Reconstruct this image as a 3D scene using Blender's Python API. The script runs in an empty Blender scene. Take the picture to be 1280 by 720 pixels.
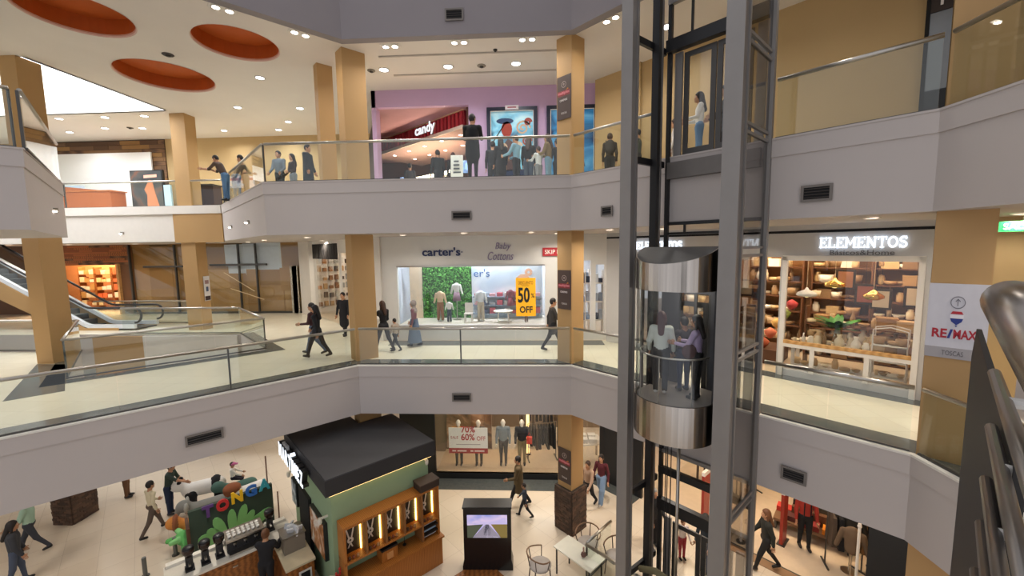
import bpy, bmesh, math, random
import numpy as np
from mathutils import Matrix, Vector

random.seed(7)
S = bpy.context.scene
COL = S.collection
PI = math.pi
R2 = math.sqrt(0.5)

# ------------------------------------------------------------------ camera, sky, exposure
EYE = 8.43                       # eye height above the ground floor (a stair landing)
def make_camera():
    pit, rol, yaw, f = 0.0983, -0.0140, -0.0510, 512.19
    cy, sy = math.cos(yaw), math.sin(yaw)
    F = Vector((sy*math.cos(pit), cy*math.cos(pit), -math.sin(pit)))
    Rv = Vector((cy, -sy, 0)); U = Rv.cross(F)
    c, s = math.cos(rol), math.sin(rol)
    R_, U_ = c*Rv + s*U, -s*Rv + c*U
    cam = bpy.data.cameras.new('camera'); o = bpy.data.objects.new('camera', cam); COL.objects.link(o)
    m = Matrix(((R_.x, U_.x, -F.x, 0), (R_.y, U_.y, -F.y, 0), (R_.z, U_.z, -F.z, EYE), (0, 0, 0, 1)))
    o.matrix_world = m
    cam.sensor_width = 36; cam.lens = 36*f/1280; cam.clip_start = 0.02; cam.clip_end = 300
    S.camera = o
make_camera()
world = bpy.data.worlds.new('sky'); S.world = world; world.use_nodes = True
wb = world.node_tree.nodes['Background']
wb.inputs[0].default_value = (0.95, 0.95, 1.0, 1); wb.inputs[1].default_value = 0.74
S.view_settings.view_transform = 'Standard'; S.view_settings.look = 'None'
S.view_settings.gamma = 1; S.view_settings.exposure = 0.0
S.view_settings.use_curve_mapping = False
S.cycles.max_bounces = 7; S.cycles.diffuse_bounces = 4; S.cycles.glossy_bounces = 3
S.cycles.transmission_bounces = 4; S.cycles.transparent_max_bounces = 24
S.cycles.sample_clamp_indirect = 4.0; S.cycles.caustics_reflective = False; S.cycles.caustics_refractive = False
DOWN_W = 30.0

# ------------------------------------------------------------------ materials
def lin(h):
    h = h.lstrip('#'); r = [int(h[i:i+2], 16)/255 for i in (0, 2, 4)]
    return tuple(x/12.92 if x <= 0.04045 else ((x+0.055)/1.055)**2.4 for x in r)
MC = {}
def mat(name, hexc='#888888', rough=0.6, metal=0.0, emit=0.0, var=0.06, scale=6.0, spec=0.5, bump=0.0, kind='noise', hex2=None, sc3=None):
    if name in MC: return MC[name]
    m = bpy.data.materials.new(name); m.use_nodes = True; MC[name] = m
    nt = m.node_tree; b = nt.nodes['Principled BSDF']
    c = lin(hexc)
    b.inputs['Roughness'].default_value = rough; b.inputs['Metallic'].default_value = metal
    b.inputs['Specular IOR Level'].default_value = spec
    b.inputs['Base Color'].default_value = (*c, 1)
    if emit > 0:
        b.inputs['Emission Color'].default_value = (*c, 1); b.inputs['Emission Strength'].default_value = emit
        return m
    tc = nt.nodes.new('ShaderNodeTexCoord'); mp = nt.nodes.new('ShaderNodeMapping')
    nt.links.new(tc.outputs['Object'], mp.inputs[0])
    if sc3: mp.inputs['Scale'].default_value = sc3
    if kind == 'wave':
        t = nt.nodes.new('ShaderNodeTexWave'); t.inputs['Scale'].default_value = scale; t.inputs['Distortion'].default_value = 5
        t.inputs['Detail'].default_value = 3; out = t.outputs['Fac']
    elif kind == 'voronoi':
        t = nt.nodes.new('ShaderNodeTexVoronoi'); t.inputs['Scale'].default_value = scale; out = t.outputs['Color']
    else:
        t = nt.nodes.new('ShaderNodeTexNoise'); t.inputs['Scale'].default_value = scale; t.inputs['Detail'].default_value = 4; out = t.outputs['Fac']
    nt.links.new(mp.outputs[0], t.inputs['Vector'])
    mx = nt.nodes.new('ShaderNodeMix'); mx.data_type = 'RGBA'
    c2 = lin(hex2) if hex2 else tuple(x*(1-var*1.6) for x in c)
    c1 = c if hex2 else tuple(min(1, x*(1+var)) for x in c)
    mx.inputs[6].default_value = (*c1, 1); mx.inputs[7].default_value = (*c2, 1)
    nt.links.new(out, mx.inputs[0]); nt.links.new(mx.outputs[2], b.inputs['Base Color'])
    if bump > 0:
        bp = nt.nodes.new('ShaderNodeBump'); bp.inputs['Strength'].default_value = bump; bp.inputs['Distance'].default_value = 0.02
        nt.links.new(out, bp.inputs['Height']); nt.links.new(bp.outputs[0], b.inputs['Normal'])
    return m
def glass(name, tint, refl=1.0, rough=0.02, ior=1.45):
    if name in MC: return MC[name]
    m = bpy.data.materials.new(name); m.use_nodes = True; MC[name] = m
    nt = m.node_tree; nt.nodes.clear()
    o = nt.nodes.new('ShaderNodeOutputMaterial'); mx = nt.nodes.new('ShaderNodeMixShader')
    tr = nt.nodes.new('ShaderNodeBsdfTransparent'); gl = nt.nodes.new('ShaderNodeBsdfGlossy')
    tr.inputs[0].default_value = (*tint, 1); gl.inputs['Roughness'].default_value = rough; gl.inputs[0].default_value = (refl, refl, refl, 1)
    lw = nt.nodes.new('ShaderNodeLayerWeight'); lw.inputs[0].default_value = 0.5       # Schlick reflectance, the same from both faces
    p5 = nt.nodes.new('ShaderNodeMath'); p5.operation = 'POWER'; p5.inputs[1].default_value = 5.0
    ma = nt.nodes.new('ShaderNodeMath'); ma.operation = 'MULTIPLY_ADD'; ma.inputs[1].default_value = 0.96; ma.inputs[2].default_value = 0.04
    nt.links.new(lw.outputs['Facing'], p5.inputs[0]); nt.links.new(p5.outputs[0], ma.inputs[0])
    nt.links.new(ma.outputs[0], mx.inputs[0]); nt.links.new(tr.outputs[0], mx.inputs[1]); nt.links.new(gl.outputs[0], mx.inputs[2])
    nt.links.new(mx.outputs[0], o.inputs[0])
    return m
def tile_floor(name, c1, c2, cj, size, rot=0.0, rough=0.16):
    m = bpy.data.materials.new(name); m.use_nodes = True; MC[name] = m
    nt = m.node_tree; b = nt.nodes['Principled BSDF']; b.inputs['Roughness'].default_value = rough
    tc = nt.nodes.new('ShaderNodeTexCoord'); mp = nt.nodes.new('ShaderNodeMapping'); mp.inputs['Rotation'].default_value = (0, 0, rot)
    br = nt.nodes.new('ShaderNodeTexBrick'); br.offset = 0.0
    br.inputs['Scale'].default_value = 1.0; br.inputs['Mortar Size'].default_value = 0.004
    br.inputs['Brick Width'].default_value = size; br.inputs['Row Height'].default_value = size
    br.inputs['Color1'].default_value = (*lin(c1), 1); br.inputs['Color2'].default_value = (*lin(c2), 1); br.inputs['Mortar'].default_value = (*lin(cj), 1)
    nt.links.new(tc.outputs['Object'], mp.inputs[0]); nt.links.new(mp.outputs[0], br.inputs[0]); nt.links.new(br.outputs[0], b.inputs['Base Color'])
    return m
def art(name, stops, scale=2.0, dist=2.0, rough=0.35, emit=0.0, kind='noise', sc3=(1, 1, 1)):
    """flat printed picture: a colour ramp through a noise field"""
    m = bpy.data.materials.new(name); m.use_nodes = True; MC[name] = m
    nt = m.node_tree; b = nt.nodes['Principled BSDF']; b.inputs['Roughness'].default_value = rough
    tc = nt.nodes.new('ShaderNodeTexCoord'); mp = nt.nodes.new('ShaderNodeMapping'); mp.inputs['Scale'].default_value = sc3
    if kind == 'wave':
        t = nt.nodes.new('ShaderNodeTexWave'); t.inputs['Distortion'].default_value = dist
    else:
        t = nt.nodes.new('ShaderNodeTexNoise'); t.inputs['Distortion'].default_value = dist; t.inputs['Detail'].default_value = 3
    t.inputs['Scale'].default_value = scale
    rp = nt.nodes.new('ShaderNodeValToRGB'); rp.color_ramp.interpolation = 'LINEAR'
    e = rp.color_ramp.elements
    while len(e) < len(stops): e.new(0.5)
    for i, (p, h) in enumerate(stops): e[i].position = p; e[i].color = (*lin(h), 1)
    nt.links.new(tc.outputs['Object'], mp.inputs[0]); nt.links.new(mp.outputs[0], t.inputs['Vector'])
    nt.links.new(t.outputs['Fac'], rp.inputs[0]); nt.links.new(rp.outputs[0], b.inputs['Base Color'])
    if emit: nt.links.new(rp.outputs[0], b.inputs['Emission Color']); b.inputs['Emission Strength'].default_value = emit
    return m

M_FASCIA = mat('painted_fascia', '#c2b9b4', 0.75, var=0.03, scale=0.8)
M_WHITE = mat('white_paint', '#e6e0d8', 0.7, var=0.03)
M_CEIL = mat('ceiling_paint', '#e2dad2', 0.85, var=0.03, scale=1.2)
M_CEIL_D = mat('grey_fascia_paint', '#8f888a', 0.85, var=0.04, scale=1.2)
M_TAN = mat('tan_paint', '#ba9461', 0.62, var=0.03, scale=1.5)
M_TANW = mat('tan_wall_paint', '#bc9f70', 0.7, var=0.03, scale=1.0)
M_FLOOR = tile_floor('cream_tiles', '#e6dfc9', '#e2dac3', '#c9c0a8', 0.6)
M_FLOORG = tile_floor('ground_cream_tiles', '#dccdb8', '#d8c8b2', '#bfae98', 0.75, PI/4, 0.22)
M_GRANITE = mat('dark_granite', '#5f625f', 0.12, var=0.5, scale=9, hex2='#474b4a')
M_CURB = mat('pale_curb', '#e9e4da', 0.5)
M_STEEL = mat('brushed_steel', '#b9b4ac', 0.3, 1.0, var=0.05, scale=30)
M_STEELD = mat('dark_steel', '#5a5856', 0.45, 0.8, var=0.08)
M_LIFT = mat('lift_grey_paint', '#8f8b88', 0.45, 0.35, var=0.07, scale=3)
M_BLACK = mat('black_paint', '#17171a', 0.45)
M_BLACKM = mat('black_matte', '#0d0d0f', 0.8)
M_ORANGE = mat('orange_paint', '#b95510', 0.7, var=0.03)
M_GLASS = glass('greenish_glass', (0.945, 0.972, 0.955))
M_GLASSC = glass('clear_shop_glass', (0.96, 0.97, 0.97))
M_GLASSL = glass('grey_lift_glass', (0.80, 0.79, 0.78), 0.8)
M_GLASSCAR = glass('lift_car_glass', (0.95, 0.97, 0.98), 0.9)
M_WOOD = mat('warm_wood', '#a8682f', 0.5, kind='wave', scale=2.5, hex2='#7f4a1d', sc3=(1, 1, 6))
M_WOODD = mat('brown_planks', '#7d5a3a', 0.6, kind='wave', scale=1.2, hex2='#4f3521', sc3=(0.4, 1, 4))
M_WOODL = mat('pale_wood', '#d2a56a', 0.5, kind='wave', scale=2, hex2='#b98a50', sc3=(1, 1, 5))
M_LENS = mat('lamp_lens', '#fff6ea', emit=14.0)
M_LENSC = mat('cool_lamp_lens', '#f1f6ff', emit=14.0)
M_LENSW = mat('warm_led', '#ffd890', emit=2.2)
M_SIGNW = mat('lit_white_letters', '#eef6ff', emit=1.05)
M_PANEL = mat('added_shop_light', '#fff4e2', emit=24.0)  # emission for the light panels added inside the shops
M_PANELC = mat('added_cool_shop_light', '#f4f8ff', emit=26.0)
M_PANELW = mat('warm_shop_glow', '#ffe4c0', emit=26.0)
def C(h, rough=0.7, metal=0.0):      # plain coloured material by hex code
    return mat('paint_'+h.lstrip('#') + ('' if rough == 0.7 and not metal else '_%d_%d' % (rough*100, metal*100)), h, rough, metal)

# ------------------------------------------------------------------ mesh builder
class MB:
    def __init__(s): s.v = []; s.f = []; s.m = []
    def add(s, vs, fs, mi=0):
        n = len(s.v); s.v += [tuple(p) for p in vs]
        for f in fs: s.f.append(tuple(i+n for i in f)); s.m.append(mi)
        return s
    def box(s, x0, x1, y0, y1, z0, z1, mi=0):
        return s.add([(x0,y0,z0),(x1,y0,z0),(x1,y1,z0),(x0,y1,z0),(x0,y0,z1),(x1,y0,z1),(x1,y1,z1),(x0,y1,z1)],
                     [(0,3,2,1),(4,5,6,7),(0,1,5,4),(1,2,6,5),(2,3,7,6),(3,0,4,7)], mi)
    def cbox(s, c, d, mi=0):
        return s.box(c[0]-d[0]/2, c[0]+d[0]/2, c[1]-d[1]/2, c[1]+d[1]/2, c[2]-d[2]/2, c[2]+d[2]/2, mi)
    def rbox(s, c, d, rot, mi=0):      # box turned by Euler angles rot about its centre
        from mathutils import Euler
        Mx = Euler(rot).to_matrix(); vs = []
        for z in (-1, 1):
            for x, y in ((-1,-1),(1,-1),(1,1),(-1,1)):
                p = Mx @ Vector((x*d[0]/2, y*d[1]/2, z*d[2]/2)); vs.append((p.x+c[0], p.y+c[1], p.z+c[2]))
        return s.add(vs, [(0,3,2,1),(4,5,6,7),(0,1,5,4),(1,2,6,5),(2,3,7,6),(3,0,4,7)], mi)
    def bar(s, a, b, w, h=None, mi=0):  # square bar between two points
        a = Vector(a); b = Vector(b); h = h or w; d = (b-a).normalized()
        up = Vector((0,0,1)) if abs(d.z) < 0.95 else Vector((0,1,0))
        r = d.cross(up).normalized(); u = r.cross(d); vs = []
        for p in (a, b):
            for x, y in ((-1,-1),(1,-1),(1,1),(-1,1)): vs.append(p + r*x*w/2 + u*y*h/2)
        return s.add(vs, [(0,1,2,3),(7,6,5,4),(0,4,5,1),(1,5,6,2),(2,6,7,3),(3,7,4,0)], mi)
    def prism(s, poly, z0, z1, mi=0):
        n = len(poly); ar = sum(poly[i][0]*poly[(i+1)%n][1]-poly[(i+1)%n][0]*poly[i][1] for i in range(n))
        if ar < 0: poly = poly[::-1]
        vs = [(x,y,z0) for x,y in poly]+[(x,y,z1) for x,y in poly]
        fs = [tuple(range(n-1,-1,-1)), tuple(range(n,2*n))]+[(i,(i+1)%n,n+(i+1)%n,n+i) for i in range(n)]
        return s.add(vs, fs, mi)
    def vprism(s, poly, y0, y1, mi=0):  # outline in x,z extruded along y
        n = len(poly); ar = sum(poly[i][0]*poly[(i+1)%n][1]-poly[(i+1)%n][0]*poly[i][1] for i in range(n))
        if ar < 0: poly = poly[::-1]
        vs = [(x,y0,z) for x,z in poly]+[(x,y1,z) for x,z in poly]
        fs = [tuple(range(n)), tuple(range(2*n-1,n-1,-1))]+[(i,n+i,n+(i+1)%n,(i+1)%n) for i in range(n)]
        return s.add(vs, fs, mi)
    def tube(s, pts, r, n=8, mi=0, r1=None, closed=False):
        pts = [Vector(p) for p in pts]; k = len(pts); vs = []; prev = None
        for i, p in enumerate(pts):
            if closed: d = pts[(i+1)%k]-pts[i-1]
            else: d = pts[min(i+1,k-1)]-pts[max(i-1,0)]
            d.normalize()
            if prev is None:
                up = Vector((0,0,1)) if abs(d.z) < 0.9 else Vector((0,1,0)); a = d.cross(up).normalized()
            else: a = (prev - d*prev.dot(d)).normalized()
            prev = a; b = d.cross(a)
            rr = r if r1 is None else r+(r1-r)*i/(k-1)
            for j in range(n):
                t = 2*PI*j/n; vs.append(p + a*math.cos(t)*rr + b*math.sin(t)*rr)
        fs = []
        for i in range(k if closed else k-1):
            i2 = (i+1)%k
            for j in range(n): fs.append((i*n+j, i*n+(j+1)%n, i2*n+(j+1)%n, i2*n+j))
        if not closed: fs += [tuple(range(n-1,-1,-1)), tuple(range((k-1)*n, k*n))]
        return s.add(vs, fs, mi)
    def lathe(s, prof, n=16, c=(0,0,0), mi=0, cap=True):
        vs = []; k = len(prof)
        for r, z in prof:
            for j in range(n): t = 2*PI*j/n; vs.append((c[0]+r*math.cos(t), c[1]+r*math.sin(t), c[2]+z))
        fs = [(i*n+j, i*n+(j+1)%n, (i+1)*n+(j+1)%n, (i+1)*n+j) for i in range(k-1) for j in range(n)]
        if cap: fs += [tuple(range(n-1,-1,-1)), tuple(range((k-1)*n, k*n))]
        return s.add(vs, fs, mi)
    def ell(s, c, r, n=10, m=6, mi=0):
        vs = [(c[0],c[1],c[2]-r[2])]; fs = []
        for i in range(1, m):
            a = -PI/2+PI*i/m
            for j in range(n): t = 2*PI*j/n; vs.append((c[0]+r[0]*math.cos(a)*math.cos(t), c[1]+r[1]*math.cos(a)*math.sin(t), c[2]+r[2]*math.sin(a)))
        vs.append((c[0],c[1],c[2]+r[2])); L = len(vs)-1
        for j in range(n):
            fs.append((0, 1+(j+1)%n, 1+j)); fs.append((L, L-n+j, L-n+(j+1)%n))
        for i in range(m-2):
            for j in range(n): fs.append((1+i*n+j, 1+i*n+(j+1)%n, 1+(i+1)*n+(j+1)%n, 1+(i+1)*n+j))
        return s.add(vs, fs, mi)
    def stroke(s, pts, w, d, mi=0, closed=False):   # flat ribbon letter stroke in x,z, extruded -d..0 in y
        k = len(pts); L = []; Rr = []
        for i, (x, z) in enumerate(pts):
            if closed: a, b = pts[i-1], pts[(i+1)%k]
            else: a, b = pts[max(i-1,0)], pts[min(i+1,k-1)]
            dx, dz = b[0]-a[0], b[1]-a[1]; q = math.hypot(dx, dz) or 1; nx, nz = -dz/q*w/2, dx/q*w/2
            L.append((x+nx, z+nz)); Rr.append((x-nx, z-nz))
        vs = [(x,-d,z) for x,z in L]+[(x,-d,z) for x,z in Rr]+[(x,0,z) for x,z in L]+[(x,0,z) for x,z in Rr]
        fs = []
        for i in range(k if closed else k-1):
            j = (i+1)%k
            fs += [(i,k+i,k+j,j), (2*k+i,2*k+j,3*k+j,3*k+i), (i,j,2*k+j,2*k+i), (k+j,k+i,3*k+i,3*k+j)]
        if not closed: fs += [(0,2*k,3*k,k), (k-1,2*k-1,4*k-1,3*k-1)]
        return s.add(vs, fs, mi)
    def build(s, name, mats, parent=None, loc=(0,0,0), rz=0.0, smooth=False, rot=None):
        me = bpy.data.meshes.new(name); me.from_pydata(s.v, [], s.f); me.update()
        for m in (mats if isinstance(mats, (list, tuple)) else [mats]): me.materials.append(m)
        if len(me.materials) > 1: me.polygons.foreach_set('material_index', s.m)
        if smooth: me.polygons.foreach_set('use_smooth', [True]*len(me.polygons))
        return link(name, me, parent, loc, rz, rot)
def link(name, me, parent=None, loc=(0,0,0), rz=0.0, rot=None):
    o = bpy.data.objects.new(name, me); COL.objects.link(o)
    o.location = loc; o.rotation_euler = rot if rot else (0, 0, rz)
    if parent: o.parent = parent
    return o
def tag(o, label, cat, group=None):
    o['label'] = label; o['category'] = cat
    if group: o['group'] = group
    return o
def struct(o, label=None):
    o['kind'] = 'structure'
    if label: o['label'] = label
    return o
def thing(name, label, cat, loc=(0,0,0), rz=0.0, group=None):
    o = bpy.data.objects.new(name, None); COL.objects.link(o); o.empty_display_size = 0.2
    o.location = loc; o.rotation_euler = (0, 0, rz)
    return tag(o, label, cat, group)
def dup(root, loc, rz=None, label=None, group=None, scale=None):
    r = root.copy(); COL.objects.link(r); r.location = loc
    if rz is not None: r.rotation_euler = (0, 0, rz)
    if label: r['label'] = label
    if group: r['group'] = group
    if scale: r.scale = (scale,)*3 if not isinstance(scale, tuple) else scale
    for ch in list(root.children):
        c = ch.copy(); COL.objects.link(c); c.parent = r
        for g in list(ch.children):
            d = g.copy(); COL.objects.link(d); d.parent = c
    return r
def text_mb(s, W, H, d=0.02, mi=0, bold=0.0, mb=None, x0=0.0, z0=0.0, y0=0.0):
    """lettering with its lower left corner at x0,z0, W wide, H high, facing -y, its back at y0"""
    cu = bpy.data.curves.new('lettering', 'FONT'); cu.body = s; cu.extrude = 0.05; cu.offset = bold; cu.resolution_u = 3
    o = bpy.data.objects.new('lettering', cu); me = bpy.data.meshes.new_from_object(o)
    v = np.empty(len(me.vertices)*3); me.vertices.foreach_get('co', v); v = v.reshape(-1, 3)
    fs = [tuple(p.vertices) for p in me.polygons]
    bpy.data.objects.remove(o); bpy.data.curves.remove(cu); bpy.data.meshes.remove(me)
    mb = mb or MB()
    if not len(v): return mb
    mn, mx = v.min(0), v.max(0); sp = np.maximum(mx-mn, 1e-6)
    x = (v[:,0]-mn[0])/sp[0]*W+x0; z = (v[:,1]-mn[1])/sp[1]*H+z0; y = y0-(v[:,2]-mn[2])/sp[2]*d
    return mb.add(list(zip(x, y, z)), fs, mi)

ORD = 'first second third fourth fifth sixth seventh eighth ninth tenth eleventh twelfth thirteenth fourteenth fifteenth sixteenth seventeenth eighteenth nineteenth twentieth'.split()
# plan frames of the octagonal atrium
PA, PB, PC = (-4.965, 11.127), (1.044, 11.127), (5.826, 6.346)
def RP(u, v=0.0): return (PB[0]+R2*(u+v), PB[1]+R2*(v-u))      # right diagonal: u along the rim, v behind it
def LP(u, v=0.0): return (PA[0]+R2*(u-v), PA[1]+R2*(u+v))      # left diagonal
RZ, LZ = -PI/4, PI/4
Z1, Z2, ZC = 5.13, 10.27, 14.0         # first floor, second floor, its ceiling
B1, B2 = 3.75, 8.87                    # undersides of the slabs

# ------------------------------------------------------------------ floors, slabs and ceilings
struct(MB().box(-42, 16, -3.5, 40, -0.2, 0).build('floor', M_FLOORG))
V1, V2, V3, V4 = (-12.24, 9.88), (-8.94, 13.04), (-11.72, 15.6), (-15.19, 12.77)
OUT = (2.5, 14.3)                      # where the front shop wall meets the right diagonal shop wall
polys1 = [
    [PA, PB, OUT, (-4.965, 14.3)],
    [PB, PC, (9.0, 7.8), OUT],
    [PC, (PC[0], -3), (9.0, -3), (9.0, 7.8)],
    [PA, (-16.965, -0.873), (-22.24, -0.12), V1, V2],
    [PA, (-4.965, 14.3), (-5.4, 14.3), (-12.0, 21.2), V3, V2],
    [V3, (-12.0, 21.2), (-34, 21.2), (-34, 15.6)],
    [V1, (-22.24, -0.12), (-34, -0.12), (-34, 12.77), V4],
]
mb = MB()
for p in polys1: mb.prism(p, B1, Z1)
f1 = struct(mb.build('floor_upper', [M_FASCIA]))
mb = MB()
for p in polys1: mb.prism(p, Z1, Z1+0.006)
struct(mb.build('floor_tiling', M_FLOOR, f1))
mb = MB()                              # shop floors behind the shopfronts
mb.prism([(-5.4, 14.3), OUT, (14, 8), (14, 26), (-5.4, 26)], B1, Z1)
mb.prism([(9.0, 7.8), (14, 8), (2.5, 14.3)], B1, Z1)
mb.prism([(-5.4, 14.3), (-5.4, 26), (-34, 26), (-34, 21.2), (-12, 21.2)], B1, Z1)
mb.prism([(9.0, 7.8), (9.0, -3), (14, -3), (14, 8)], B1, Z1)
struct(mb.build('shop_floor', C('#cdb79a', 0.4), f1))
polys2 = [
    [(-7.375, 11.127), PB, (2.5, 14.3), (2.5, 26), (-7.375, 26)],
    [PB, PC, (9.0, 7.8), (14, 8), (14, 26), (2.5, 26), (2.5, 14.3)],
    [PC, (PC[0], -3), (14, -3), (14, 8), (9.0, 7.8)],
    [(-7.375, 11.127), (-7.375, 26), (-34, 26), (-34, 16.38), (-12.67, 16.38)],
    [(-9.05, 7.04), (-19, -2.91), (-34, -2.91), (-34, 10.65), (-12.66, 10.65)],
]
mb = MB()
for p in polys2: mb.prism(p, B2, Z2)
f2 = struct(mb.build('floor_top', [M_FASCIA]))
mb = MB()
for p in polys2: mb.prism(p, Z2, Z2+0.006)
struct(mb.build('floor_tiling', M_FLOOR, f2))

# top ceiling with three round recesses and a skylight well
CIRC = [((-10.62, 9.65), 1.05), ((-7.92, 11.28), 1.0), ((-11.6, 13.1), 1.27)]
def ceiling_with_holes(outer, holes, z):
    bm = bmesh.new(); edges = []
    for loop in [outer]+holes:
        vs = [bm.verts.new((x, y, z)) for x, y in loop]
        edges += [bm.edges.new((vs[i], vs[(i+1) % len(vs)])) for i in range(len(vs))]
    bmesh.ops.triangle_fill(bm, use_beauty=True, use_dissolve=False, edges=edges, normal=(0, 0, -1))
    me = bpy.data.meshes.new('ceiling'); bm.to_mesh(me); bm.free(); return me
outer = [PA, PB, PC, (PC[0], -3), (14, -3), (14, 26), (-34, 26), (-34, -3), (-19.1, -3)]
SKY = [(-14.42, 11.5), (-14.42, 16.05), (-26, 16.05), (-26, 11.5)]
holes = [[(c[0]+r*math.cos(2*PI*i/40), c[1]+r*math.sin(2*PI*i/40)) for i in range(40)] for c, r in CIRC]
me = ceiling_with_holes(outer, holes+[SKY], ZC); me.materials.append(M_CEIL)
ceil = struct(link('ceiling', me))
for c, r in CIRC:
    MB().lathe([(r*1.015, 0.0), (r*1.0, 0.03), (r*0.985, 0.06)], 40, (c[0], c[1], ZC-0.012), cap=False).build('recess_rim', C('#e2b3a0'), ceil, smooth=True)
    MB().lathe([(r*0.99, 0.03), (r*0.99, 0.42), (0.01, 0.43)], 40, (c[0], c[1], ZC), cap=False).build('round_recess', M_ORANGE, ceil)
mb = MB()
mb.box(-14.42, -14.3, 11.5, 16.05, ZC, ZC+2.2); mb.box(-26, -14.42, 16.05, 16.17, ZC, ZC+2.2); mb.box(-26, -14.42, 11.38, 11.5, ZC, ZC+2.2)
mb.build('skylight_well', M_WHITE, ceil)
MB().box(-26, -14.42, 11.5, 16.05, ZC+2.2, ZC+2.22).build('skylight_pane', mat('bright_skylight', '#f3f8ff', emit=8.0), ceil)
mb = MB()                              # cover above the ceiling so daylight enters only through the atrium
mb.prism([(-5, 11.25), (1.1, 11.25), (5.9, 6.5), (14, 8), (14, 26), (-34, 26), (-34, 16.2), (-14.3, 16.2), (-14.3, 11.4), (-34, 11.4), (-34, 10)], ZC+0.5, ZC+0.55)
struct(mb.build('roof', M_WHITE))

# soffit ridges on the upper ceiling
mb = MB()
for x0, x1, y in ((-4.4, 0.9, 12.25), (-4.4, 0.9, 13.55)):
    mb.box(x0, x1, y, y+0.05, ZC-0.035, ZC)
mb.build('ceiling_joint', C('#b9b0a6'), ceil)

# fascia trims along the rims: proud upper band, pale curb, dark granite strip
def offset_strip(path, o0, o1, z0, z1, mbx, mi=0):
    """strip along a rim path (open), offsets measured away from the void (to the left of travel)"""
    n = len(path); nor = []
    for i in range(n):
        def nrm(a, b):
            dx, dy = b[0]-a[0], b[1]-a[1]; q = math.hypot(dx, dy); return (-dy/q, dx/q)
        if i == 0: nn = nrm(path[0], path[1]); k = 1
        elif i == n-1: nn = nrm(path[-2], path[-1]); k = 1
        else:
            a, b = nrm(path[i-1], path[i]), nrm(path[i], path[i+1]); s = (a[0]+b[0], a[1]+b[1]); q = math.hypot(*s)
            nn = (s[0]/q, s[1]/q); k = 1/max(0.3, nn[0]*a[0]+nn[1]*a[1])
        nor.append((nn[0]*k, nn[1]*k))
    for i in range(n-1):
        q = [(path[j][0]+nor[j][0]*o, path[j][1]+nor[j][1]*o) for j, o in ((i, o0), (i+1, o0), (i+1, o1), (i, o1))]
        mbx.prism(q, z0, z1, mi)
RIM1 = [(-16.965, -0.873), PA, PB, PC, (PC[0], -3)]
RIM2 = [(-12.67, 16.38), (-7.375, 11.127), PB, PC, (PC[0], -3)]
RIM2L = [(-19, -2.91), (-9.05, 7.04), (-12.66, 10.65)]
def rim_trim(n, path, zt, zb, strip):
    mb = MB(); offset_strip(path, -0.022, 0.0, zt-0.29, zt+0.01, mb)
    o = struct(mb.build('trim_%d' % n, M_FASCIA))
    mb = MB(); offset_strip(path, -0.035, 0.05, zt+0.01, zt+0.045, mb); mb.build('curb', M_CURB if strip else M_FASCIA, o)
    if strip:
        mb = MB(); offset_strip(path, 0.05, 0.72, zt+0.004, zt+0.012, mb); mb.build('granite_strip', M_GRANITE, o)
rim_trim(1, RIM1, Z1, B1, True); rim_trim(2, RIM2, Z2, B2, False); rim_trim(3, RIM2L, Z2, B2, False)
# far walkway edge: white curb, recessed white panels and a tan beam
mb = MB(); mb.box(-34, -12.67, 16.30, 16.38, Z2-0.28, Z2+0.05); far = struct(mb.build('trim_4', M_WHITE))
MB().box(-34, -14.75, 16.36, 16.38, B2, Z2-0.28).build('fascia_panel', M_WHITE, far)
MB().box(-14.75, -12.66, 16.33, 16.38, B2-0.05, Z2-0.28).build('tan_beam', M_TAN, far)
# third level edge: dark grey fascia of the atrium head
mb = MB(); offset_strip([(-19.1, -3), PA, PB, PC, (PC[0], -3)], 0, 0.25, ZC-0.06, ZC+1.9, mb)
struct(mb.build('trim_5', M_CEIL_D))
# granite strips at the foot of the shopfronts
mb = MB()
mb.box(-5.0, 2.4, 13.62, 14.3, Z1+0.004, Z1+0.012)
mb.prism([RP(-0.2, 2.8), RP(7.2, 2.8), RP(7.2, 3.26), RP(-0.2, 3.26)], Z1+0.004, Z1+0.012)
mb.prism([(-14.9, 11.3), (-14.0, 11.3), (-11.3, 9.05), (-11.95, 8.35)], Z1+0.004, Z1+0.012)
offset_strip([V4, V1, V2, V3], -0.45, -0.02, Z1+0.004, Z1+0.012, mb)
g = struct(mb.build('trim_6', M_GRANITE))
mb = MB(); mb.box(-3.95, 0.9, 13.5, 14.18, 0.002, 0.01); mb.prism([RP(-1.9, 2.75), RP(0.3, 2.75), RP(0.3, 3.2), RP(-1.9, 3.2)], 0.002, 0.01)
mb.prism([RP(3.4, 2.95), RP(7.5, 2.95), RP(7.5, 3.25), RP(3.4, 3.25)], 0.002, 0.01)
struct(mb.build('trim_7', M_GRANITE))
mb = MB()                              # timber deck around the kiosk
for i in range(14): mb.rbox((-1.9-0.11*i*R2+0.6, 9.3+0.11*i*R2-0.9, 0.012), (2.6, 0.1, 0.02), (0, 0, PI/4))
struct(mb.build('trim_8', M_WOOD))

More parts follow.
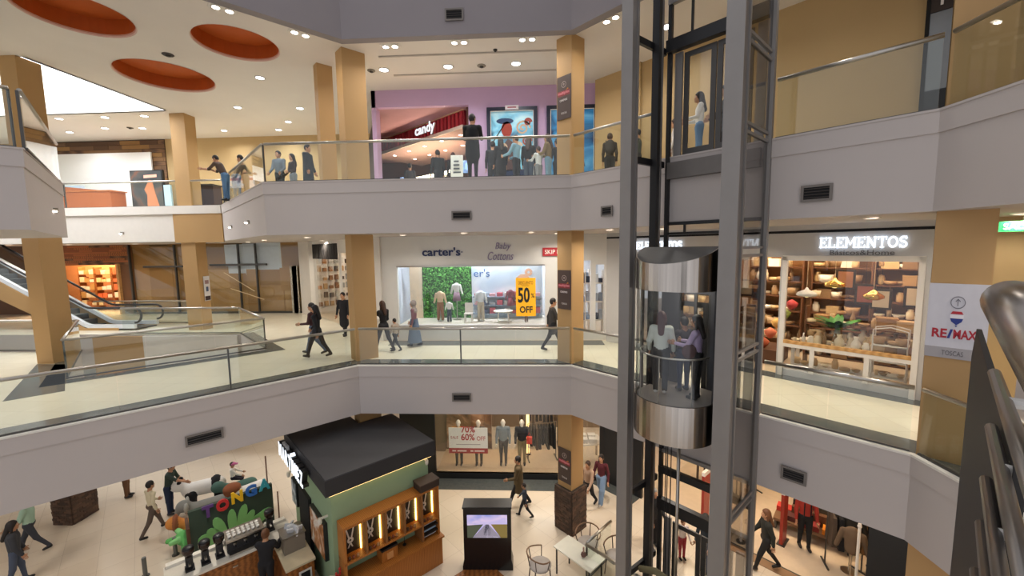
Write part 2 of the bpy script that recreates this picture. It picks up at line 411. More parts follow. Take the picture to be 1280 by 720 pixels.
# ------------------------------------------------------------------ columns
def column(name_label, corner, a, b, z0, z1, diag=True, brick=None):
    """corner = the corner towards the void; a runs along (-1,1), b along (1,1) (or -x / +y when not diag)"""
    rz = PI/4 if diag else PI/2
    o = struct(MB().box(0, b, 0, a, z0, z1).build('column', M_TAN, None, (corner[0], corner[1], 0), rz), name_label)
    if brick:
        c = C('#33281f', 0.9); core = MB().box(-0.06, b+0.06, -0.06, a+0.06, 0, brick)
        core.build('base_core', c, o)
        bm_ = [C('#5c4638', 0.85), C('#524034', 0.85), C('#654d3d', 0.85), C('#493930', 0.85)]
        ms = []
        for m in bm_:
            q = MB().box(-0.5, 0.5, -0.5, 0.5, -0.5, 0.5); me = bpy.data.meshes.new('brick'); me.from_pydata(q.v, [], q.f); me.materials.append(m); ms.append(me)
        rows = int(brick/0.075); hz = brick/rows
        for r in range(rows):
            for side in range(2):
                L = (b if side == 0 else a)+0.12; n = 4; off = (r % 2)*0.5
                cuts = [0]+[(k+off)/n*L for k in range(1 if off == 0 else 0, n+1)]+[L]
                cuts = sorted(set(round(min(L, max(0, q)), 4) for q in cuts))
                for q0, q1 in zip(cuts, cuts[1:]):
                    if q1-q0 < 0.03: continue
                    e = link('brick', random.choice(ms), o); w = q1-q0-0.008; pr = 0.03+random.random()*0.02
                    if side == 0: e.location = (-0.06+(q0+q1)/2, -0.06-pr/2+0.004, (r+0.5)*hz); e.scale = (w, pr, hz-0.008)
                    else: e.location = (-0.06-pr/2+0.004, -0.06+(q0+q1)/2, (r+0.5)*hz); e.scale = (pr, w, hz-0.008)
    return o
column('tan square column at the left bend of the atrium', (-5.21, 11.62), 0.46, 0.66, 0, ZC)
column('tan square column at the right bend with dark signs', (1.07, 11.36), 0.52, 0.54, 0, ZC, brick=1.35)
column('tan column beside the escalator foot', (-14.45, 11.37), 0.52, 0.62, 0, ZC, diag=False, brick=1.35)
column('tan column at the far upper walkway', (-13.95, 16.40), 0.62, 0.55, Z1, ZC, diag=False)
column('tan column behind the front left column upstairs', (-6.38, 12.5), 0.3, 0.45, Z2, ZC)
# column at the right corner of the atrium, its broad face to the void
cc = struct(MB().box(0, 0.60, 0, 0.6, 0, ZC).build('column', M_TAN, None, RP(6.80, 0.12)+(0,), RZ), 'broad tan column at the right corner of the atrium')

# ------------------------------------------------------------------ balustrades
def rail(label, p0, p1, z, h=1.07, seams=(), posts=(), name='glass_balustrade', endpost=False, r=0.036):
    dx, dy = p1[0]-p0[0], p1[1]-p0[1]; L = math.hypot(dx, dy)
    t = thing(name, label, 'railing', (p0[0], p0[1], z), math.atan2(dy, dx))
    MB().tube([(0,0,h),(L,0,h)], r, 10).build('handrail', M_STEEL, t, smooth=True)
    MB().box(0, L, -0.02, 0.02, 0.04, 0.075).build('base_channel', M_STEELD, t)
    cut = [0]+sorted(seams)+[L]
    for a, b in zip(cut, cut[1:]):
        MB().box(a+0.006, b-0.006, -0.006, 0.006, 0.06, h-0.03).build('glass_panel', M_GLASS, t)
    for q in list(posts)+([0.01, L-0.01] if endpost else []):
        MB().box(q-0.018, q+0.018, 0.008, 0.05, 0.02, h-0.01).build('post', M_STEELD, t)
    return t
i = 0.07
rail('long glass balustrade with steel handrail along the middle of the first floor', (-4.94, PA[1]+i), (1.01, PA[1]+i), Z1, seams=(1.46, 2.9, 4.45), posts=(2.9,))
a = LP(-16, i); b = LP(-0.03, i)
rail('glass balustrade sloping away along the left walkway of the first floor', a, b, Z1, seams=(6.2, 8.2, 11.1, 13.0), posts=(13.0,))
rail('short glass balustrade between the brick based column and lift, first floor', RP(0.03, i), RP(2.35, i), Z1, seams=(1.2,))
rail('glass balustrade beside the lift in front of the homeware shop', RP(4.68, i), RP(6.73, i), Z1, seams=(1.0,))
rail('glass balustrade turning the corner by the broad column, first floor', (PC[0]+i, PC[1]-0.03), (PC[0]+i, 1.0), Z1, seams=(0.95, 2.6, 4.2))
rail('glass balustrade of the upper floor before the cinema', (-7.32, PA[1]+i), (1.01, PA[1]+i), Z2, seams=(2.0, 3.9, 5.4, 6.9))
rail('short glass balustrade of the upper floor left of the lift', RP(0.03, i), RP(2.35, i), Z2, seams=(1.2,))
rail('glass balustrade of the upper floor right of the lift', RP(4.68, i), RP(6.73, i), Z2)
rail('glass balustrade of the upper floor turning past the right corner', (PC[0]+i, PC[1]-0.03), (PC[0]+i, 1.0), Z2, seams=(0.95, 2.6, 4.2))
rail('glass balustrade running back from the upper left corner', (-12.6, 16.40), (-7.40, 11.22), Z2, seams=(2.4, 5.0), endpost=True)
rail('glass balustrade on the far upper walkway before the white panel', (-24, 16.45), (-12.68, 16.45), Z2, seams=(4.5, 5.7, 8.5), posts=(4.5,))
rail('glass balustrade on the near upper left balcony, return side', (-9.1, 7.16), (-12.62, 10.6), Z2, seams=(2.4,), endpost=True)
rail('glass balustrade on the near upper left balcony, front side', (-19, -2.85), (-9.15, 7.04), Z2, seams=(8.0, 11.0), endpost=True)
rail('glass balustrade on the near side of the escalator well', V1, V2, Z1, seams=(1.6, 3.2), endpost=True)
rail('glass balustrade on the right side of the escalator well', V2, V3, Z1, seams=(1.9,))
rail('glass balustrade on the far side of the escalator well', V3, (-16.65, 15.6), Z1, seams=(2.4,))
rail('short glass balustrade on the left end of the escalator well', V4, V1, Z1, seams=(2.0,))
rail('glass balustrade left of the escalator column', (-24, 12.8), (-15.2, 12.8), Z1, seams=(3, 6))
rail('steel topped balustrade behind the escalator foot', (-20.5, 18.0), (-15.9, 18.0), Z1, seams=(2.3,))
# guard rail round the lift pit on the ground floor
rail('glass guard rail before the lift pit beside the cafe table', (1.26, 9.60), (3.6, 7.45), 0, h=1.05, seams=(1.2,), endpost=True, r=0.036)
rail('short glass guard rail at the lift pit corner beside the cafe chairs', (1.29, 9.66), (2.05, 10.5), 0, h=1.05, r=0.036)

# ------------------------------------------------------------------ walls
M_PURPLE = mat('lilac_paint', '#c9a9cc', 0.75, var=0.02)
M_FACADE = mat('pale_grey_facade', '#c4c1be', 0.55, var=0.02)
M_CARD = mat('brown_paper', '#b08a58', 0.85, var=0.12, scale=3)
M_WARMW = mat('warm_shop_wall', '#9a6a3c', 0.8, var=0.1)
M_DARKW = mat('dark_shop_wall', '#2a2422', 0.8)
# second floor
mb = MB(); mb.box(-5.65, -2.2, 14.8, 15.0, 13.42, ZC); mb.box(-2.2, 2.5, 14.8, 15.0, Z2, ZC); mb.prism([(-5.65, 14.8), (-5.5, 14.8), (-5.5, 15.2), (-5.65, 15.2)], Z2, ZC)
struct(mb.build('wall_cinema', M_PURPLE))
mb = MB(); mb.box(-12, -2.2, 24, 24.2, Z2, ZC); mb.box(-2.3, -2.2, 15.0, 24, Z2, 13.42)
struct(mb.build('wall_cinema_lobby', C('#6a4438', 0.8)))
mb = MB(); mb.prism([(-5.6, 15.0), (-2.2, 15.0), (-2.2, 24), (-9.6, 24)], 13.42, 13.5); struct(mb.build('ceiling_cinema', mat('dusky_pink_paint', '#b88c96', 0.8)))
mb = MB(); mb.prism([RP(-1.62, 3.2), RP(8.2, 3.2), RP(8.2, 3.4), RP(-1.62, 3.4)], Z2, ZC)
wr = struct(mb.build('wall_right_upper', M_TANW))
mb = MB(); mb.prism([RP(-0.05, 3.12), RP(0.12, 3.12), RP(0.12, 3.2), RP(-0.05, 3.2)], Z2, ZC); mb.build('pilaster', M_TANW, wr)
mb = MB(); mb.prism([RP(-0.75, 3.17), RP(8.2, 3.17), RP(8.2, 3.2), RP(-0.75, 3.2)], Z2, Z2+0.12); mb.build('skirting', C('#6b5a46'), wr)
struct(MB().box(-34, -7.75, 20.0, 20.2, Z2, ZC).build('wall_back_upper', M_TANW))
struct(MB().box(8.9, 9.1, -3, 7.8, Z2, ZC).build('wall_right_near', M_TANW))
mb = MB(); mb.prism([(-5.65, 15.2), (-5.5, 15.2), (-9.6, 24), (-9.75, 24)], Z2, 13.5); struct(mb.build('wall_lobby_left', C('#3d3334', 0.7)))
# first floor
def facade(name, m, x0, x1, y0, y1, z0, z1, holes, parent=None, **k):
    """wall slab in its local frame with rectangular holes (x0,x1,z0,z1), side by side"""
    mb = MB(); x = x0
    for a, b, c, d in sorted(holes):
        if a > x: mb.box(x, a, y0, y1, z0, z1)
        if c > z0: mb.box(a, b, y0, y1, z0, c)
        if d < z1: mb.box(a, b, y0, y1, d, z1)
        x = b
    if x < x1: mb.box(x, x1, y0, y1, z0, z1)
    return struct(mb.build(name, m, parent, **k))
wf = facade('wall_front', mat('off_white_facade', '#dfddd8', 0.55, var=0.02), -5.4, 2.62, 14.4, 14.55, Z1, B2, [(-4.85, 0.43, 5.70, 7.80), (1.45, 1.66, 5.5, 7.95), (1.78, 2.02, 5.45, 7.95), (2.2, 2.5, 5.4, 7.8)])
MB().box(-4.85, 0.43, 14.36, 14.4, 7.78, 7.83).build('window_frame', M_STEEL, wf)
MB().box(-4.9, 0.48, 14.33, 14.4, 5.64, 5.70).build('window_sill', M_FACADE, wf)
w = struct(MB().box(-4.84, 0.42, 14.46, 14.475, 5.71, 7.79).build('window_1', M_GLASSC))
w = struct(MB().box(2.21, 2.49, 14.46, 14.475, 5.41, 7.79).build('window_2', M_GLASSC))
struct(MB().box(-5.62, -5.4, 14.3, 14.6, Z1, B2).build('trim_9', M_WHITE))
mb = MB(); mb.box(-5.2, 2.9, 18.4, 18.5, Z1, B2); mb.box(-5.3, -5.2, 14.55, 18.5, Z1, B2)
struct(mb.build('wall_baby_shop', C('#cfd8e4', 0.7)))
struct(MB().box(-4.86, 0.45, 14.56, 16.4, 5.60, 5.69).build('trim_10', C('#e9e2d3', 0.35)))
# homeware shop on the right diagonal
o = facade('wall_right', M_FACADE, -1.1, 6.68, 3.2, 3.34, Z1, B2, [(0.1, 3.2, 5.25, 8.05), (3.3, 4.05, Z1, 8.1), (4.18, 6.55, 5.3, 8.08)], loc=(PB[0], PB[1], 0), rz=RZ)
MB().box(-1.1, 6.68, 3.19, 3.2, 8.68, 8.74).build('shadow_gap', M_BLACKM, o)
for x in (4.10, 6.50): MB().box(x, x+0.1, 3.14, 3.2, Z1, 8.12).build('window_frame', M_WHITE, o)
MB().box(4.1, 6.6, 3.14, 3.2, 8.02, 8.14).build('window_frame', M_WHITE, o)
MB().box(4.2, 6.5, 3.13, 3.2, 5.97, 6.05).build('rail', M_WOODL, o)
MB().box(4.2, 6.5, 3.14, 3.2, 5.88, 5.97).build('cross_bar', M_WHITE, o)
for x in (4.75, 5.75): MB().box(x, x+0.09, 3.15, 3.2, 5.3, 5.9).build('mullion', M_WHITE, o)
MB().box(4.18, 6.55, 3.26, 3.27, 5.3, 8.08).build('window_pane', M_GLASSC, o)
for x in (0.1, 1.1, 2.15): MB().box(x, x+1.02, 3.26, 3.27, 5.26, 8.04).build('window_pane', M_GLASSC, o)
mb = MB(); mb.prism([RP(-0.4, 6.6), RP(7.6, 6.6), RP(7.6, 6.7), RP(-0.4, 6.7)], Z1, B2); mb.prism([RP(6.75, 3.34), RP(6.85, 3.34), RP(6.85, 6.6), RP(6.75, 6.6)], Z1, B2)
struct(mb.build('wall_homeware_shop', M_WARMW))
struct(MB().box(9.0, 9.2, -3, 7.6, 0, B2).build('wall_passage', M_TANW))
mb = MB(); mb.prism([RP(6.7, 3.2), RP(7.9, 3.2), RP(7.9, 3.34), RP(6.7, 3.34)], Z1, B2); struct(mb.build('wall_right_end', M_TANW))
# diagonal shoe shop wall and the boarded-up shop at the back, first floor
Lw = math.hypot(6.6, 6.5); az = math.atan2(6.5, -6.6)
o = facade('wall_left_diagonal', M_WHITE, 0, Lw, -0.15, 0, Z1, B2, [(1.2, 7.6, Z1, 8.3)], loc=(-5.42, 14.45, 0), rz=az)
MB().box(7.6, 9.26, 0, 0.2, Z1, B2).build('pilaster', M_WHITE, o)
for x in (2.6, 4.1): MB().box(x, x+0.08, -0.1, 0, Z1, 8.3).build('window_frame', M_WHITE, o)
MB().box(4.2, 7.6, -0.03, -0.02, Z1, 8.3).build('window_pane', M_GLASSC, o)
for i in range(18): MB().box(4.25+i*0.185, 4.25+i*0.185+0.06, 0.0, 0.06, 8.02, 8.72).build('transom_slat', C('#35302e'), o)
mb = MB(); mb.box(1.2, 8.6, -2.6, -2.5, Z1, B2); mb.box(8.3, 8.4, -2.6, -0.15, Z1, B2); struct(mb.build('wall_shoe_shop', C('#e6d8c6'), None, (-5.42, 14.45, 0), az))
struct(MB().box(-12.1, -11.7, 20.9, 21.3, Z1, B2).build('trim_11', M_WHITE))
struct(MB().box(-21.6, -12.1, 21.25, 21.4, Z1, B2).build('wall_back', mat('dim_backing', '#8e7450', 0.9)))
sf = thing('boarded_shopfront', 'dark framed shopfront at the back covered inside with brown paper sheets', 'shopfront', (-21.6, 20.9, Z1))
mb = MB()
for x in (0.0, 2.55, 6.05, 7.0, 9.4): mb.box(x, x+0.07, 0, 0.1, 0, 3.7)
mb.box(0, 9.47, 0, 0.1, 0, 0.1); mb.box(4.5, 7.6, -0.01, 0.1, 2.55, 2.65); mb.box(0.8, 3.0, -0.01, 0.1, 2.5, 2.6); mb.build('frame', M_STEELD, sf)
rs = random.Random(3)
x = 0.1
while x < 9.3:
    w_ = rs.uniform(0.75, 1.25); z = 0.12
    while z < 3.6:
        h_ = rs.uniform(0.9, 1.5); pale = (z > 2.0 and 4.4 < x < 7.4)
        m = C('#d5dde4') if pale else rs.choice([M_CARD, C('#a8814e', 0.85), C('#b7925f', 0.85), C('#9d7847', 0.85)])
        MB().rbox((min(x+w_/2, 8.9), 0.2+rs.uniform(0, 0.05), min(z+h_/2, 3.1)), (w_+0.12, 0.008, h_+0.1), (0, rs.uniform(-.015, .015), 0)).build('paper_sheet', m, sf)
        z += h_
    x += w_
for a, b in (((5.3,-0.05,2.2),(6.9,-0.05,1.2)), ((5.6,-0.05,1.35),(7.4,-0.05,0.75)), ((3.1,-0.05,3.2),(4.2,-0.05,2.9))): MB().bar(a, b, 0.03).build('tape_strip', C('#e0c9a0'), sf)
MB().box(0, 9.47, 0.11, 0.12, 0.1, 3.6).build('pane', M_GLASSC, sf)
for x, s in ((8.9, 0.35), (9.0, 0.3)): MB().box(x, x+s, -0.06, -0.02, 0, 2.5).build('leaf_banner', art('leafy_banner_%d' % (x*10), [(0.3, '#6d6a60'), (0.5, '#cfcabb'), (0.7, '#57544c')], 9), sf)
# timber clad gift shop at the far left of the first floor
o = facade('wall_back_left', C('#6b4a30'), -34, -21.6, 20.95, 21.1, Z1, B2, [(-26.4, -22.2, Z1, 7.8)])
for r in range(9):
    xx = -27.5
    while xx < -21.7:
        l_ = rs.uniform(0.7, 1.3); MB().box(xx, min(xx+l_, -21.6)-0.012, 20.95-rs.uniform(0.02, 0.05), 20.96, 7.82+r*0.115, 7.82+r*0.115+0.105).build('plank', rs.choice([M_WOOD, M_WOODD, C('#a5653a'), C('#8a5230')]), o); xx += l_
for x in (-26.5, -22.25): MB().box(x, x+0.12, 20.8, 20.95, Z1, 7.85).build('door_frame', M_WOODL, o)
struct(MB().box(-34, -21.6, 23.2, 23.3, Z1, B2).box(-21.75, -21.6, 21.1, 23.2, Z1, B2).build('wall_gift_shop', C('#c98750', 0.7)))
MB().box(-26.5, -22.2, 21.4, 23.0, B2-0.1, B2-0.05).build('added_gift_light', M_PANELW, o)  # glowing panel added to light the gift shop inside
# ground floor
struct(MB().box(-42, -3.9, 26, 26.2, 0, B1).build('wall_ground_back', M_WHITE))
o = facade('wall_ground_front', M_BLACK, -4.9, 2.5, 14.18, 14.3, 0, B1, [(-3.62, 1.2, 0.22, 3.6), (1.35, 2.35, 0.15, 3.6)])
MB().box(-3.62, 1.2, 14.24, 14.25, 0.22, 3.6).build('window_pane', M_GLASSC, o)
MB().box(1.35, 2.35, 14.24, 14.25, 0.22, 3.6).build('window_pane', M_GLASSC, o)
MB().box(-3.62, 1.2, 14.2, 16.0, 0.12, 0.22).build('display_floor', C('#c7ae90', 0.4), o)
mb = MB(); mb.box(-4.9, -4.7, 14.3, 17.3, 0, B1); mb.box(-4.9, -1.75, 16.2, 16.3, 0, B1); mb.box(-4.9, 3.5, 18.6, 18.7, 0, B1)
struct(mb.build('wall_fashion_shop', C('#8f7b66', 0.7)))
mb = MB(); mb.prism([(2.5, 14.18), RP(0.35, 3.2), RP(0.35, 3.3), (2.5, 14.32)], 0, B1); struct(mb.build('wall_ground_right', M_BLACK))
mb = MB(); mb.prism([RP(-2, 9.2), RP(9, 9.2), RP(9, 9.3), RP(-2, 9.3)], 0, B1); mb.prism([RP(6.1, 3.2), RP(6.25, 3.2), RP(6.25, 9.2), RP(6.1, 9.2)], 0, B1)
struct(mb.build('wall_clothing_shop', C('#d0bfa6', 0.8)))
mb = MB(); mb.prism([RP(0.4, 3.2), RP(6.1, 3.2), RP(6.1, 9.2), RP(0.4, 9.2)], 0.002, 0.008)
struct(mb.build('floor_clothing_shop', C('#d6c3aa', 0.25)))
mb = MB(); mb.prism([RP(6.1, 2.6), RP(6.75, 2.6), RP(6.75, 3.2), RP(6.1, 3.2)], 0, B1); struct(mb.build('wall_ground_pier', M_BLACKM))
mb = MB(); mb.prism([RP(3.2, 2.9), RP(6.1, 2.9), RP(6.1, 3.2), RP(3.2, 3.2)], 0.003, 0.012); struct(mb.build('trim_12', C('#8a6a4c', 0.4)))

# ------------------------------------------------------------------ ceiling lamps
def lens_light(parent, loc, w, col=(1, 0.93, 0.84), r=0.09, spread=2.6):
    L = bpy.data.lights.new('lamp_light', 'AREA'); L.shape = 'DISK'; L.size = 2*r; L.energy = w; L.color = col; L.spread = spread
    o = bpy.data.objects.new('lamp_light', L); COL.objects.link(o); o.location = loc; o.parent = parent
    return o
def downlight(x, y, z, r, label, group, w=None, cool=False, light=True):
    t = thing('downlight', label, 'ceiling light', (x, y, z), 0, group)
    MB().lathe([(r, -0.001), (r*1.35, -0.004), (r*1.35, -0.014), (r, -0.02)], 16, cap=False).build('trim_ring', M_WHITE, t, smooth=True)
    MB().lathe([(r, -0.012), (0.005, -0.014)], 16, cap=False).build('lens', M_LENSC if cool else M_LENS, t)
    if light: lens_light(t, (0, 0, -0.03), DOWN_W if w is None else w, (0.93, 0.96, 1.0) if cool else (1, 0.92, 0.82), r)
def by_bearing(L): return sorted(L, key=lambda p: math.atan2(p[0], p[1]))
for (x, y), w_ in zip(((-4.57, 13.15), (-2.54, 13.09), (-0.45, 13.05), (3.49, 11.26)), ('nearest the front left column', 'second from the front left column', 'left of the brick based column', 'seen through the lift frame')):
    downlight(x, y, ZC, 0.13, 'large round white downlight in the upper ceiling, '+w_, 'large downlights before the cinema', cool=True)
for i, (x, y) in enumerate(by_bearing(((-14.17, 18.86), (-8.73, 13.4), (-9.07, 16.28), (-10.53, 17.88), (-11.66, 18.99), (-21.2, 18.42), (-19.03, 18.0), (-17.43, 18.16), (-11.38, 15.97), (-17.5, 16.6), (-15.8, 16.6), (-19.5, 16.6)))):
    downlight(x, y, ZC, 0.12, 'round downlight in the far upper ceiling, %s from the left' % ORD[i], 'downlights of the far upper ceiling', w=48, cool=True)
def twin(x, y, z, rz=0.0, lab='pair of small spot lamps recessed in the upper ceiling near the edge', grp='twin spot lamps of the upper ceiling'):
    t = thing('twin_spot', lab, 'ceiling light', (x, y, z), rz, grp)
    MB().box(-0.27, 0.27, -0.11, 0.11, -0.012, 0).build('housing', M_WHITE, t)
    for s in (-0.13, 0.13):
        MB().lathe([(0.075, -0.013), (0.095, -0.013), (0.09, -0.035), (0.075, -0.035)], 14, (s, 0, 0)).build('lamp_ring', M_WHITE, t, smooth=True)
        MB().lathe([(0.078, -0.036), (0.003, -0.04)], 14, (s, 0, 0), cap=False).build('lens', M_LENS, t)
    lens_light(t, (0, 0, -0.06), DOWN_W*0.8, r=0.12)
for (x, y, a), w_ in zip(((-7.06, 9.66, LZ), (-5.92, 10.85, LZ), (-3.85, 11.68, 0), (-1.93, 11.61, 0), (-0.09, 11.59, 0), (1.98, 10.78, RZ), (4.9, 7.9, RZ)), ('beyond the orange recesses, nearest the viewer', 'just left of the front left column', 'just right of the front left column', 'in the middle', 'left of the brick based column', 'left of the lift shaft', 'right of the lift shaft')):
    twin(x, y, ZC-0.002, a, 'pair of small spot lamps in the upper ceiling '+w_)
downlight(1.42, 12.9, ZC, 0.1, 'small downlight beside the top of the brick based column', None)
g1 = 'small downlights under the upper walkway'
for i, (x, y) in enumerate(by_bearing(((-10.71, 15.97), (-1.95, 11.73), (-0.03, 11.94), (2.05, 11.1), (6.01, 7.65), (8.0, 7.2), (-4.0, 12.6), (-7.5, 13.4), (-9.5, 18.2), (0.8, 13.4), (3.4, 10.9), (4.6, 9.7), (-13.4, 18.8), (-16.5, 19.3), (-19.5, 19.3), (-22, 18.5), (6.9, 5.2), (-6.6, 16.0), (-23, 17.0)))):
    downlight(x, y, B2, 0.09, 'small round downlight under the upper slab, %s from the left' % ORD[i], g1)
for i, (x, y) in enumerate(((-15.8, 8.8), (-13.5, 6.2), (-11.5, 8.2))): downlight(x, y, B2, 0.09, 'small round downlight under the near left balcony, %s from its corner' % ORD[2-i], 'downlights under the near left balcony')
g0 = 'downlights of the ground floor ceiling'
for i, (x, y) in enumerate(by_bearing(((-2.6, 12.6), (-0.6, 12.8), (0.3, 13.4), (2.3, 12.2), (3.9, 10.7), (5.2, 9.3), (6.6, 7.8), (-8.6, 9.6), (-9.3, 15.2), (-7.2, 13.8), (-13.2, 7.2), (-17.5, 9.0), (-6.3, 18.2), (-11.0, 18.2), (6.9, 5.4)))):
    downlight(x, y, B1, 0.1, 'round downlight in the ground floor ceiling, %s from the left' % ORD[i], g0)
def wall_spot(x, y, z, rz, label):
    t = thing('wall_spot', label, 'wall light', (x, y, z), rz)
    MB().box(-0.06, 0.06, -0.05, 0, -0.05, 0.05).build('box', C('#8a8378'), t)
    MB().lathe([(0.04, 0), (0.05, 0.02), (0.05, 0.03)], 10, (0.0, -0.085, -0.02)).build('head', M_WHITE, t, smooth=True)
    MB().ell((0, -0.085, -0.03), (0.045, 0.045, 0.025)).build('lens', M_LENS, t, smooth=True)
def ret(s, v=0.0): return (-7.375-R2*s, 11.127+R2*s)      # along the return edge of the upper floor
wall_spot(*ret(1.0), 9.42, -LZ+PI/2+PI, 'spot lamp on the white return edge nearest its front corner') if False else None
for s, lab in ((2.2, 'small spot lamp on the white return edge nearer the grey front'), (5.4, 'small spot lamp on the white return edge nearer the tan beam')):
    p = ret(s); wall_spot(p[0]-0.01, p[1]-0.01, 9.35, LZ*-1, lab)
wall_spot(-22.6, 16.34, 9.25, 0, 'small spot lamp on the far edge nearest the left balcony')
wall_spot(-17.0, 16.34, 9.25, 0, 'small spot lamp on the far edge beside the tan beam')
p = (-11.2, 9.2); wall_spot(p[0]+0.02, p[1]-0.02+0.02, 9.45, LZ*-1+PI/2, 'small spot lamp on the side of the near left balcony')

# light panels added to brighten the shop interiors
def panel(x, y, z, sx, sy, m, label, rz=0.0):
    t = thing('added_light_panel', label, 'ceiling light', (x, y, z), rz)
    MB().box(-sx/2, sx/2, -sy/2, sy/2, -0.03, 0).build('housing', M_WHITE, t)
    MB().box(-sx/2+0.03, sx/2-0.03, -sy/2+0.03, sy/2-0.03, -0.04, -0.03).build('diffuser', m, t)
panel(-2.2, 15.5, B2-0.01, 4.6, 0.5, M_PANELC, 'long added light panel above the children shop window display')
panel(-0.5, 17.4, B2-0.01, 4.0, 0.6, M_PANELC, 'wide added light panel deep inside the children shop')
p = RP(5.3, 3.9); panel(p[0], p[1], B2-0.01, 2.2, 0.25, M_PANELW, 'added light panel above the homeware shop window display', RZ)
p = RP(4.2, 5.4); panel(p[0], p[1], B2-0.01, 4.5, 0.35, M_PANELW, 'added light panel deep inside the homeware shop', RZ)
p = RP(5.4, 4.55); panel(p[0], p[1], B2-0.01, 2.0, 0.3, M_PANELW, 'extra light panel added in the middle of the homeware shop', RZ)  # extra panel put in to brighten the homeware interior
p = RP(1.6, 4.6); panel(p[0], p[1], B2-0.01, 2.6, 0.5, M_PANEL, 'added light panel of the homeware shop behind the lift', RZ)
panel(-1.5, 15.1, B1-0.01, 4.2, 0.25, M_PANELW, 'added light panel above the fashion shop window display')
panel(0.9, 17.2, B1-0.01, 2.6, 0.5, M_PANEL, 'added light panel deep inside the fashion shop')
p = RP(2.2, 5.6); panel(p[0], p[1], B1-0.01, 3.0, 0.5, M_PANELW, 'added light panel of the clothing shop behind the lift', RZ)
p = RP(4.9, 5.2); panel(p[0], p[1], B1-0.01, 2.0, 0.5, M_PANELW, 'added light panel of the clothing shop right of the lift', RZ)
panel(-4.1, 18.5, 13.40, 2.4, 0.35, M_PANEL, 'added light panel in the cinema lobby ceiling')
panel(-8.5, 19.6, B2-0.01, 3.0, 0.4, M_PANEL, 'added light panel of the shoe shop behind the diagonal wall', az)

# vents, cameras, ceiling fittings
def vent(loc, rz, w, h, label):
    t = thing('air_vent', label, 'vent', loc, rz)
    mb = MB(); mb.box(-w/2-0.04, w/2+0.04, -0.02, 0, -h/2-0.04, -h/2); mb.box(-w/2-0.04, w/2+0.04, -0.02, 0, h/2, h/2+0.04)
    mb.box(-w/2-0.04, -w/2, -0.02, 0, -h/2, h/2); mb.box(w/2, w/2+0.04, -0.02, 0, -h/2, h/2); mb.build('frame', C('#7c756f'), t)
    MB().box(-w/2, w/2, -0.004, 0, -h/2, h/2).build('duct', M_BLACKM, t)
    n = max(3, int(h/0.045))
    for i in range(n): MB().rbox((0, -0.012, -h/2+(i+0.5)*h/n), (w, 0.016, 0.008), (0.6, 0, 0)).build('slat', C('#4a4441'), t)
vent((-2.03, 11.10, 4.25), 0, 0.46, 0.16, 'dark slotted air vent in the middle of the first floor edge')
vent((-1.9, 11.10, 9.31), 0, 0.46, 0.16, 'dark slotted air vent in the middle of the upper floor edge')
vent(LP(-3.58, -0.025)+(4.24,), LZ, 0.62, 0.17, 'dark slotted air vent in the first floor edge above the toy stand')
vent(RP(1.14, -0.025)+(9.29,), RZ, 0.26, 0.17, 'small dark air vent in the upper floor edge left of the lift')
vent(RP(5.36, -0.025)+(9.28,), RZ, 0.36, 0.2, 'square dark air vent in the upper floor edge right of the lift')
vent(RP(5.26, -0.025)+(4.2,), RZ, 0.32, 0.18, 'dark air vent in the first floor edge right of the lift')
vent((-1.96, 11.10, 14.42), 0, 0.4, 0.22, 'grey air vent in the dark third floor edge')
def ceil_disc(x, y, z, r, label, m, name='smoke_detector'):
    t = thing(name, label, 'detector', (x, y, z))
    MB().lathe([(r, 0), (r*1.05, -0.012), (r*0.9, -0.03)], 14).build('base', m, t, smooth=True)
    MB().lathe([(r*0.5, -0.03), (r*0.4, -0.06), (0.01, -0.065)], 12).build('cap', C('#3a3532'), t, smooth=True)
ceil_disc(-10.24, 11.68, ZC, 0.14, 'dark round ceiling fitting between the orange recesses', C('#4a423d'))
ceil_disc(-4.98, 13.18, ZC, 0.12, 'grey round ceiling fitting beside the front left column', C('#8d857b'))
ceil_disc(-1.51, 13.12, ZC, 0.13, 'grey round ceiling fitting between two large downlights', C('#8d857b'))
ceil_disc(-1.0, 12.14, ZC, 0.06, 'small black dome camera below the upper ceiling', M_BLACK, 'dome_camera')
ceil_disc(-17.9, 18.05, ZC, 0.12, 'dark oval fitting in the far upper ceiling', C('#5a524b'))
ceil_disc(2.75, 11.9, ZC, 0.11, 'grey round ceiling fitting left of the lift', C('#7d756d'))

# ------------------------------------------------------------------ soft bodies: one continuous surface from tapered limbs
def prim_d(p, P):
    k = p[0]
    if k == 'c':
        a, b, r0, r1, fl = p[1], p[2], p[3], p[4], p[5]
        a = np.array(a, float); b = np.array(b, float)
        sc = np.array([1, 1/fl, 1.0]); Q = (P-a)*sc; ba = (b-a)*sc; L = max(ba @ ba, 1e-9)
        t = np.clip((Q @ ba)/L, 0, 1)
        return np.linalg.norm(Q-t[..., None]*ba, axis=-1)-(r0+(r1-r0)*t)
    c, r = np.array(p[1], float), np.array(p[2], float)
    Q = P-c
    if k == 'er':                     # ellipsoid turned by matrix p[3]
        Q = Q @ p[3]
    k0 = np.linalg.norm(Q/r, axis=-1); k1 = np.linalg.norm(Q/(r*r), axis=-1)+1e-9
    return k0*(k0-1)/k1
def prim_box(p):
    if p[0] == 'c':
        a, b = np.array(p[1]), np.array(p[2]); r = max(p[3], p[4]); return np.minimum(a, b)-r, np.maximum(a, b)+r
    c, r = np.array(p[1]), np.array(p[2]); r = np.full(3, r.max()) if p[0] == 'er' else r
    return c-r, c+r
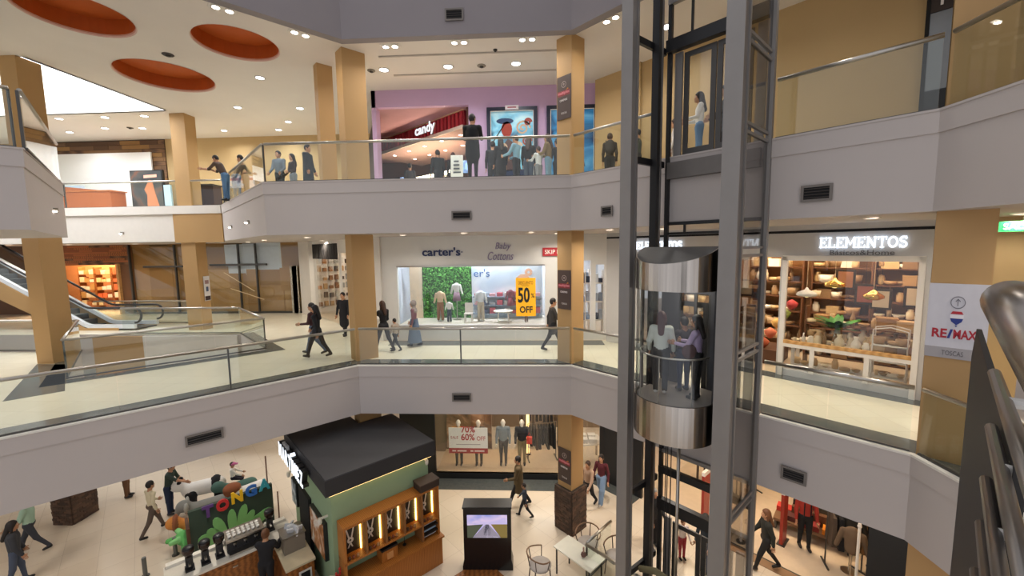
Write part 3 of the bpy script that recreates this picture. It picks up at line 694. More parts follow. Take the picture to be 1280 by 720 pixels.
def soft_mesh(prims, h=0.02, k=0.03, cut=()):
    """prims: (kind, ..., material index last); returns verts, quads, material per quad (surface nets)"""
    lo = np.min([prim_box(p)[0] for p in prims], 0)-3*h; hi = np.max([prim_box(p)[1] for p in prims], 0)+3*h
    n = np.ceil((hi-lo)/h).astype(int)+1
    ax = [lo[i]+np.arange(n[i])*h for i in range(3)]
    D = np.full(n, 1.0)
    def region(p, pad):
        a, b = prim_box(p); i0 = np.maximum(((a-pad-lo)/h).astype(int), 0); i1 = np.minimum(((b+pad-lo)/h).astype(int)+2, n)
        sl = tuple(slice(i0[i], i1[i]) for i in range(3))
        P = np.stack(np.meshgrid(*[ax[i][sl[i]] for i in range(3)], indexing='ij'), -1); return sl, P
    for p in prims:
        sl, P = region(p, 0.08); d = prim_d(p, P); e = D[sl]
        hh = np.clip(0.5+0.5*(e-d)/k, 0, 1); D[sl] = e*(1-hh)+d*hh-k*hh*(1-hh)
    for p in cut:
        sl, P = region(p, 0.05); D[sl] = np.maximum(D[sl], -prim_d(p, P))
    ins = D < 0
    c = np.zeros(np.array(n)-1, int)
    for i in (0, 1):
        for j in (0, 1):
            for l in (0, 1): c += ins[i:n[0]-1+i, j:n[1]-1+j, l:n[2]-1+l]
    act = (c > 0) & (c < 8); ids = np.full(act.shape, -1); ids[act] = np.arange(act.sum())
    idx = np.argwhere(act); V = np.zeros((len(idx), 3)); W = np.zeros(len(idx))
    cor = [(i, j, l) for i in (0, 1) for j in (0, 1) for l in (0, 1)]
    for a in cor:
        for axx in range(3):
            if a[axx]: continue
            b = list(a); b[axx] = 1
            da = D[idx[:,0]+a[0], idx[:,1]+a[1], idx[:,2]+a[2]]; db = D[idx[:,0]+b[0], idx[:,1]+b[1], idx[:,2]+b[2]]
            x = (da < 0) != (db < 0); t = np.where(x, da/np.where(x, da-db, 1), 0)
            q = np.array(a, float)+t[:, None]*(np.array(b)-np.array(a)); V[x] += q[x]; W[x] += 1
    V = lo+(idx+V/W[:, None])*h
    F = []
    for axx in range(3):
        s0 = [slice(0, n[i]) for i in range(3)]; s1 = list(s0); s0[axx] = slice(0, n[axx]-1); s1[axx] = slice(1, n[axx])
        A, Bq = ins[tuple(s0)], ins[tuple(s1)]; e = np.argwhere(A != Bq); u, w = [i for i in range(3) if i != axx]
        e = e[(e[:, u] > 0) & (e[:, w] > 0)]
        f = []
        for du, dw in ((1, 1), (0, 1), (0, 0), (1, 0)):
            q = e.copy(); q[:, u] -= du; q[:, w] -= dw; f.append(ids[q[:,0], q[:,1], q[:,2]])
        f = np.stack(f, 1); flip = A[e[:,0], e[:,1], e[:,2]]
        if axx == 1: flip = ~flip
        f[~flip] = f[~flip][:, ::-1]; F.append(f)
    F = np.concatenate(F); F = F[(F >= 0).all(1)]
    cen = V[F].mean(1); best = np.full(len(cen), 9.0); M = np.zeros(len(cen), int)
    for p in prims:
        d = prim_d(p, cen); m = d < best; best[m] = d[m]; M[m] = p[-1]
    return V, F, M
def soft_obj(name, prims, mats, parent=None, h=0.02, k=0.03, cut=(), extra=None, loc=(0,0,0), rz=0.0):
    V, F, M = soft_mesh(prims, h, k, cut)
    v = V.tolist(); f = F.tolist(); m = M.tolist()
    if extra:
        nn = len(v); v += [tuple(p) for p in extra.v]; f += [tuple(i+nn for i in q) for q in extra.f]; m += extra.m
    me = bpy.data.meshes.new(name); me.from_pydata(v, [], f)
    for q in mats: me.materials.append(q)
    me.polygons.foreach_set('material_index', m); me.polygons.foreach_set('use_smooth', [True]*len(f)); me.update()
    return link(name, me, parent, loc, rz)

# ------------------------------------------------------------------ lift shaft (frame: u along the right rim, v behind it)
RO = (PB[0], PB[1], 0)
ls = thing('lift_shaft', 'tall grey steel framed lift shaft with glass sides in the atrium', 'lift shaft', RO, RZ)
TOPZ = 16.2
def hpost(u0, u1, v0, v1, name='post'):
    mb = MB(); mb.box(u0, u1, v0, v0+0.05, 0, TOPZ); mb.box(u0, u1, v1-0.05, v1, 0, TOPZ); mb.box(u0+0.03, u1-0.03, v0+0.05, v1-0.05, 0, TOPZ)
    mb.build(name, M_LIFT, ls)
hpost(2.42, 2.66, -1.42, -1.18); hpost(4.34, 4.62, -1.42, -1.14)
MB().box(2.58, 2.68, -0.56, -0.44, 0, TOPZ).build('guide_rail', M_BLACK, ls); MB().box(2.60, 2.66, -0.30, -0.24, 0, TOPZ).build('guide_rail', M_LIFT, ls)
MB().box(2.70, 2.76, -0.62, -0.5, 0, TOPZ).build('guide_rail', M_BLACK, ls)
MB().box(4.27, 4.33, -1.12, -0.7, 0, TOPZ).build('guide_rail', M_BLACK, ls)
MB().box(4.56, 4.66, -0.08, 0.02, 0, TOPZ).build('post', M_LIFT, ls)
MB().box(2.66, 2.74, -0.08, 0.0, 0, TOPZ).build('post', M_BLACK, ls)
for z in (1.15, 3.55, 6.52, 8.32, 10.35, 11.75, 13.6):     # side glass with paired cross frames
    MB().box(4.57, 4.62, -1.14, -0.08, z-0.11, z-0.06).build('cross_frame', M_LIFT, ls); MB().box(4.57, 4.62, -1.14, -0.08, z+0.03, z+0.08).build('cross_frame', M_LIFT, ls)
for a, b in ((0.1, 1.04), (1.23, 3.44), (3.63, 6.41), (6.6, 8.21), (8.4, 10.24), (10.43, 11.64), (11.83, 13.49), (13.68, 16)):
    MB().box(4.59, 4.602, -1.14, -0.08, a, b).build('side_glass', M_GLASSL, ls)
for z in (1.2, 3.1, 10.15, 12.45, 13.75): MB().bar((2.54, -1.2, z), (2.62, -0.1, z), 0.07, 0.13).build('side_beam', M_BLACK, ls)
for a, b, dpt, m in ((3.22, 3.38, .1, M_BLACK), (2.35, 2.62, .14, M_BLACK), (8.86, 8.93, .06, M_BLACK), (8.66, 8.71, .05, M_BLACK), (12.42, 12.66, .16, M_BLACK), (13.38, 13.52, .1, M_LIFT), (7.42, 7.6, .1, M_BLACK), (3.72, 3.80, .08, M_LIFT)):
    MB().box(2.66, 4.56, -dpt, 0.0, a, b).build('header_beam', m, ls)
for u, z0, z1 in ((3.15, 12.66, 13.38), (3.1, 8.71, 8.86)): MB().box(u-0.02, u+0.02, -0.05, 0, z0, z1).build('mullion', M_BLACK, ls)
MB().box(2.72, 4.5, -0.12, 0.0, 9.84, 10.18).build('sill_plate', C('#77726e', 0.5, 0.5), ls)
for u in (3.02, 3.06, 3.14): MB().tube([(u, -0.45, 0), (u, -0.45, 4.8)], 0.012, 6).build('cable', M_BLACK, ls)
MB().tube([(3.42, -0.7, 0), (3.42, -0.7, 4.75)], 0.035, 10).build('piston', M_STEEL, ls, smooth=True)
MB().box(2.7, 4.3, -1.2, -0.1, 0.0, 0.35).build('pit_base', M_STEELD, ls)
MB().tube([(2.72, -0.9, 1.3), (3.1, -0.95, 1.5), (3.45, -0.9, 1.42), (3.7, -0.8, 1.1), (3.95, -0.75, 0.7), (4.1, -0.75, 0.3)], 0.07, 8).build('cable_chain', C('#6a6346'), ls, smooth=True)
def lift_door(z, label):
    t = thing('lift_door', label, 'door', RO, RZ)
    MB().box(2.74, 4.56, 0.02, 0.08, z, z+0.05).build('threshold', M_STEEL, t)
    for u0, u1 in ((2.98, 3.62), (3.64, 4.28)):
        mb = MB(); mb.box(u0, u0+0.1, 0.02, 0.06, z+0.05, z+2.1); mb.box(u1-0.1, u1, 0.02, 0.06, z+0.05, z+2.1); mb.box(u0+0.1, u1-0.1, 0.02, 0.06, z+0.05, z+0.17); mb.box(u0+0.1, u1-0.1, 0.02, 0.06, z+2.0, z+2.1)
        d = mb.build('door_leaf', M_STEELD, t); MB().box(u0+0.1, u1-0.1, 0.035, 0.045, z+0.17, z+2.0).build('pane', M_GLASSC, d)
    for u in (2.86, 4.42): MB().box(u-0.08, u+0.08, 0.02, 0.07, z+0.05, z+2.15).build('jamb', M_LIFT, t)
lift_door(Z2, 'glazed steel framed lift doors on the upper floor'); lift_door(Z1, 'glazed lift doors behind the lift car, first floor'); lift_door(0.0, 'glazed lift doors on the ground floor')

# the car
car = thing('lift_car', 'rounded panoramic lift car with steel bands and curved glass', 'lift', RO, RZ)
CU, CW, CV, CS = 3.42, 0.74, -0.98, 0.70
def arc(n=24, g=0.0): return [(CU-(CW+g)*math.cos(PI*i/n), CV-(CS+g)*math.sin(PI*i/n)) for i in range(n+1)]
def band(z0, z1, g, th, m, name, dip=0.0):
    a, b = arc(g=g), arc(g=g-th); mb = MB(); nn = len(a)-1
    for i in range(len(a)-1):
        q = [a[i], a[i+1], b[i+1], b[i]]; k0, k1 = z1-dip*math.sin(PI*i/nn), z1-dip*math.sin(PI*(i+1)/nn); vs = [(x,y,z0) for x,y in q]+[(q[0][0],q[0][1],k0), (q[1][0],q[1][1],k1), (q[2][0],q[2][1],k1), (q[3][0],q[3][1],k0)]
        mb.add(vs, [(0,1,2,3)[::-1], (4,5,6,7), (0,1,5,4), (2,3,7,6)])
    return mb.build(name, m, car, smooth=False)
M_STEELB = mat('polished_steel_band', '#c9c1b8', 0.22, 1.0, var=0.25, scale=14, sc3=(1, 1, 0.02))
band(4.74, 5.50, 0.02, 0.03, M_STEELB, 'lower_band'); band(7.60, 8.37, 0.02, 0.03, M_STEELB, 'upper_band', 0.27)
band(5.50, 7.60, 0.0, 0.012, M_GLASSCAR, 'curved_glass')
for z0, z1, nm, m in ((5.40, 5.45, 'car_floor', C('#9a9088', 0.3)), (4.74, 4.80, 'under_plate', M_STEELD), (7.62, 7.70, 'car_ceiling', C('#3b3a3e', 0.4))):
    MB().prism(arc(g=-0.02)+[(CU+CW-0.02, -0.12), (CU-CW+0.02, -0.12)], z0, z1).build(nm, m, car)
a = arc(g=0.0); mb = MB(); n = len(a)               # sloping dark cap on top
vs = [(x, y, 8.37-0.27*math.sin(PI*i/(n-1))) for i, (x, y) in enumerate(a)]+[(CU-CW+2*CW*i/(n-1), -0.9, 8.40) for i in range(n)]
mb.add(vs, [(i, i+1, n+i+1, n+i) for i in range(n-1)]); mb.prism([(CU-CW, -0.9), (CU+CW, -0.9), (CU+CW, -0.12), (CU-CW, -0.12)], 8.36, 8.40); mb.build('sloped_cap', C('#5b5957', 0.5, 0.4), car)
for u in (CU-CW, CU+CW): MB().box(u-0.02, u+0.02, -0.98, -0.12, 4.74, 8.36).build('side_frame', C('#4b494a', 0.4, 0.5), car) if u > CU else MB().box(u-0.02, u+0.02, -0.98, -0.90, 4.74, 8.36).build('side_frame', C('#4b494a', 0.4, 0.5), car)
MB().box(CU-CW, CU-CW+0.015, -0.9, -0.12, 5.45, 7.62).build('side_panel', M_GLASSL, car)
mb = MB(); mb.box(CU-CW, CU-0.35, -0.14, -0.10, 5.45, 7.62); mb.box(CU+0.32, CU+CW, -0.14, -0.10, 5.45, 7.62); mb.box(CU-0.35, CU+0.32, -0.14, -0.10, 7.42, 7.62); mb.build('rear_wall', C('#57565a', 0.35, 0.4), car)
for u in (CU-0.33, CU, CU+0.30): MB().box(u-0.03, u+0.03, -0.13, -0.09, 5.45, 7.42).build('door_frame', M_STEELD, car)
MB().tube([(x, y, 6.36) for x, y in arc(g=-0.09)], 0.018, 8).build('handrail', M_STEEL, car, smooth=True)
for i in (5, 12, 19):
    x, y = arc(g=-0.09)[i]; MB().tube([(x, y, 5.45), (x, y, 6.36)], 0.013, 6).build('handrail_post', M_STEEL, car)
MB().box(CU-0.3, CU+0.3, -0.75, -0.45, 7.605, 7.62).build('car_light', mat('dim_car_light', '#fff3df', emit=14.0), car)

# ------------------------------------------------------------------ railing of the landing where the viewer stands
DR = Vector((0.6955, 0.7184, -0.0148)); ks = 1.35; E0 = Vector((0, 0, EYE))
def near(x, y, z): return E0+(Vector((x, y, z))-E0)*ks
nr = thing('stair_railing', 'thick polished handrail over dark steel bars close at the right edge', 'railing', (0.85, 0.75, 6.9))
def nloc(p): return Vector(p)-Vector(nr.location)
p = near(0.745, 0.669, 8.334)+DR*0.02; MB().tube([nloc(p), nloc(p-DR*0.012), nloc(p-DR*0.05), nloc(p-DR*0.9)], 0.046, 20).build('handrail', mat('chrome_handrail', '#9c958f', 0.26, 1.0, var=0.03), nr, smooth=True)
for q in ((0.758, 0.696, 8.213), (0.759, 0.693, 8.121), (0.758, 0.692, 8.03), (0.757, 0.691, 7.952), (0.756, 0.691, 7.865)):
    p = near(*q); MB().tube([nloc(p), nloc(p-DR*0.9)], 0.011, 10).build('bar', mat('dull_steel_bar', '#8a8580', 0.35, 0.9), nr, smooth=True)
    sd = Vector((DR.y, -DR.x, 0)).normalized(); MB().tube([nloc(p-DR*0.25), nloc(p-DR*0.25+sd*0.07)], 0.01, 8).build('bar_bracket', C('#d8d4ce', 0.4), nr)
p0 = E0+(near(0.803, 0.777, 8.22)-E0)*2.0; sd = Vector((DR.y, -DR.x, 0)).normalized(); mb = MB()
a = nloc(p0); dd = Vector((DR.x, DR.y, 0)).normalized(); b = nloc(p0-dd*0.22); b.z += 0.17; e = nloc(p0-dd*1.9); e.z = b.z
vs = []
for off in (0.05, 0.066):
    o_ = sd*off-sd*0.05
    vs += [a+o_, b+o_, e+o_, Vector((e.x, e.y, -0.4))+o_, Vector((a.x, a.y, -0.4))+o_]
mb.add(vs, [(0,1,2,3,4), (9,8,7,6,5), (0,5,6,1), (1,6,7,2), (2,7,8,3), (3,8,9,4), (4,9,5,0)]); mb.build('side_plate', mat('dark_perforated_plate', '#2e2c2b', 0.6, 0.3, var=0.25, scale=120), nr)

# ------------------------------------------------------------------ escalators
def escalator(label, root, length_up, z_rise, tan=True, rz=0.0):
    """lower landing at the root, climbing towards local -x"""
    t = thing('escalator', label, 'escalator', root, rz)
    run = z_rise/math.tan(math.radians(30)); x0 = -1.0
    prof = [(0.9, 0), (x0, 0)]+[(x0-0.5*i/3, 0.02*i*i) for i in (1, 2)]+[(x0-0.5-run, z_rise), (x0-2.0-run, z_rise)]
    for y, nm in ((-0.52, 'near'), (0.52, 'far')):
        mb = MB()                        # bright skirt band along the steps
        for a, b in zip(prof, prof[1:]): mb.bar((a[0], y, a[1]+0.16), (b[0], y, b[1]+0.16), 0.12, 0.17)
        mb.build('skirt', mat('bright_aluminium', '#e6eaf0', 0.3, 0.0), t)
        mb = MB()
        for a, b in zip(prof, prof[1:]): mb.add([(a[0], y-0.006, a[1]+0.25), (b[0], y-0.006, b[1]+0.25), (b[0], y-0.006, b[1]+0.92), (a[0], y-0.006, a[1]+0.92), (a[0], y+0.006, a[1]+0.25), (b[0], y+0.006, b[1]+0.25), (b[0], y+0.006, b[1]+0.92), (a[0], y+0.006, a[1]+0.92)], [(0,1,2,3), (7,6,5,4), (3,2,6,7)])
        mb.build('balustrade_glass', M_GLASS, t)
        h = [(0.9+0.3*math.cos(u), y, 0.64-0.32*math.sin(u)) for u in [PI/2-0.2*i for i in range(16)]]
        MB().tube(h[::1]+[(a[0], y, a[1]+0.96) for a in prof], 0.045, 8).build('handrail', M_BLACK, t, smooth=True)
    for i in range(int(run/0.4)):
        xx = x0-0.5-i*0.4; zz = 0.05+i*0.4*z_rise/run
        mb = MB(); mb.box(xx-0.42, xx, -0.46, 0.46, zz+0.02, zz+0.08); mb.box(xx-0.03, xx, -0.46, 0.46, zz-0.18, zz+0.02); mb.build('step', C('#5d6266', 0.45, 0.6), t)
    MB().box(x0-0.5, 0.9, -0.46, 0.46, 0, 0.05).build('landing_plate', M_STEELD, t)
    mb = MB()
    for y in (-0.6, 0.58):
        mb.vprism([(0.2, -0.1), (0.2, 0.1), (x0-0.3, 0.1), (x0-0.5-run, z_rise+0.08), (x0-2-run, z_rise+0.08), (x0-2-run, z_rise-1.0), (x0-0.9-run, z_rise-1.0), (x0-1.0, -0.1)], y, y+0.02)
    mb.build('truss_cladding', M_TAN if tan else C('#8c9296', 0.5), t)
    vs = [(x0-1.0, -0.58, -0.1), (x0-0.9-run, -0.58, z_rise-1.0), (x0-0.9-run, 0.58, z_rise-1.0), (x0-1.0, 0.58, -0.1)]
    MB().add(vs, [(0, 1, 2, 3)]).build('underside', M_TAN if tan else C('#8c9296', 0.5), t)
    return t
escalator('escalator climbing to the upper floor behind the square tan column', (-17.9, 17.0, Z1+0.01), 0, Z2-Z1-0.02)
escalator('escalator from the ground floor inside the escalator well', (-19.0, 14.2, 0.01), 0, Z1-0.03, tan=False)

tag(MB().box(-17.9, -15.75, 15.50, 15.58, 1.9, Z1-0.05).build('tan_cladding', M_TAN), 'tan cladding panel inside the escalator well', 'panel')
tag(MB().box(-15.75, -11.8, 15.50, 15.58, 1.9, Z1-0.05).build('white_cladding', M_WHITE), 'white cladding panel inside the escalator well', 'panel')
t = thing('notice', 'white and dark notice fixed to the far tan column, first floor', 'notice', (-13.93, 16.62, 6.35)); MB().box(0, 0.015, 0, 0.32, 0, 1.05).build('sheet', C('#dad6d6'), t); MB().box(0.015, 0.02, 0.02, 0.30, 0.02, 0.2).build('dark_band', C('#3a2420'), t); MB().box(0.015, 0.02, 0.1, 0.22, 0.4, 0.6).build('printed_mark', C('#4a5a78'), t); MB().box(0.015, 0.02, 0.06, 0.26, 0.72, 0.88).build('printed_lines', C('#9a7a78'), t)

# ------------------------------------------------------------------ signs
def sign(label, loc, rz, cat='shop sign', name='shop_sign'): return thing(name, label, cat, loc, rz)
M_NAVY = C('#1c2a5c', 0.4)
s = sign('dark blue rounded shop name on the pale facade of the children shop', (-3.9, 14.39, 8.17), 0)
text_mb("carter's", 1.36, 0.30, 0.03, bold=0.02).build('lettering', M_NAVY, s); MB().lathe([(0.025, 0), (0.025, 0.03)], 10).build('dot', M_NAVY, s, (1.42, -0.03, 0.13), rot=(PI/2, 0, 0))
s = sign('two line lilac script lettering on the facade of the children shop', (-1.6, 14.39, 8.0), 0)
SL = Matrix.Shear('XZ', 4, (0.25, 0)) if False else None
for txt, x, z, w, h in (('Baby', 0.28, 0.31, 0.52, 0.30), ('Cottons', 0.0, 0.0, 0.90, 0.29)):
    mb = text_mb(txt, w, h, 0.03, bold=-0.005); mb.v = [(a+c_*0.22, b, c_) for a, b, c_ in mb.v]; mb.build('lettering', C('#8d7f9e', 0.5), s, (x, 0, z))
s = sign('red sign plate with white capitals at the right end of the facade', (0.35, 14.39, 8.12), 0)
MB().box(0, 0.95, -0.04, 0, 0, 0.29).build('plate', C('#b3202a', 0.5), s); text_mb('SKIP HOP', 0.8, 0.15, 0.01, y0=-0.04, x0=0.08, z0=0.07, bold=0.01).build('lettering', C('#f5ede8'), s)
def slab(word, H, w, d, gap):
    """slab serif capitals from strokes"""
    mb = MB(); x = 0.0; s_ = 0.16*H
    def st(pts, ww=w): mb.stroke([(x+a*H, b*H) for a, b in pts], ww, d)
    def serif(cx, z, half=0.16): mb.box(x+(cx-half)*H, x+(cx+half)*H, -d, 0, z*H-w*0.3 if z > 0.5 else z*H, z*H if z > 0.5 else z*H+w*0.6) if False else mb.box(x+(cx-half)*H, x+(cx+half)*H, -d, 0, (z*H-w*0.55) if z > 0.5 else 0, H if z > 0.5 else w*0.55)
    for ch in word:
        if ch == 'E':
            st([(0.16, 0), (0.16, 1)]); mb.box(x, x+0.78*H, -d, 0, 0, w*0.6); mb.box(x, x+0.76*H, -d, 0, H-w*0.6, H); mb.box(x+0.16*H, x+0.56*H, -d, 0, 0.5*H-w*0.28, 0.5*H+w*0.28)
            mb.box(x+0.70*H, x+0.78*H, -d, 0, 0, 0.28*H); mb.box(x+0.68*H, x+0.76*H, -d, 0, 0.74*H, H); mb.box(x+0.50*H, x+0.57*H, -d, 0, 0.37*H, 0.63*H); W = 0.8
        elif ch == 'L':
            st([(0.2, 0), (0.2, 1)]); serif(0.2, 1, 0.2); mb.box(x, x+0.76*H, -d, 0, 0, w*0.6); mb.box(x+0.68*H, x+0.76*H, -d, 0, 0, 0.34*H); W = 0.78
        elif ch == 'M':
            st([(0.16, 0), (0.16, 1)]); st([(0.96, 0), (0.96, 1)]); st([(0.16, 1), (0.56, 0.3), (0.96, 1)], w*0.8); serif(0.12, 0, 0.16); serif(1.0, 0, 0.16); serif(0.08, 1, 0.12); serif(1.04, 1, 0.12); W = 1.14
        elif ch == 'N':
            st([(0.16, 0), (0.16, 1)], w*0.8); st([(0.82, 0), (0.82, 1)], w*0.8); st([(0.16, 1), (0.82, 0)]); serif(0.16, 0, 0.16); serif(0.1, 1, 0.12); serif(0.82, 1, 0.16); W = 0.98
        elif ch == 'T':
            st([(0.42, 0), (0.42, 1)]); serif(0.42, 0, 0.2); mb.box(x, x+0.84*H, -d, 0, H-w*0.6, H); mb.box(x, x+0.08*H, -d, 0, 0.7*H, H); mb.box(x+0.76*H, x+0.84*H, -d, 0, 0.7*H, H); W = 0.86
        elif ch == 'O':
            st([(0.45+0.38*math.cos(a), 0.5+0.43*math.sin(a)) for a in [2*PI*i/20 for i in range(21)]]); W = 0.92
        elif ch == 'S':
            pts = [(0.36+0.27*math.cos(a), 0.73+0.21*math.sin(a)) for a in [0.2+i*(1.5*PI-0.2)/10 for i in range(11)]]+[(0.36+0.29*math.cos(a), 0.28+0.22*math.sin(a)) for a in [PI/2-i*(1.45*PI)/10 for i in range(1, 11)]]
            st(pts); mb.box(x+0.58*H, x+0.65*H, -d, 0, 0.70*H, H); mb.box(x+0.03*H, x+0.10*H, -d, 0, 0, 0.3*H); W = 0.72
        else: W = 0.4
        x += (W+gap)*H
    mb.width = x; return mb
for u, lab in ((4.82, 'lit white slab serif shop name above the homeware shop window'), (0.05, 'lit white slab serif shop name seen through the lift shaft')):
    p = RP(u, 3.18); s = sign(lab, (p[0], p[1], 8.32), RZ)
    mb = slab('ELEMENTOS', 0.24, 0.043, 0.05, 0.10); k_ = 1.50/mb.width; mb.v = [(a*k_, b, c_) for a, b, c_ in mb.v]; mb.build('lettering', M_SIGNW, s)
    text_mb('Básicos&Home', 1.1, 0.11, 0.02).build('small_lettering', C('#6f6a68', 0.5), s, (0.2, 0, -0.16))
# dark signs on the column with the brick base
def dark_sign(z0, z1, lab):
    o = (1.07-R2*0.5, 11.36+R2*0.5); s = sign(lab, (o[0]-0.012, o[1]-0.012, z0), RZ, 'sign', 'column_sign'); H = z1-z0
    MB().box(0.02, 0.5, -0.015, 0, 0, H).build('panel', C('#4a3a35', 0.45), s)
    mb = MB(); mb.stroke([(0.26+0.075*math.cos(2*PI*i/20), H*0.80+0.075*math.sin(2*PI*i/20)) for i in range(20)], 0.012, 0.006, closed=True); mb.stroke([(0.235, H*0.80), (0.26, H*0.80+0.03), (0.285, H*0.80)], 0.01, 0.006); mb.stroke([(0.26, H*0.80-0.035), (0.26, H*0.80+0.03)], 0.01, 0.006)
    mb.build('arrow_emblem', C('#b9a9a0'), s, (0, -0.015, 0))
    text_mb('multiplex', 0.40, 0.10, 0.006, bold=0.02).build('red_lettering', C('#e58a92', 0.5), s, (0.06, -0.015, H*0.56)); MB().box(0.05, 0.47, -0.017, -0.015, H*0.54, H*0.66).build('red_band', C('#8a2c34', 0.5), s)
    MB().vprism([(0.34, H*0.66), (0.42, H*0.67), (0.40, H*0.70)], -0.02, -0.015).build('flame_mark', C('#d88a2a'), s)
    text_mb('CINEMAS', 0.26, 0.055, 0.006).build('white_lettering', C('#e8e0dc'), s, (0.12, -0.015, H*0.42)); text_mb('TOSCAS', 0.2, 0.05, 0.006).build('white_lettering', C('#cfc6c0'), s, (0.16, -0.015, H*0.12))
dark_sign(11.86, 12.98, 'dark brown column sign at the upper floor, highest of three'); dark_sign(6.68, 7.78, 'dark brown column sign at the first floor, middle of three'); dark_sign(1.53, 2.56, 'dark brown column sign above the brick base, lowest of three')
# white and grey sign on the broad corner column
p = RP(6.795, 0.11); s = sign('white property agency sign on the broad tan corner column', (p[0], p[1], 6.72), RZ, 'sign', 'column_sign')
MB().box(0.0, 0.95, -0.02, 0, 0.16, 1.10).build('panel', C('#d5d3da', 0.5), s); MB().box(0.0, 0.95, -0.02, 0, 0, 0.16).build('lower_panel', C('#a9a4a6', 0.5), s)
mb = MB(); mb.stroke([(0.47+0.11*math.cos(2*PI*i/24), 0.83+0.085*math.sin(2*PI*i/24)) for i in range(24)], 0.012, 0.006, closed=True); mb.stroke([(0.47, 0.78), (0.47, 0.88)], 0.012, 0.006); mb.stroke([(0.435, 0.845), (0.47, 0.88), (0.505, 0.845)], 0.012, 0.006); mb.build('arrow_emblem', C('#77757f'), s, (0, -0.02, 0))
mb = MB(); mb.vprism([(0.37, 0.66), (0.40, 0.70), (0.54, 0.70), (0.57, 0.66)], -0.006, 0, 0); mb.vprism([(0.365, 0.60), (0.365, 0.655), (0.575, 0.655), (0.575, 0.60)], -0.006, 0, 1); mb.vprism([(0.37, 0.595), (0.57, 0.595), (0.55, 0.55), (0.47, 0.50), (0.39, 0.55)], -0.006, 0, 2); mb.vprism([(0.45, 0.495), (0.49, 0.495), (0.475, 0.475), (0.465, 0.475)], -0.006, 0, 2)
mb.build('balloon_emblem', [C('#b8323c'), C('#eeeaf0'), C('#2a3c88')], s, (0, -0.02, 0))
mb = text_mb('RE', 0.24, 0.135, 0.006, 0, 0.03, None, 0.10, 0.30); text_mb('MAX', 0.36, 0.135, 0.006, 0, 0.03, mb, 0.44, 0.30); mb.build('red_lettering', C('#b02a38'), s, (0, -0.02, 0)); MB().vprism([(0.345, 0.30), (0.385, 0.30), (0.43, 0.435), (0.39, 0.435)], -0.007, 0).build('blue_slash', C('#2a3c88'), s, (0, -0.02, 0))
text_mb('TOSCAS', 0.34, 0.07, 0.005, 0, -0.005, None, 0.28, 0.045).build('grey_lettering', C('#6e696c'), s, (0, -0.02, 0))
s.scale = (0.64, 1, 1)
# emergency exit sign
s = sign('small green exit sign in white capitals hanging by the right passage', (7.9, 7.42, 8.58), RZ, 'sign', 'exit_sign'); MB().box(0, 0.55, -0.04, 0, 0, 0.17).build('plate', mat('green_lit_sign', '#1f9a4c', emit=1.2), s); text_mb('SALIDA', 0.44, 0.10, 0.006, 0, 0.01, None, 0.05, 0.035, -0.04).build('lettering', M_SIGNW, s); MB().tube([(0.27, -0.02, 0.17), (0.27, -0.02, 0.29)], 0.01).build('hanger', M_STEELD, s)
# dark niche and arrow sign beside the upper corner column
p = RP(6.37, 3.12); s = sign('tall dark wall niche with a white arrow sign at its top', (p[0], p[1], Z2), RZ, 'sign', 'wall_niche')
MB().box(0, 0.3, -0.03, 0, 0, 1.1).build('lower_panel', M_BLACK, s); MB().box(0, 0.3, -0.02, 0, 1.1, 2.55).build('mirror_panel', C('#7d7f80', 0.2, 0.4), s); MB().box(0, 0.3, -0.04, 0, 2.55, 3.3).build('arrow_plate', C('#3a302c'), s)
mb = MB(); mb.stroke([(0.2, 2.65), (0.2, 3.1)], 0.04, 0.006); mb.stroke([(0.1, 2.95), (0.2, 3.1), (0.3, 2.95)], 0.035, 0.006); mb.build('arrow', C('#e8e4e0'), s, (-0.05, -0.04, 0))
MB().box(-0.06, 0.0, -0.05, 0, 0, 3.73).build('dark_edge', M_BLACKM, s)

# ------------------------------------------------------------------ cinema front on the upper floor
def poster(label, x, w, z0, h, stops, marks):
    t = thing('film_poster', label, 'poster', (x, 14.79, z0))
    mb = MB(); f = 0.13
    mb.box(-f, w+f, -0.09, 0, -f, 0); mb.box(-f, w+f, -0.09, 0, h, h+f); mb.box(-f, 0, -0.09, 0, 0, h); mb.box(w, w+f, -0.09, 0, 0, h); mb.build('frame', C('#141b33', 0.35), t)
    mb = MB(); g_ = 0.02; mb.box(0, w, -0.10, -0.085, 0, g_); mb.box(0, w, -0.10, -0.085, h-g_, h); mb.box(0, g_, -0.10, -0.085, 0, h); mb.box(w-g_, w, -0.10, -0.085, 0, h); mb.build('inner_edge', M_WHITE, t)
    MB().box(0, w, -0.03, 0, 0, h).build('print', art('poster_print_%d' % int(x*10+50), stops, 0.9, 1.6, emit=0.25), t)
    for poly, c_ in marks: MB().vprism(poly, -0.036, -0.03).build('printed_shape', c_ if not isinstance(c_, str) else C(c_, 0.4), t)
    return t
t = poster('blue framed film poster with a red face and curling shapes, left of the pair', -1.42, 1.50, Z2+0.55, 2.33, [(0.25, '#17416e'), (0.45, '#7fc4dd'), (0.6, '#bfe2ea'), (0.8, '#5d9cc4')],
    [([(0.50+0.30*math.cos(q), 2.0+0.10*math.sin(q)) for q in [2*PI*i/16 for i in range(16)]], '#24406a'), ([(0.56+0.19*math.cos(q), 1.72+0.27*math.sin(q)) for q in [2*PI*i/16 for i in range(16)]], '#a83a24'), ([(0.2, 0.3), (0.35, 1.1), (0.6, 1.4), (0.9, 1.2), (1.05, 0.3)], '#5a3a34'), ([(0.05, 1.3), (0.5, 1.95), (0.53, 1.93), (0.08, 1.28)], '#1b2430'), ([(0.05, 0.05), (1.45, 0.05), (1.45, 0.35), (0.05, 0.35)], '#142b52')])
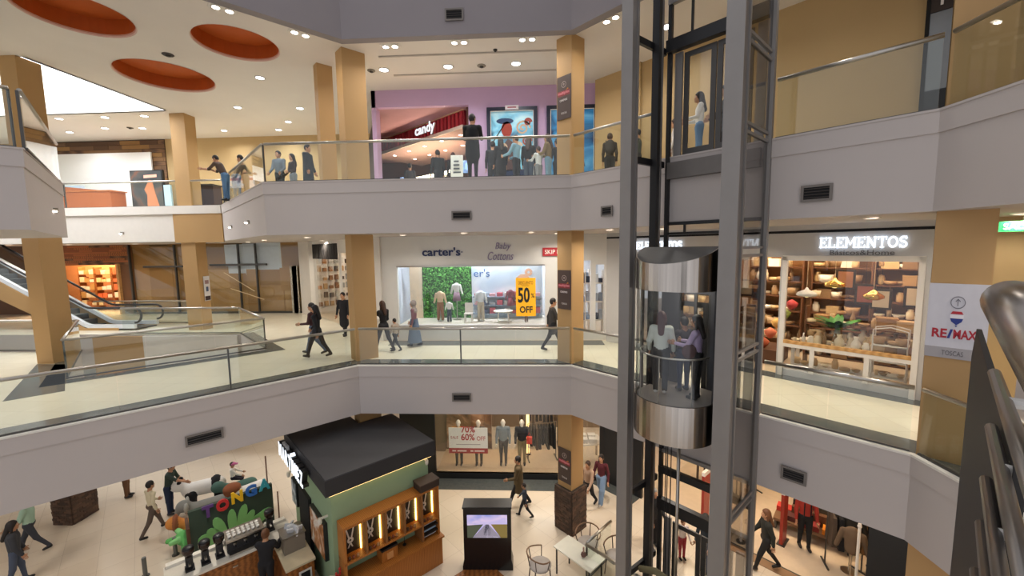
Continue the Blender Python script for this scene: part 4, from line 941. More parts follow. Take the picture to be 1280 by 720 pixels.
for cx, cz, r, h1 in ((1.12, 1.75, 0.26, '#d9b594'), (1.26, 1.3, 0.17, '#b04a30'), (0.95, 1.15, 0.14, '#e2c4a4'), (1.3, 1.95, 0.13, '#a83a24'), (0.4, 1.1, 0.16, '#d9b594')):
    mb = MB(); mb.stroke([(cx+r*(1-i/26)*math.cos(i*0.5), cz+r*(1-i/26)*math.sin(i*0.5)) for i in range(24)], 0.06, 0.006); mb.build('printed_curl', C(h1, 0.4), t, (0, -0.032, 0))
MB().box(0.52, 0.98, -0.12, 0, 2.36, 2.50).build('title_plate', C('#efe6ea'), t); MB().box(0.6, 0.9, -0.125, -0.12, 2.41, 2.45).build('printed_line', C('#b0606c'), t)
poster('dark blue framed film poster half hidden by the brick based column', 0.66, 1.50, Z2+0.55, 2.33, [(0.3, '#0e2a52'), (0.5, '#2f7fb5'), (0.7, '#7fc0de'), (0.85, '#1b4472')], [([(0.3, 0.4), (0.5, 1.4), (0.75, 1.7), (1.0, 1.4), (1.2, 0.4)], '#143a63'), ([(0.62, 1.35), (0.75, 1.65), (0.9, 1.35)], '#d8b08c')])
t = thing('banner_stand', 'blue low advertising panel with white letters behind the crowd', 'banner', (-1.25, 14.4, Z2)); MB().box(0, 1.1, -0.04, 0, 0, 0.62).build('panel', C('#17508a', 0.4), t); text_mb('Mu', 0.5, 0.3, 0.01, y0=-0.04, x0=0.06, z0=0.22, bold=0.03).build('lettering', C('#e8f1f6'), t)
# sweet shop canopy running back into the lobby
ca, cb = (-2.42, 15.25), (-7.6, 19.7); cl = math.hypot(ca[0]-cb[0], ca[1]-cb[1]); caz = math.atan2(ca[1]-cb[1], ca[0]-cb[0])
t = thing('sweet_shop_canopy', 'red ribbed canopy with white lower-case lettering in the cinema lobby', 'canopy', (cb[0], cb[1], 12.85), caz)
MB().box(0, cl, 0.0, 0.12, 0, 0.55).build('board', C('#8e2430', 0.5), t)
mb = MB()
for i in range(30): MB().box(i*cl/30+0.02, i*cl/30+0.14, -0.05, 0, 0.02, 0.53).build('rib', C('#b0303c', 0.45) if i % 2 else C('#c23a46', 0.45), t)
MB().box(0, cl, -0.06, 0.12, 0.55, 0.62).build('top_edge', C('#e8cfa8', 0.5), t); MB().box(0, cl, -0.08, 2.8, -0.08, 0.0).build('soffit', C('#b08f88', 0.6), t); MB().box(0, cl, -0.1, -0.06, -0.1, 0.02).build('pale_edge', C('#e9d9cc'), t)
text_mb('candy', 1.35, 0.50, 0.012, 0, 0.02, None, cl*0.56, 0.06, -0.10).build('lettering', M_SIGNW, t); text_mb('candy', 1.35, 0.50, 0.05, 0, 0.02, None, cl*0.56, 0.06, -0.05).build('letter_sides', C('#d8d0cc'), t)
for i in range(5):
    for j in range(2): MB().lathe([(0.07, 0), (0.005, -0.01)], 10, cap=False).build('soffit_lamp', M_LENS, t, (1.2+i*1.2, 0.5+j*1.1, -0.085))
lens_light(t, (cl*0.6, 1.0, -0.2), 22, (1, 0.9, 0.82), 0.2); lens_light(t, (cl*0.25, 1.0, -0.2), 14, (1, 0.9, 0.82), 0.2)
t = thing('sweet_counter', 'dark sweet counter with lit showcase under the red canopy', 'counter', (-5.4, 18.4, Z2), caz)
MB().box(-1.5, 3.3, 0, 0.6, 0, 0.9).build('body', C('#3a211c', 0.4), t); MB().box(-1.5, 3.3, -0.05, 0.65, 0.9, 0.96).build('top', C('#6a4a36', 0.3), t); MB().box(-1.2, 3.0, 0.1, 0.5, 0.96, 1.3).build('showcase', M_GLASSC, t); MB().box(-1.2, 3.0, 0.15, 0.5, 1.28, 1.31).build('showcase_lamp', M_PANELW, t)
for k_ in range(14): MB().ell((-1.05+k_*0.3, 0.3, 1.02), (0.11, 0.11, 0.07), 8, 5).build('sweets_tray', C(random.choice(['#d06a30', '#e0b850', '#b03050', '#6a9a40'])), t, smooth=True)
for nm, x, y, w, h, z, stops in (('lobby screen with a blue picture over the sweet counter', -3.9, 20.4, 1.0, 0.6, 12.1, [(0.3, '#1c3a8a'), (0.6, '#9ac4e8')]), ('upright lobby screen with a pale picture', -2.9, 19.4, 0.55, 0.9, 11.6, [(0.3, '#d9e4ee'), (0.6, '#6a90c8')]), ('low blue glowing lobby panel at the far left', -5.3, 15.6, 0.4, 0.75, Z2, [(0.3, '#2e8ac8'), (0.7, '#6fc0ee')])):
    t = thing('screen', nm, 'screen', (x, y, z)); MB().box(-0.04, w+0.04, 0, 0.06, -0.04, h+0.04).build('casing', M_BLACK, t); MB().box(0, w, -0.01, 0, 0, h).build('display', art('screen_%d' % int(-x*10), stops, 1.5, 2, emit=1.3), t); MB().box(w/2-0.03, w/2+0.03, 0.02, 0.05, Z2-z, 0).build('stand', M_BLACK, t) if z > Z2 else None
t = thing('ring_sign', 'round blue glowing sign in the dark lobby', 'sign', (-6.0, 19.2, 11.4)); mb = MB(); mb.stroke([(0.3*math.cos(2*PI*i/24), 0.3*math.sin(2*PI*i/24)) for i in range(24)], 0.07, 0.05, closed=True); mb.stroke([(0.12, -0.2), (0.16, 0.0), (0.12, 0.2)], 0.06, 0.05); mb.build('glowing_ring', mat('blue_neon', '#8fb0ff', emit=3.0), t); MB().box(-0.36, 0.36, 0, 0.04, -0.36, 0.36).build('backing', M_BLACK, t); MB().box(-0.03, 0.03, 0, 0.04, -1.12, -0.36).build('stand', M_BLACK, t)
t = thing('menu_board', 'white leaning board with dark print behind the man in black', 'board', (-2.55, 14.2, Z2)); MB().rbox((0, 0, 0.75), (0.42, 0.03, 1.15), (-0.1, 0, 0)).build('board', C('#dfe0da'), t); [MB().rbox((rs.uniform(-.03, .03), -0.02-0.1*(z-0.75), z), (rs.uniform(.16, .3), 0.006, 0.05), (-0.1, 0, 0)).build('printed_line', C('#4a5058'), t) for z in (0.5, 0.62, 0.74, 0.86, 0.98, 1.1)]; MB().box(-0.2, 0.2, -0.1, 0.15, 0, 0.2).build('foot', M_STEELD, t)

# ------------------------------------------------------------------ far upper left: planks, white panel, desk, poster stand
o = thing('plank_wall', 'brown timber plank cladding behind the white panel, far upper left', 'wall cladding', (-25.5, 19.98, Z2))
MB().box(0, 7.4, -0.01, 0.02, 0, 3.72).build('backing', C('#3e2c1e'), o)
for r in range(18):
    xx = 5.7 if r < 15 else 0.0
    while xx < 7.35:
        l_ = rs.uniform(0.6, 1.5); MB().box(xx, min(xx+l_, 7.4)-0.01, -0.045+rs.uniform(0, 0.02), 0, r*0.205+0.01, r*0.205+0.195).build('plank', rs.choice([M_WOODD, C('#6f5136'), C('#86633f'), C('#5d422b'), C('#96703f')]), o); xx += l_
tag(MB().box(-25.4, -18.75, 19.82, 19.9, Z2, 13.36).build('white_hoarding', mat('white_hoarding_paint', '#f2f2ee', 0.6, var=0.01)), 'large blank white panel before the plank wall, far upper left', 'panel')
t = thing('poster_stand', 'tall dark poster with an orange figure glow on the far upper floor', 'poster', (-19.1, 19.0, Z2)); MB().box(0, 1.62, 0, 0.12, 0, 2.05).build('box', M_BLACK, t); MB().box(0.05, 1.57, -0.02, 0, 0.05, 2.0).build('print', art('ember_print', [(0.3, '#2c3236'), (0.52, '#4a4a48'), (0.66, '#8a5236'), (0.8, '#e89a66')], 0.7, 1.2), t)
MB().vprism([(0.75, 0.1), (0.8, 0.9), (0.68, 1.15), (0.95, 1.6), (1.1, 1.55), (1.2, 1.0), (1.35, 0.4), (1.3, 0.1)], -0.026, -0.02).build('printed_figure', C('#b8734e'), t); MB().vprism([(0.7, 1.68), (1.35, 1.72), (1.35, 1.85), (0.7, 1.82)], -0.026, -0.02).build('printed_title', C('#d8a08c'), t)
MB().box(1.62, 1.95, 0.0, 0.1, 0, 1.35).build('side_panel', C('#a9c4d4'), t)
t = thing('reception_desk', 'orange brown reception desk on the far upper floor', 'desk', (-22.3, 17.9, Z2))
mb = MB(); mb.vprism([(0.3, 0.25), (0.3, 0.75), (0.95, 0.80), (0.95, 1.2), (3.3, 0.95), (3.3, 0.0), (1.5, 0.1)], 0, 0.7); mb.build('front', C('#a3582c', 0.45), t); MB().box(0.9, 3.35, -0.03, 0.75, 0.95, 1.0).build('top', C('#b56a36', 0.4), t); MB().box(-0.4, 0.9, 0.2, 0.7, 0, 0.85).build('dark_cabinet', C('#23262a'), t); MB().box(0.0, 1.2, 0.75, 0.8, 0.9, 1.35).build('monitor_back', C('#bcd0e0'), t)
t = thing('rubbish_bin', 'dark square bin behind the far upper balustrade', 'bin', (-15.0, 17.2, Z2)); MB().box(0, 0.7, 0, 0.6, 0, 1.0).build('body', C('#566069', 0.4), t); MB().box(0.7, 1.3, 0.1, 0.6, 0, 1.0).build('side_cabinet', C('#3a1f1c', 0.4), t); MB().box(-0.03, 1.33, -0.03, 0.63, 1.0, 1.05).build('lid', M_STEELD, t)
t = thing('price_board', 'white and red notice board beyond the far upper balustrade', 'sign', (-15.0, 19.4, Z2)); MB().box(0.3, 1.7, 0, 0.05, 1.2, 1.75).build('board', C('#efe4e2'), t); MB().box(0.35, 1.65, -0.01, 0, 1.55, 1.66).build('red_band', C('#c86a6a'), t); MB().box(0.95, 1.05, 0, 0.05, 0, 1.2).build('post', M_STEELD, t)

# ------------------------------------------------------------------ coffee kiosk (frame: x along its front, y away from it)
KO, KZ = (-4.69, 8.6, 0), LZ
M_SAGE = mat('sage_green_paint', '#8da684', 0.6, var=0.03)
k = thing('coffee_kiosk', 'sage green coffee kiosk with a flat black roof and lit shop name', 'kiosk', KO, KZ)
foot = [(0.06, 0.06), (2.6, 0.06), (2.6, 2.40), (1.68, 2.40), (1.68, 3.3), (0.06, 3.3)]
MB().prism(foot, 0, 2.88).build('wall', M_SAGE, k)
MB().prism([(-0.07, -0.07), (2.73, -0.07), (2.73, 2.44), (1.68, 2.44), (1.68, 3.43), (-0.07, 3.43)], 3.27, 3.285).build('roof_top', mat('roof_felt', '#434244', 0.7, var=0.08, scale=2), k)
rf = MB().prism([(-0.09, -0.09), (2.75, -0.09), (2.75, 2.46), (1.70, 2.46), (1.70, 3.45), (-0.09, 3.45)], 2.88, 3.27).build('roof', mat('charcoal_roof', '#2b2b2e', 0.65, var=0.1, scale=2), k)
MB().box(0.0, 2.66, -0.02, 0.05, 2.83, 2.87).build('led_strip', M_LENSW, k); MB().box(-0.02, 0.05, 0.1, 3.3, 2.83, 2.87).build('led_strip', M_LENSW, k)
mb = MB(); mb.lathe([(0.03, 0), (0.045, 0.05), (0.045, 0.12)], 10, (2.5, -0.06, 2.68)); mb.box(2.47, 2.53, -0.06, 0.05, 2.78, 2.82); mb.build('wall_spot', C('#d8d2c6'), k)
for y in (3.1, 0.35): mb = MB(); mb.lathe([(0.03, 0), (0.05, 0.04), (0.05, 0.14)], 10, (-0.12, y, 2.05)); mb.box(-0.12, 0.06, y-0.02, y+0.02, 2.16, 2.2); mb.build('wall_spot', C('#d8d2c6'), k)
x_ = 0.0
for ch, w_ in zip('MARTINEZ', (0.30, 0.25, 0.23, 0.22, 0.07, 0.25, 0.21, 0.23)):
    text_mb(ch, w_, 0.40, 0.012, 0, 0.03).build('roof_letter', M_SIGNW, k, (-0.26, 3.32-x_, 2.68), rot=(0, 0, -PI/2)); text_mb(ch, w_, 0.40, 0.13, 0, 0.03).build('letter_side', M_BLACK, k, (-0.125, 3.32-x_, 2.68), rot=(0, 0, -PI/2)); x_ += w_+0.075
MB().rbox((-0.2, 3.32-1.21, 3.11), (0.12, 0.10, 0.03), (0.5, 0, 0)).build('letter_accent', M_SIGNW, k)
text_mb('CAFÉ', 0.5, 0.11, 0.06, 0, 0.01).build('small_lettering', C('#c9cdd2'), k, (-0.2, 2.9, 3.14), rot=(0, 0, -PI/2)); MB().box(-0.13, -0.09, 1.0, 3.3, 2.98, 3.02).build('letter_bracket', M_BLACK, k)
for i, (y0, y1, z0, z1, st) in enumerate(((2.75, 3.25, 1.25, 1.95, [(0.3, '#d8e2e6'), (0.6, '#54606a')]), (0.42, 1.5, 1.0, 1.95, [(0.35, '#e6ddd0'), (0.5, '#b5763e'), (0.7, '#6b3f22')]))):
    MB().box(-0.03, 0.06, y0, y1, z0, z1).build('menu_frame', M_BLACK, k); MB().box(-0.04, -0.03, y0+0.04, y1-0.04, z0+0.04, z1-0.04).build('menu_print', art('menu_print_%d' % i, st, 2.2, 2), k)
MB().box(-0.02, 0.06, 1.65, 2.55, 0, 2.0).build('doorway', M_BLACKM, k)
# wooden shelving on the front
M_SHW = mat('honey_wood', '#b5722f', 0.45, kind='wave', scale=1.6, hex2='#8f541d', sc3=(6, 1, 1))
sh = thing('wooden_shelf_unit', 'honey coloured shelving with five lit bays on the kiosk front', 'shelf', KO, KZ)
YF, YB = -0.36, 0.05
MB().box(0.16, 2.66, YF, YB, 2.10, 2.16).build('top_board', M_SHW, sh)
MB().box(0.16, 2.66, YF, YB, 1.24, 1.29).build('shelf_board', M_SHW, sh)
for x in (0.16, 0.66, 1.15, 1.64, 2.13, 2.61): MB().box(x, x+0.05, YF, YB, 0.0 if x in (0.16, 2.13, 2.61) else 1.29, 2.10).build('upright', M_SHW if x in (0.16, 2.61) else C('#8a5a2c'), sh)
MB().box(0.16, 2.66, YF-0.1, YB, 0.0, 0.75).build('base_cabinet', M_SHW, sh); MB().box(0.12, 2.70, YF-0.15, YB, 0.75, 0.80).build('counter_board', M_SHW, sh)
M_EMB = C('#cfcfd2', 0.5)
for i in range(5):
    x = 0.21+0.49*i
    bk = MB().box(x, x+0.44, YB-0.1, YB-0.06, 1.29, 2.08).build('back_panel', M_BLACK, sh)
    mb = MB(); cx = x+0.2; mb.stroke([(cx+0.05*math.cos(2*PI*j/14), 1.60+0.05*math.sin(2*PI*j/14)) for j in range(15)], 0.05, 0.006); mb.vprism([(cx-0.11, 1.92), (cx-0.08, 1.93), (cx-0.01, 1.65), (cx-0.04, 1.63)], -0.006, 0); mb.vprism([(cx+0.11, 1.92), (cx+0.08, 1.93), (cx+0.01, 1.65), (cx+0.04, 1.63)], -0.006, 0); mb.vprism([(cx-0.07, 1.42), (cx-0.04, 1.42), (cx+0.03, 1.57), (cx, 1.58)], -0.006, 0); mb.vprism([(cx+0.06, 1.42), (cx+0.03, 1.42), (cx-0.03, 1.57), (cx, 1.58)], -0.006, 0)
    mb.build('spoon_emblem', M_EMB, bk, (0, YB-0.10, 0))
    MB().box(x+0.418, x+0.438, YB-0.16, YB-0.12, 1.31, 2.08).build('led_strip', mat('amber_led', '#ffcf70', emit=7.0), sh)
    for j in range(3):
        tag(MB().lathe([(0.028, 0), (0.036, 0.02), (0.036, 0.07), (0.03, 0.08)], 8).build('coffee_jar', C(['#4a2a18', '#7a3a1e', '#b08050'][j], 0.35), None, tuple(Vector(KO)+Matrix.Rotation(KZ, 3, 'Z') @ Vector((x+0.08+0.1*j, YF+0.07, 1.291))), 0, True), '%s coffee jar, %s in the %s lit bay of the kiosk shelving' % (['dark brown', 'rust', 'sand'][j], ORD[j], ORD[i]), 'jar', 'coffee jars in the kiosk shelving')
for z in (0.95, 1.12): MB().box(2.18, 2.61, YF, YB, z-0.02, z).build('rack_board', C('#2a1d14'), sh)
def kpos(x, y, z): return tuple(Vector(KO)+Matrix.Rotation(KZ, 3, 'Z') @ Vector((x, y, z)))
for i, (z, c_) in enumerate(((0.955, '#8fb0cf'), (1.125, '#9ab4cc'), (0.805, '#c9ccd2'))):
    tag(MB().rbox((0, 0, 0.05), (0.36, 0.26, 0.06), (-0.25, 0, 0)).build('magazine_pile', C(c_, 0.4), None, kpos(2.39, -0.17, z), KZ), ['pale blue magazines on the middle rack of the kiosk shelving', 'light blue magazines on the top rack of the kiosk shelving', 'grey magazines on the lowest rack of the kiosk shelving'][i], 'magazine')
t = thing('coffee_bean_box', 'black topped wooden box standing below the lit bays', 'box', kpos(1.25, -0.16, 0.80), KZ)
MB().box(-0.2, 0.2, -0.16, 0.16, 0, 0.28).build('body', M_SHW, t); MB().box(-0.21, 0.21, -0.17, 0.17, 0.28, 0.33).build('lid', M_BLACK, t); MB().box(-0.08, 0.08, -0.19, -0.16, 0.05, 0.2).build('spout', C('#c98f55'), t)
t = thing('desk_lamp', 'thin black gooseneck lamp against the green kiosk wall', 'lamp', kpos(1.75, -0.1, 0.80), KZ); MB().lathe([(0.05, 0), (0.05, 0.015)], 12).build('base', M_BLACK, t); MB().tube([(0, 0, 0.015), (0, 0, 0.3), (0.03, -0.03, 0.36)], 0.008).build('stem', M_BLACK, t); MB().ell((0.04, -0.05, 0.36), (0.05, 0.04, 0.03)).build('head', M_BLACK, t)
t = thing('dark_box', 'dark flat box on top of the honey shelving at its right end', 'box', kpos(2.42, -0.2, 2.162), KZ); MB().box(-0.3, 0.26, -0.17, 0.2, 0, 0.17).build('body', C('#32261f'), t); MB().box(-0.31, 0.27, -0.18, 0.21, 0.17, 0.2).build('lid', C('#4a3a30'), t)
t = thing('potted_flowers', 'small red flowers at the left foot of the kiosk shelving', 'plant', kpos(0.05, -0.2, 0.8), KZ); MB().lathe([(0.05, 0), (0.07, 0.12)], 10).build('pot', C('#6a4a3a'), t)
for i in range(9): MB().ell((rs.uniform(-.08, .08), rs.uniform(-.06, .06), 0.22+rs.uniform(-.05, .1)), (0.03, 0.03, 0.03), 6, 4).build('flower', C('#b8322a'), t)
mb = MB(); mb.box(-0.1, 0.02, -0.14, -0.02, 0, 0.8); tag(mb.build('flower_stand', C('#3a2a20'), None, kpos(0.08, -0.1, 0), KZ), 'narrow dark stand under the red flowers', 'stand')

# ------------------------------------------------------------------ barista counter left of the kiosk
BO, BZ = (-7.98, 7.82, 0), LZ
def bpos(x, y, z): return tuple(Vector(BO)+Matrix.Rotation(BZ, 3, 'Z') @ Vector((x, y, z)))
b_ = thing('bar_counter', 'wooden coffee bar with a pale worktop left of the kiosk', 'counter', BO, BZ)
MB().box(0, 2.5, 0.22, 0.92, 0, 1.04).build('body', M_WOOD, b_); MB().box(-0.04, 2.55, 0.18, 0.96, 1.04, 1.09).build('worktop', C('#e3dccd', 0.35), b_); MB().box(0.0, 2.5, 0.84, 0.98, 1.09, 1.16).build('back_ledge', C('#ece7da', 0.35), b_)
for x in (0.06, 0.9, 1.74): d = MB().box(x, x+0.7, 0.2, 0.22, 0.1, 0.95).build('door', M_WOOD, b_); MB().box(x+0.3, x+0.4, 0.18, 0.2, 0.85, 0.88).build('handle', M_STEEL, d)
def grinder(x, y, lab):
    t = thing('coffee_grinder', lab, 'coffee grinder', bpos(x, y, 1.091), BZ)
    MB().box(-0.09, 0.09, -0.13, 0.11, 0, 0.04).build('base', M_BLACK, t); MB().box(-0.07, 0.07, -0.02, 0.1, 0.04, 0.30).build('body', C('#2a2a2c', 0.35), t, smooth=False)
    MB().lathe([(0.05, 0.30), (0.11, 0.40), (0.12, 0.50), (0.11, 0.52)], 14).build('hopper', C('#2c1a12', 0.2), t, smooth=True); MB().lathe([(0.115, 0.52), (0.09, 0.55), (0.01, 0.56)], 14).build('lid', M_BLACK, t, smooth=True); MB().tube([(0, -0.02, 0.16), (0, -0.13, 0.14)], 0.025).build('chute', M_STEEL, t)
grinder(0.42, 0.5, 'black coffee grinder standing nearest the left end of the bar'); grinder(0.72, 0.5, 'black coffee grinder in the middle of the three on the bar'); grinder(1.0, 0.52, 'black coffee grinder next to the espresso machine'); grinder(2.12, 0.75, 'black coffee grinder near the kiosk end of the bar')
t = thing('espresso_machine', 'wide black espresso machine with cups on top', 'coffee machine', bpos(1.52, 0.55, 1.091), BZ)
MB().box(-0.38, 0.38, -0.1, 0.26, 0.0, 0.36).build('body', C('#26262a', 0.3), t); MB().box(-0.4, 0.4, -0.28, 0.28, 0.36, 0.40).build('cup_tray', M_STEEL, t); MB().box(-0.36, 0.36, -0.3, -0.1, 0, 0.05).build('drip_tray', M_STEEL, t)
for x in (-0.22, 0.0, 0.22): g_ = MB().lathe([(0.035, 0.2), (0.045, 0.26)], 10, (x, -0.16, 0)).build('group_head', M_STEEL, t); MB().tube([(x, -0.16, 0.2), (x, -0.3, 0.19)], 0.014).build('portafilter', M_BLACK, g_)
cup0 = None
for i in range(7):
    for j in range(3):
        p = bpos(1.2+i*0.1, 0.42+j*0.11, 1.4915)
        if cup0 is None:
            cup0 = tag(MB().lathe([(0.025, 0), (0.04, 0.05), (0.036, 0.05), (0.02, 0.008)], 10).build('cup', C('#f0ece4', 0.25), None, p, 0, True), 'white cup in the front row on the espresso machine, first from its left end', 'cup', 'cups on the espresso machine')
        else: c_ = cup0.copy(); COL.objects.link(c_); c_.location = p; c_['label'] = 'white cup in the %s row on the espresso machine, %s from its left end' % (('front', 'middle', 'rear')[j], ORD[i])
pl0 = None
for i in range(8):
    p = bpos(1.15+0.13*(i % 8), 0.9, 1.161)
    if pl0 is None: pl0 = tag(MB().lathe([(0.03, 0), (0.05, 0.01), (0.055, 0.06), (0.05, 0.06)], 10).build('saucer_stack', C('#e8e4da', 0.3), None, p, 0, True), 'stack of pale saucers behind the espresso machine, first along the ledge', 'saucer', 'saucers on the bar ledge')
    else: c_ = pl0.copy(); COL.objects.link(c_); c_.location = p; c_['label'] = 'stack of pale saucers behind the espresso machine, %s along the ledge' % ORD[i]
t = thing('ice_bin', 'square glass sided bin full of bags beside the kiosk door', 'bin', kpos(-0.45, 1.62, 0.951), KZ); MB().box(-0.24, 0.24, -0.24, 0.24, 0, 0.42).build('body', C('#7d7468', 0.3), t); MB().box(-0.26, 0.26, -0.26, 0.26, 0.42, 0.45).build('rim', M_STEEL, t)
for i in range(9): MB().rbox((rs.uniform(-.18, .18), rs.uniform(-.18, .18), 0.47), (0.14, 0.04, 0.2), (rs.uniform(-.4, .4), rs.uniform(-.3, .3), rs.uniform(0, 3))).build('bag', C('#d5d6d8', 0.4), t)
t = thing('side_cabinet', 'wooden side cabinet with a white framed slot next to the barista', 'cabinet', kpos(-0.72, 0.85, 0), KZ); MB().box(-0.05, 0.55, 0, 1.05, 0, 0.9).build('body', M_WOOD, t); MB().box(-0.08, 0.58, -0.03, 1.08, 0.9, 0.95).build('top', C('#d8c9a8', 0.4), t); MB().box(0.2, 0.48, -0.02, 0, 0.5, 0.75).build('slot_frame', M_WHITE, t); MB().box(0.24, 0.44, -0.03, -0.02, 0.54, 0.71).build('slot', M_BLACKM, t)
t = thing('pay_desk', 'low desk with a cream rounded top at the kiosk corner', 'desk', kpos(-0.42, -0.35, 0), KZ); MB().box(-0.3, 0.35, -0.3, 0.3, 0, 0.85).build('body', C('#2a2422'), t)
mb = MB(); mb.prism([(-0.42, -0.3), (-0.34, -0.4), (0.36, -0.4), (0.44, -0.3), (0.44, 0.3), (0.36, 0.38), (-0.34, 0.38), (-0.42, 0.3)], 0.85, 0.92); mb.build('top', C('#e4d6bd', 0.4), t)
for x, y, lab in ((-10.05, 10.2, 'short grey metal post before the toy stand, farther one'), (-10.2, 9.45, 'short grey metal post before the toy stand, nearer one')):
    t = thing('bollard', lab, 'post', (x, y, 0)); MB().lathe([(0.05, 0), (0.05, 0.5), (0.045, 0.52)], 12).build('shaft', C('#6c6e6c', 0.4, 0.6), t); MB().lathe([(0.09, 0), (0.09, 0.02)], 12).build('foot', M_STEELD, t)

# ------------------------------------------------------------------ toy ride stand
TO, TZ = (-9.38, 9.92, 0), LZ
ts = thing('ride_stand_board', 'dark green toy ride stand board with coloured capitals and a leaf bush', 'stand', TO, TZ)
MB().box(0.05, 2.05, 0.0, 0.12, 0, 1.42).build('board', C('#2d4034', 0.6), ts)
MB().box(-0.02, 0.05, -0.05, 0.6, 0, 1.0).build('side_board', C('#5a3a28'), ts)
lv = [(0.85, 108, 0.78, 0.15), (1.0, 90, 0.82, 0.13), (1.12, 76, 0.86, 0.14), (1.2, 60, 0.66, 0.13), (0.75, 150, 0.62, 0.2), (1.3, 46, 0.5, 0.11), (1.25, 30, 0.85, 0.17), (0.8, 128, 0.6, 0.15)]
mb = MB(); mb.vprism([(0.42+0.02*i, 0.02) for i in (0,)]+[(0.35, 0.05), (0.38, 0.3), (0.7, 0.5), (1.3, 0.5), (1.6, 0.3), (1.75, 0.05)], -0.03, 0)
for x, ang, L_, w_ in lv:
    a_ = math.radians(ang); cx, cz = x, 0.28; pts = []
    for j in range(14):
        q = 2*PI*j/14; ex, ez = L_/2*(1+math.cos(q)), w_*math.sin(q)*(0.6+0.4*(1+math.cos(q))/2); pts.append((cx+ex*math.cos(a_)-ez*math.sin(a_), cz+ex*math.sin(a_)+ez*math.cos(a_)))
    mb.vprism(pts, -0.035, 0)
mb.build('leaf_bush', C('#79b56c', 0.6), ts)
for ch, c_, x, z, w_ in (('T', '#5a3a78', 0.34, 1.12, 0.26), ('O', '#c03030', 0.66, 1.15, 0.30), ('N', '#e8b820', 1.02, 1.24, 0.28), ('G', '#2f6ab8', 1.36, 1.28, 0.29), ('A', '#3aa0b0', 1.70, 1.33, 0.30)):
    text_mb(ch, w_, 0.34, 0.05, 0, 0.05, None, x, z).build('letter', C(c_, 0.5), ts)
MB().tube([(1.95, 0.1, 0), (1.95, 0.1, 2.3)], 0.02).build('pole', C('#7a5a48'), ts); MB().tube([(2.15, -0.15, 0), (2.15, -0.15, 1.2)], 0.02).build('pole', C('#7a5a48'), ts)
def plush(label, loc, rz, mats, P, h=0.03):
    t = thing('plush_ride', label, 'ride toy', loc, rz)
    soft_obj('body', P, mats, t, h=h, k=0.04); return t
def quad(L, H, r, body, leg, head, extra=()):
    P = [('c', (-L/2, 0, H), (L/2, 0, H), r, r*0.95, 1.0, body)]
    for x in (-L/2, L/2):
        for y in (-r*0.6, r*0.6): P.append(('c', (x, y, H-0.05), (x, y, 0.09), 0.11, 0.095, 1.0, leg))
    P += [('c', (L/2, 0, H+0.05), (L/2+0.22, 0, H+0.18), 0.16, 0.14, 1.0, body), ('e', (L/2+0.3, 0, H+0.22), (0.19, 0.18, 0.18), head)]+list(extra); return P
Wt, Bk, Gy, Br, Or = C('#e9e6e0', 0.9), C('#1a1a1c', 0.9), C('#85857f', 0.9), C('#8a5030', 0.9), C('#c8803a', 0.9)
L_, H_ = 0.75, 0.62
plush('white ride-on panda with black legs and back', (-10.95, 12.35, 0), -2.6, [Wt, Bk], quad(0.75, 0.68, 0.24, 0, 1, 0, (('e', (-0.34, 0, 0.72), (0.17, 0.27, 0.27), 1), ('e', (0.6, 0.13, 1.07), (0.06, 0.06, 0.06), 1), ('e', (0.6, -0.13, 1.07), (0.06, 0.06, 0.06), 1), ('e', (0.83, 0.08, 0.93), (0.04, 0.05, 0.05), 1), ('e', (0.83, -0.08, 0.93), (0.04, 0.05, 0.05), 1), ('e', (0.86, 0, 0.84), (0.04, 0.05, 0.035), 1), ('c', (0.28, 0.2, 0.6), (0.28, 0.2, 0.12), 0.12, 0.1, 1, 1))))
plush('grey ride-on elephant behind the toy stand board', (-10.15, 11.55, 0), -2.5, [Gy, C('#a5a59c', 0.9)], quad(0.6, 0.55, 0.24, 0, 0, 0, (('c', (0.72, 0, 0.72), (0.86, 0, 0.3), 0.08, 0.05, 1, 0), ('e', (0.52, 0.22, 0.78), (0.05, 0.14, 0.16), 1), ('e', (0.52, -0.22, 0.78), (0.05, 0.14, 0.16), 1))))
plush('orange ride-on lion cub low beside the stand board', (-10.0, 10.95, 0), -2.5, [Or, Br], quad(0.5, 0.42, 0.17, 0, 0, 0, (('e', (0.5, 0, 0.62), (0.08, 0.25, 0.25), 1), ('c', (-0.25, 0, 0.45), (-0.5, 0, 0.3), 0.04, 0.03, 1, 1))))
plush('brown capped ride-on toy at the right end behind the letters', (-9.15, 12.1, 0), -2.3, [Br, Wt], quad(0.5, 0.75, 0.22, 1, 1, 0, (('e', (0.5, 0, 1.05), (0.24, 0.22, 0.14), 0),)))
plush('dark teal ride-on toy between panda and letters', (-9.9, 12.6, 0), -2.4, [C('#4a6a60', 0.9), Bk], quad(0.6, 0.55, 0.2, 0, 1, 0))
P = [('e', (0, 0, 0.42), (0.24, 0.22, 0.2), 0), ('e', (0, 0, 0.16), (0.13, 0.13, 0.16), 1)]
for i in range(7): a_ = 2*PI*i/7; P.append(('c', (0.1*math.cos(a_), 0.1*math.sin(a_), 0.45), (0.42*math.cos(a_), 0.36*math.sin(a_), 0.40+0.1*(i % 2)), 0.10, 0.07, 1, i % 2))
plush('bright green plush palm plant at the left end of the stand', (-9.85, 10.35, 0), 0, [C('#5fae5c', 0.9), C('#86c97f', 0.9)], P)

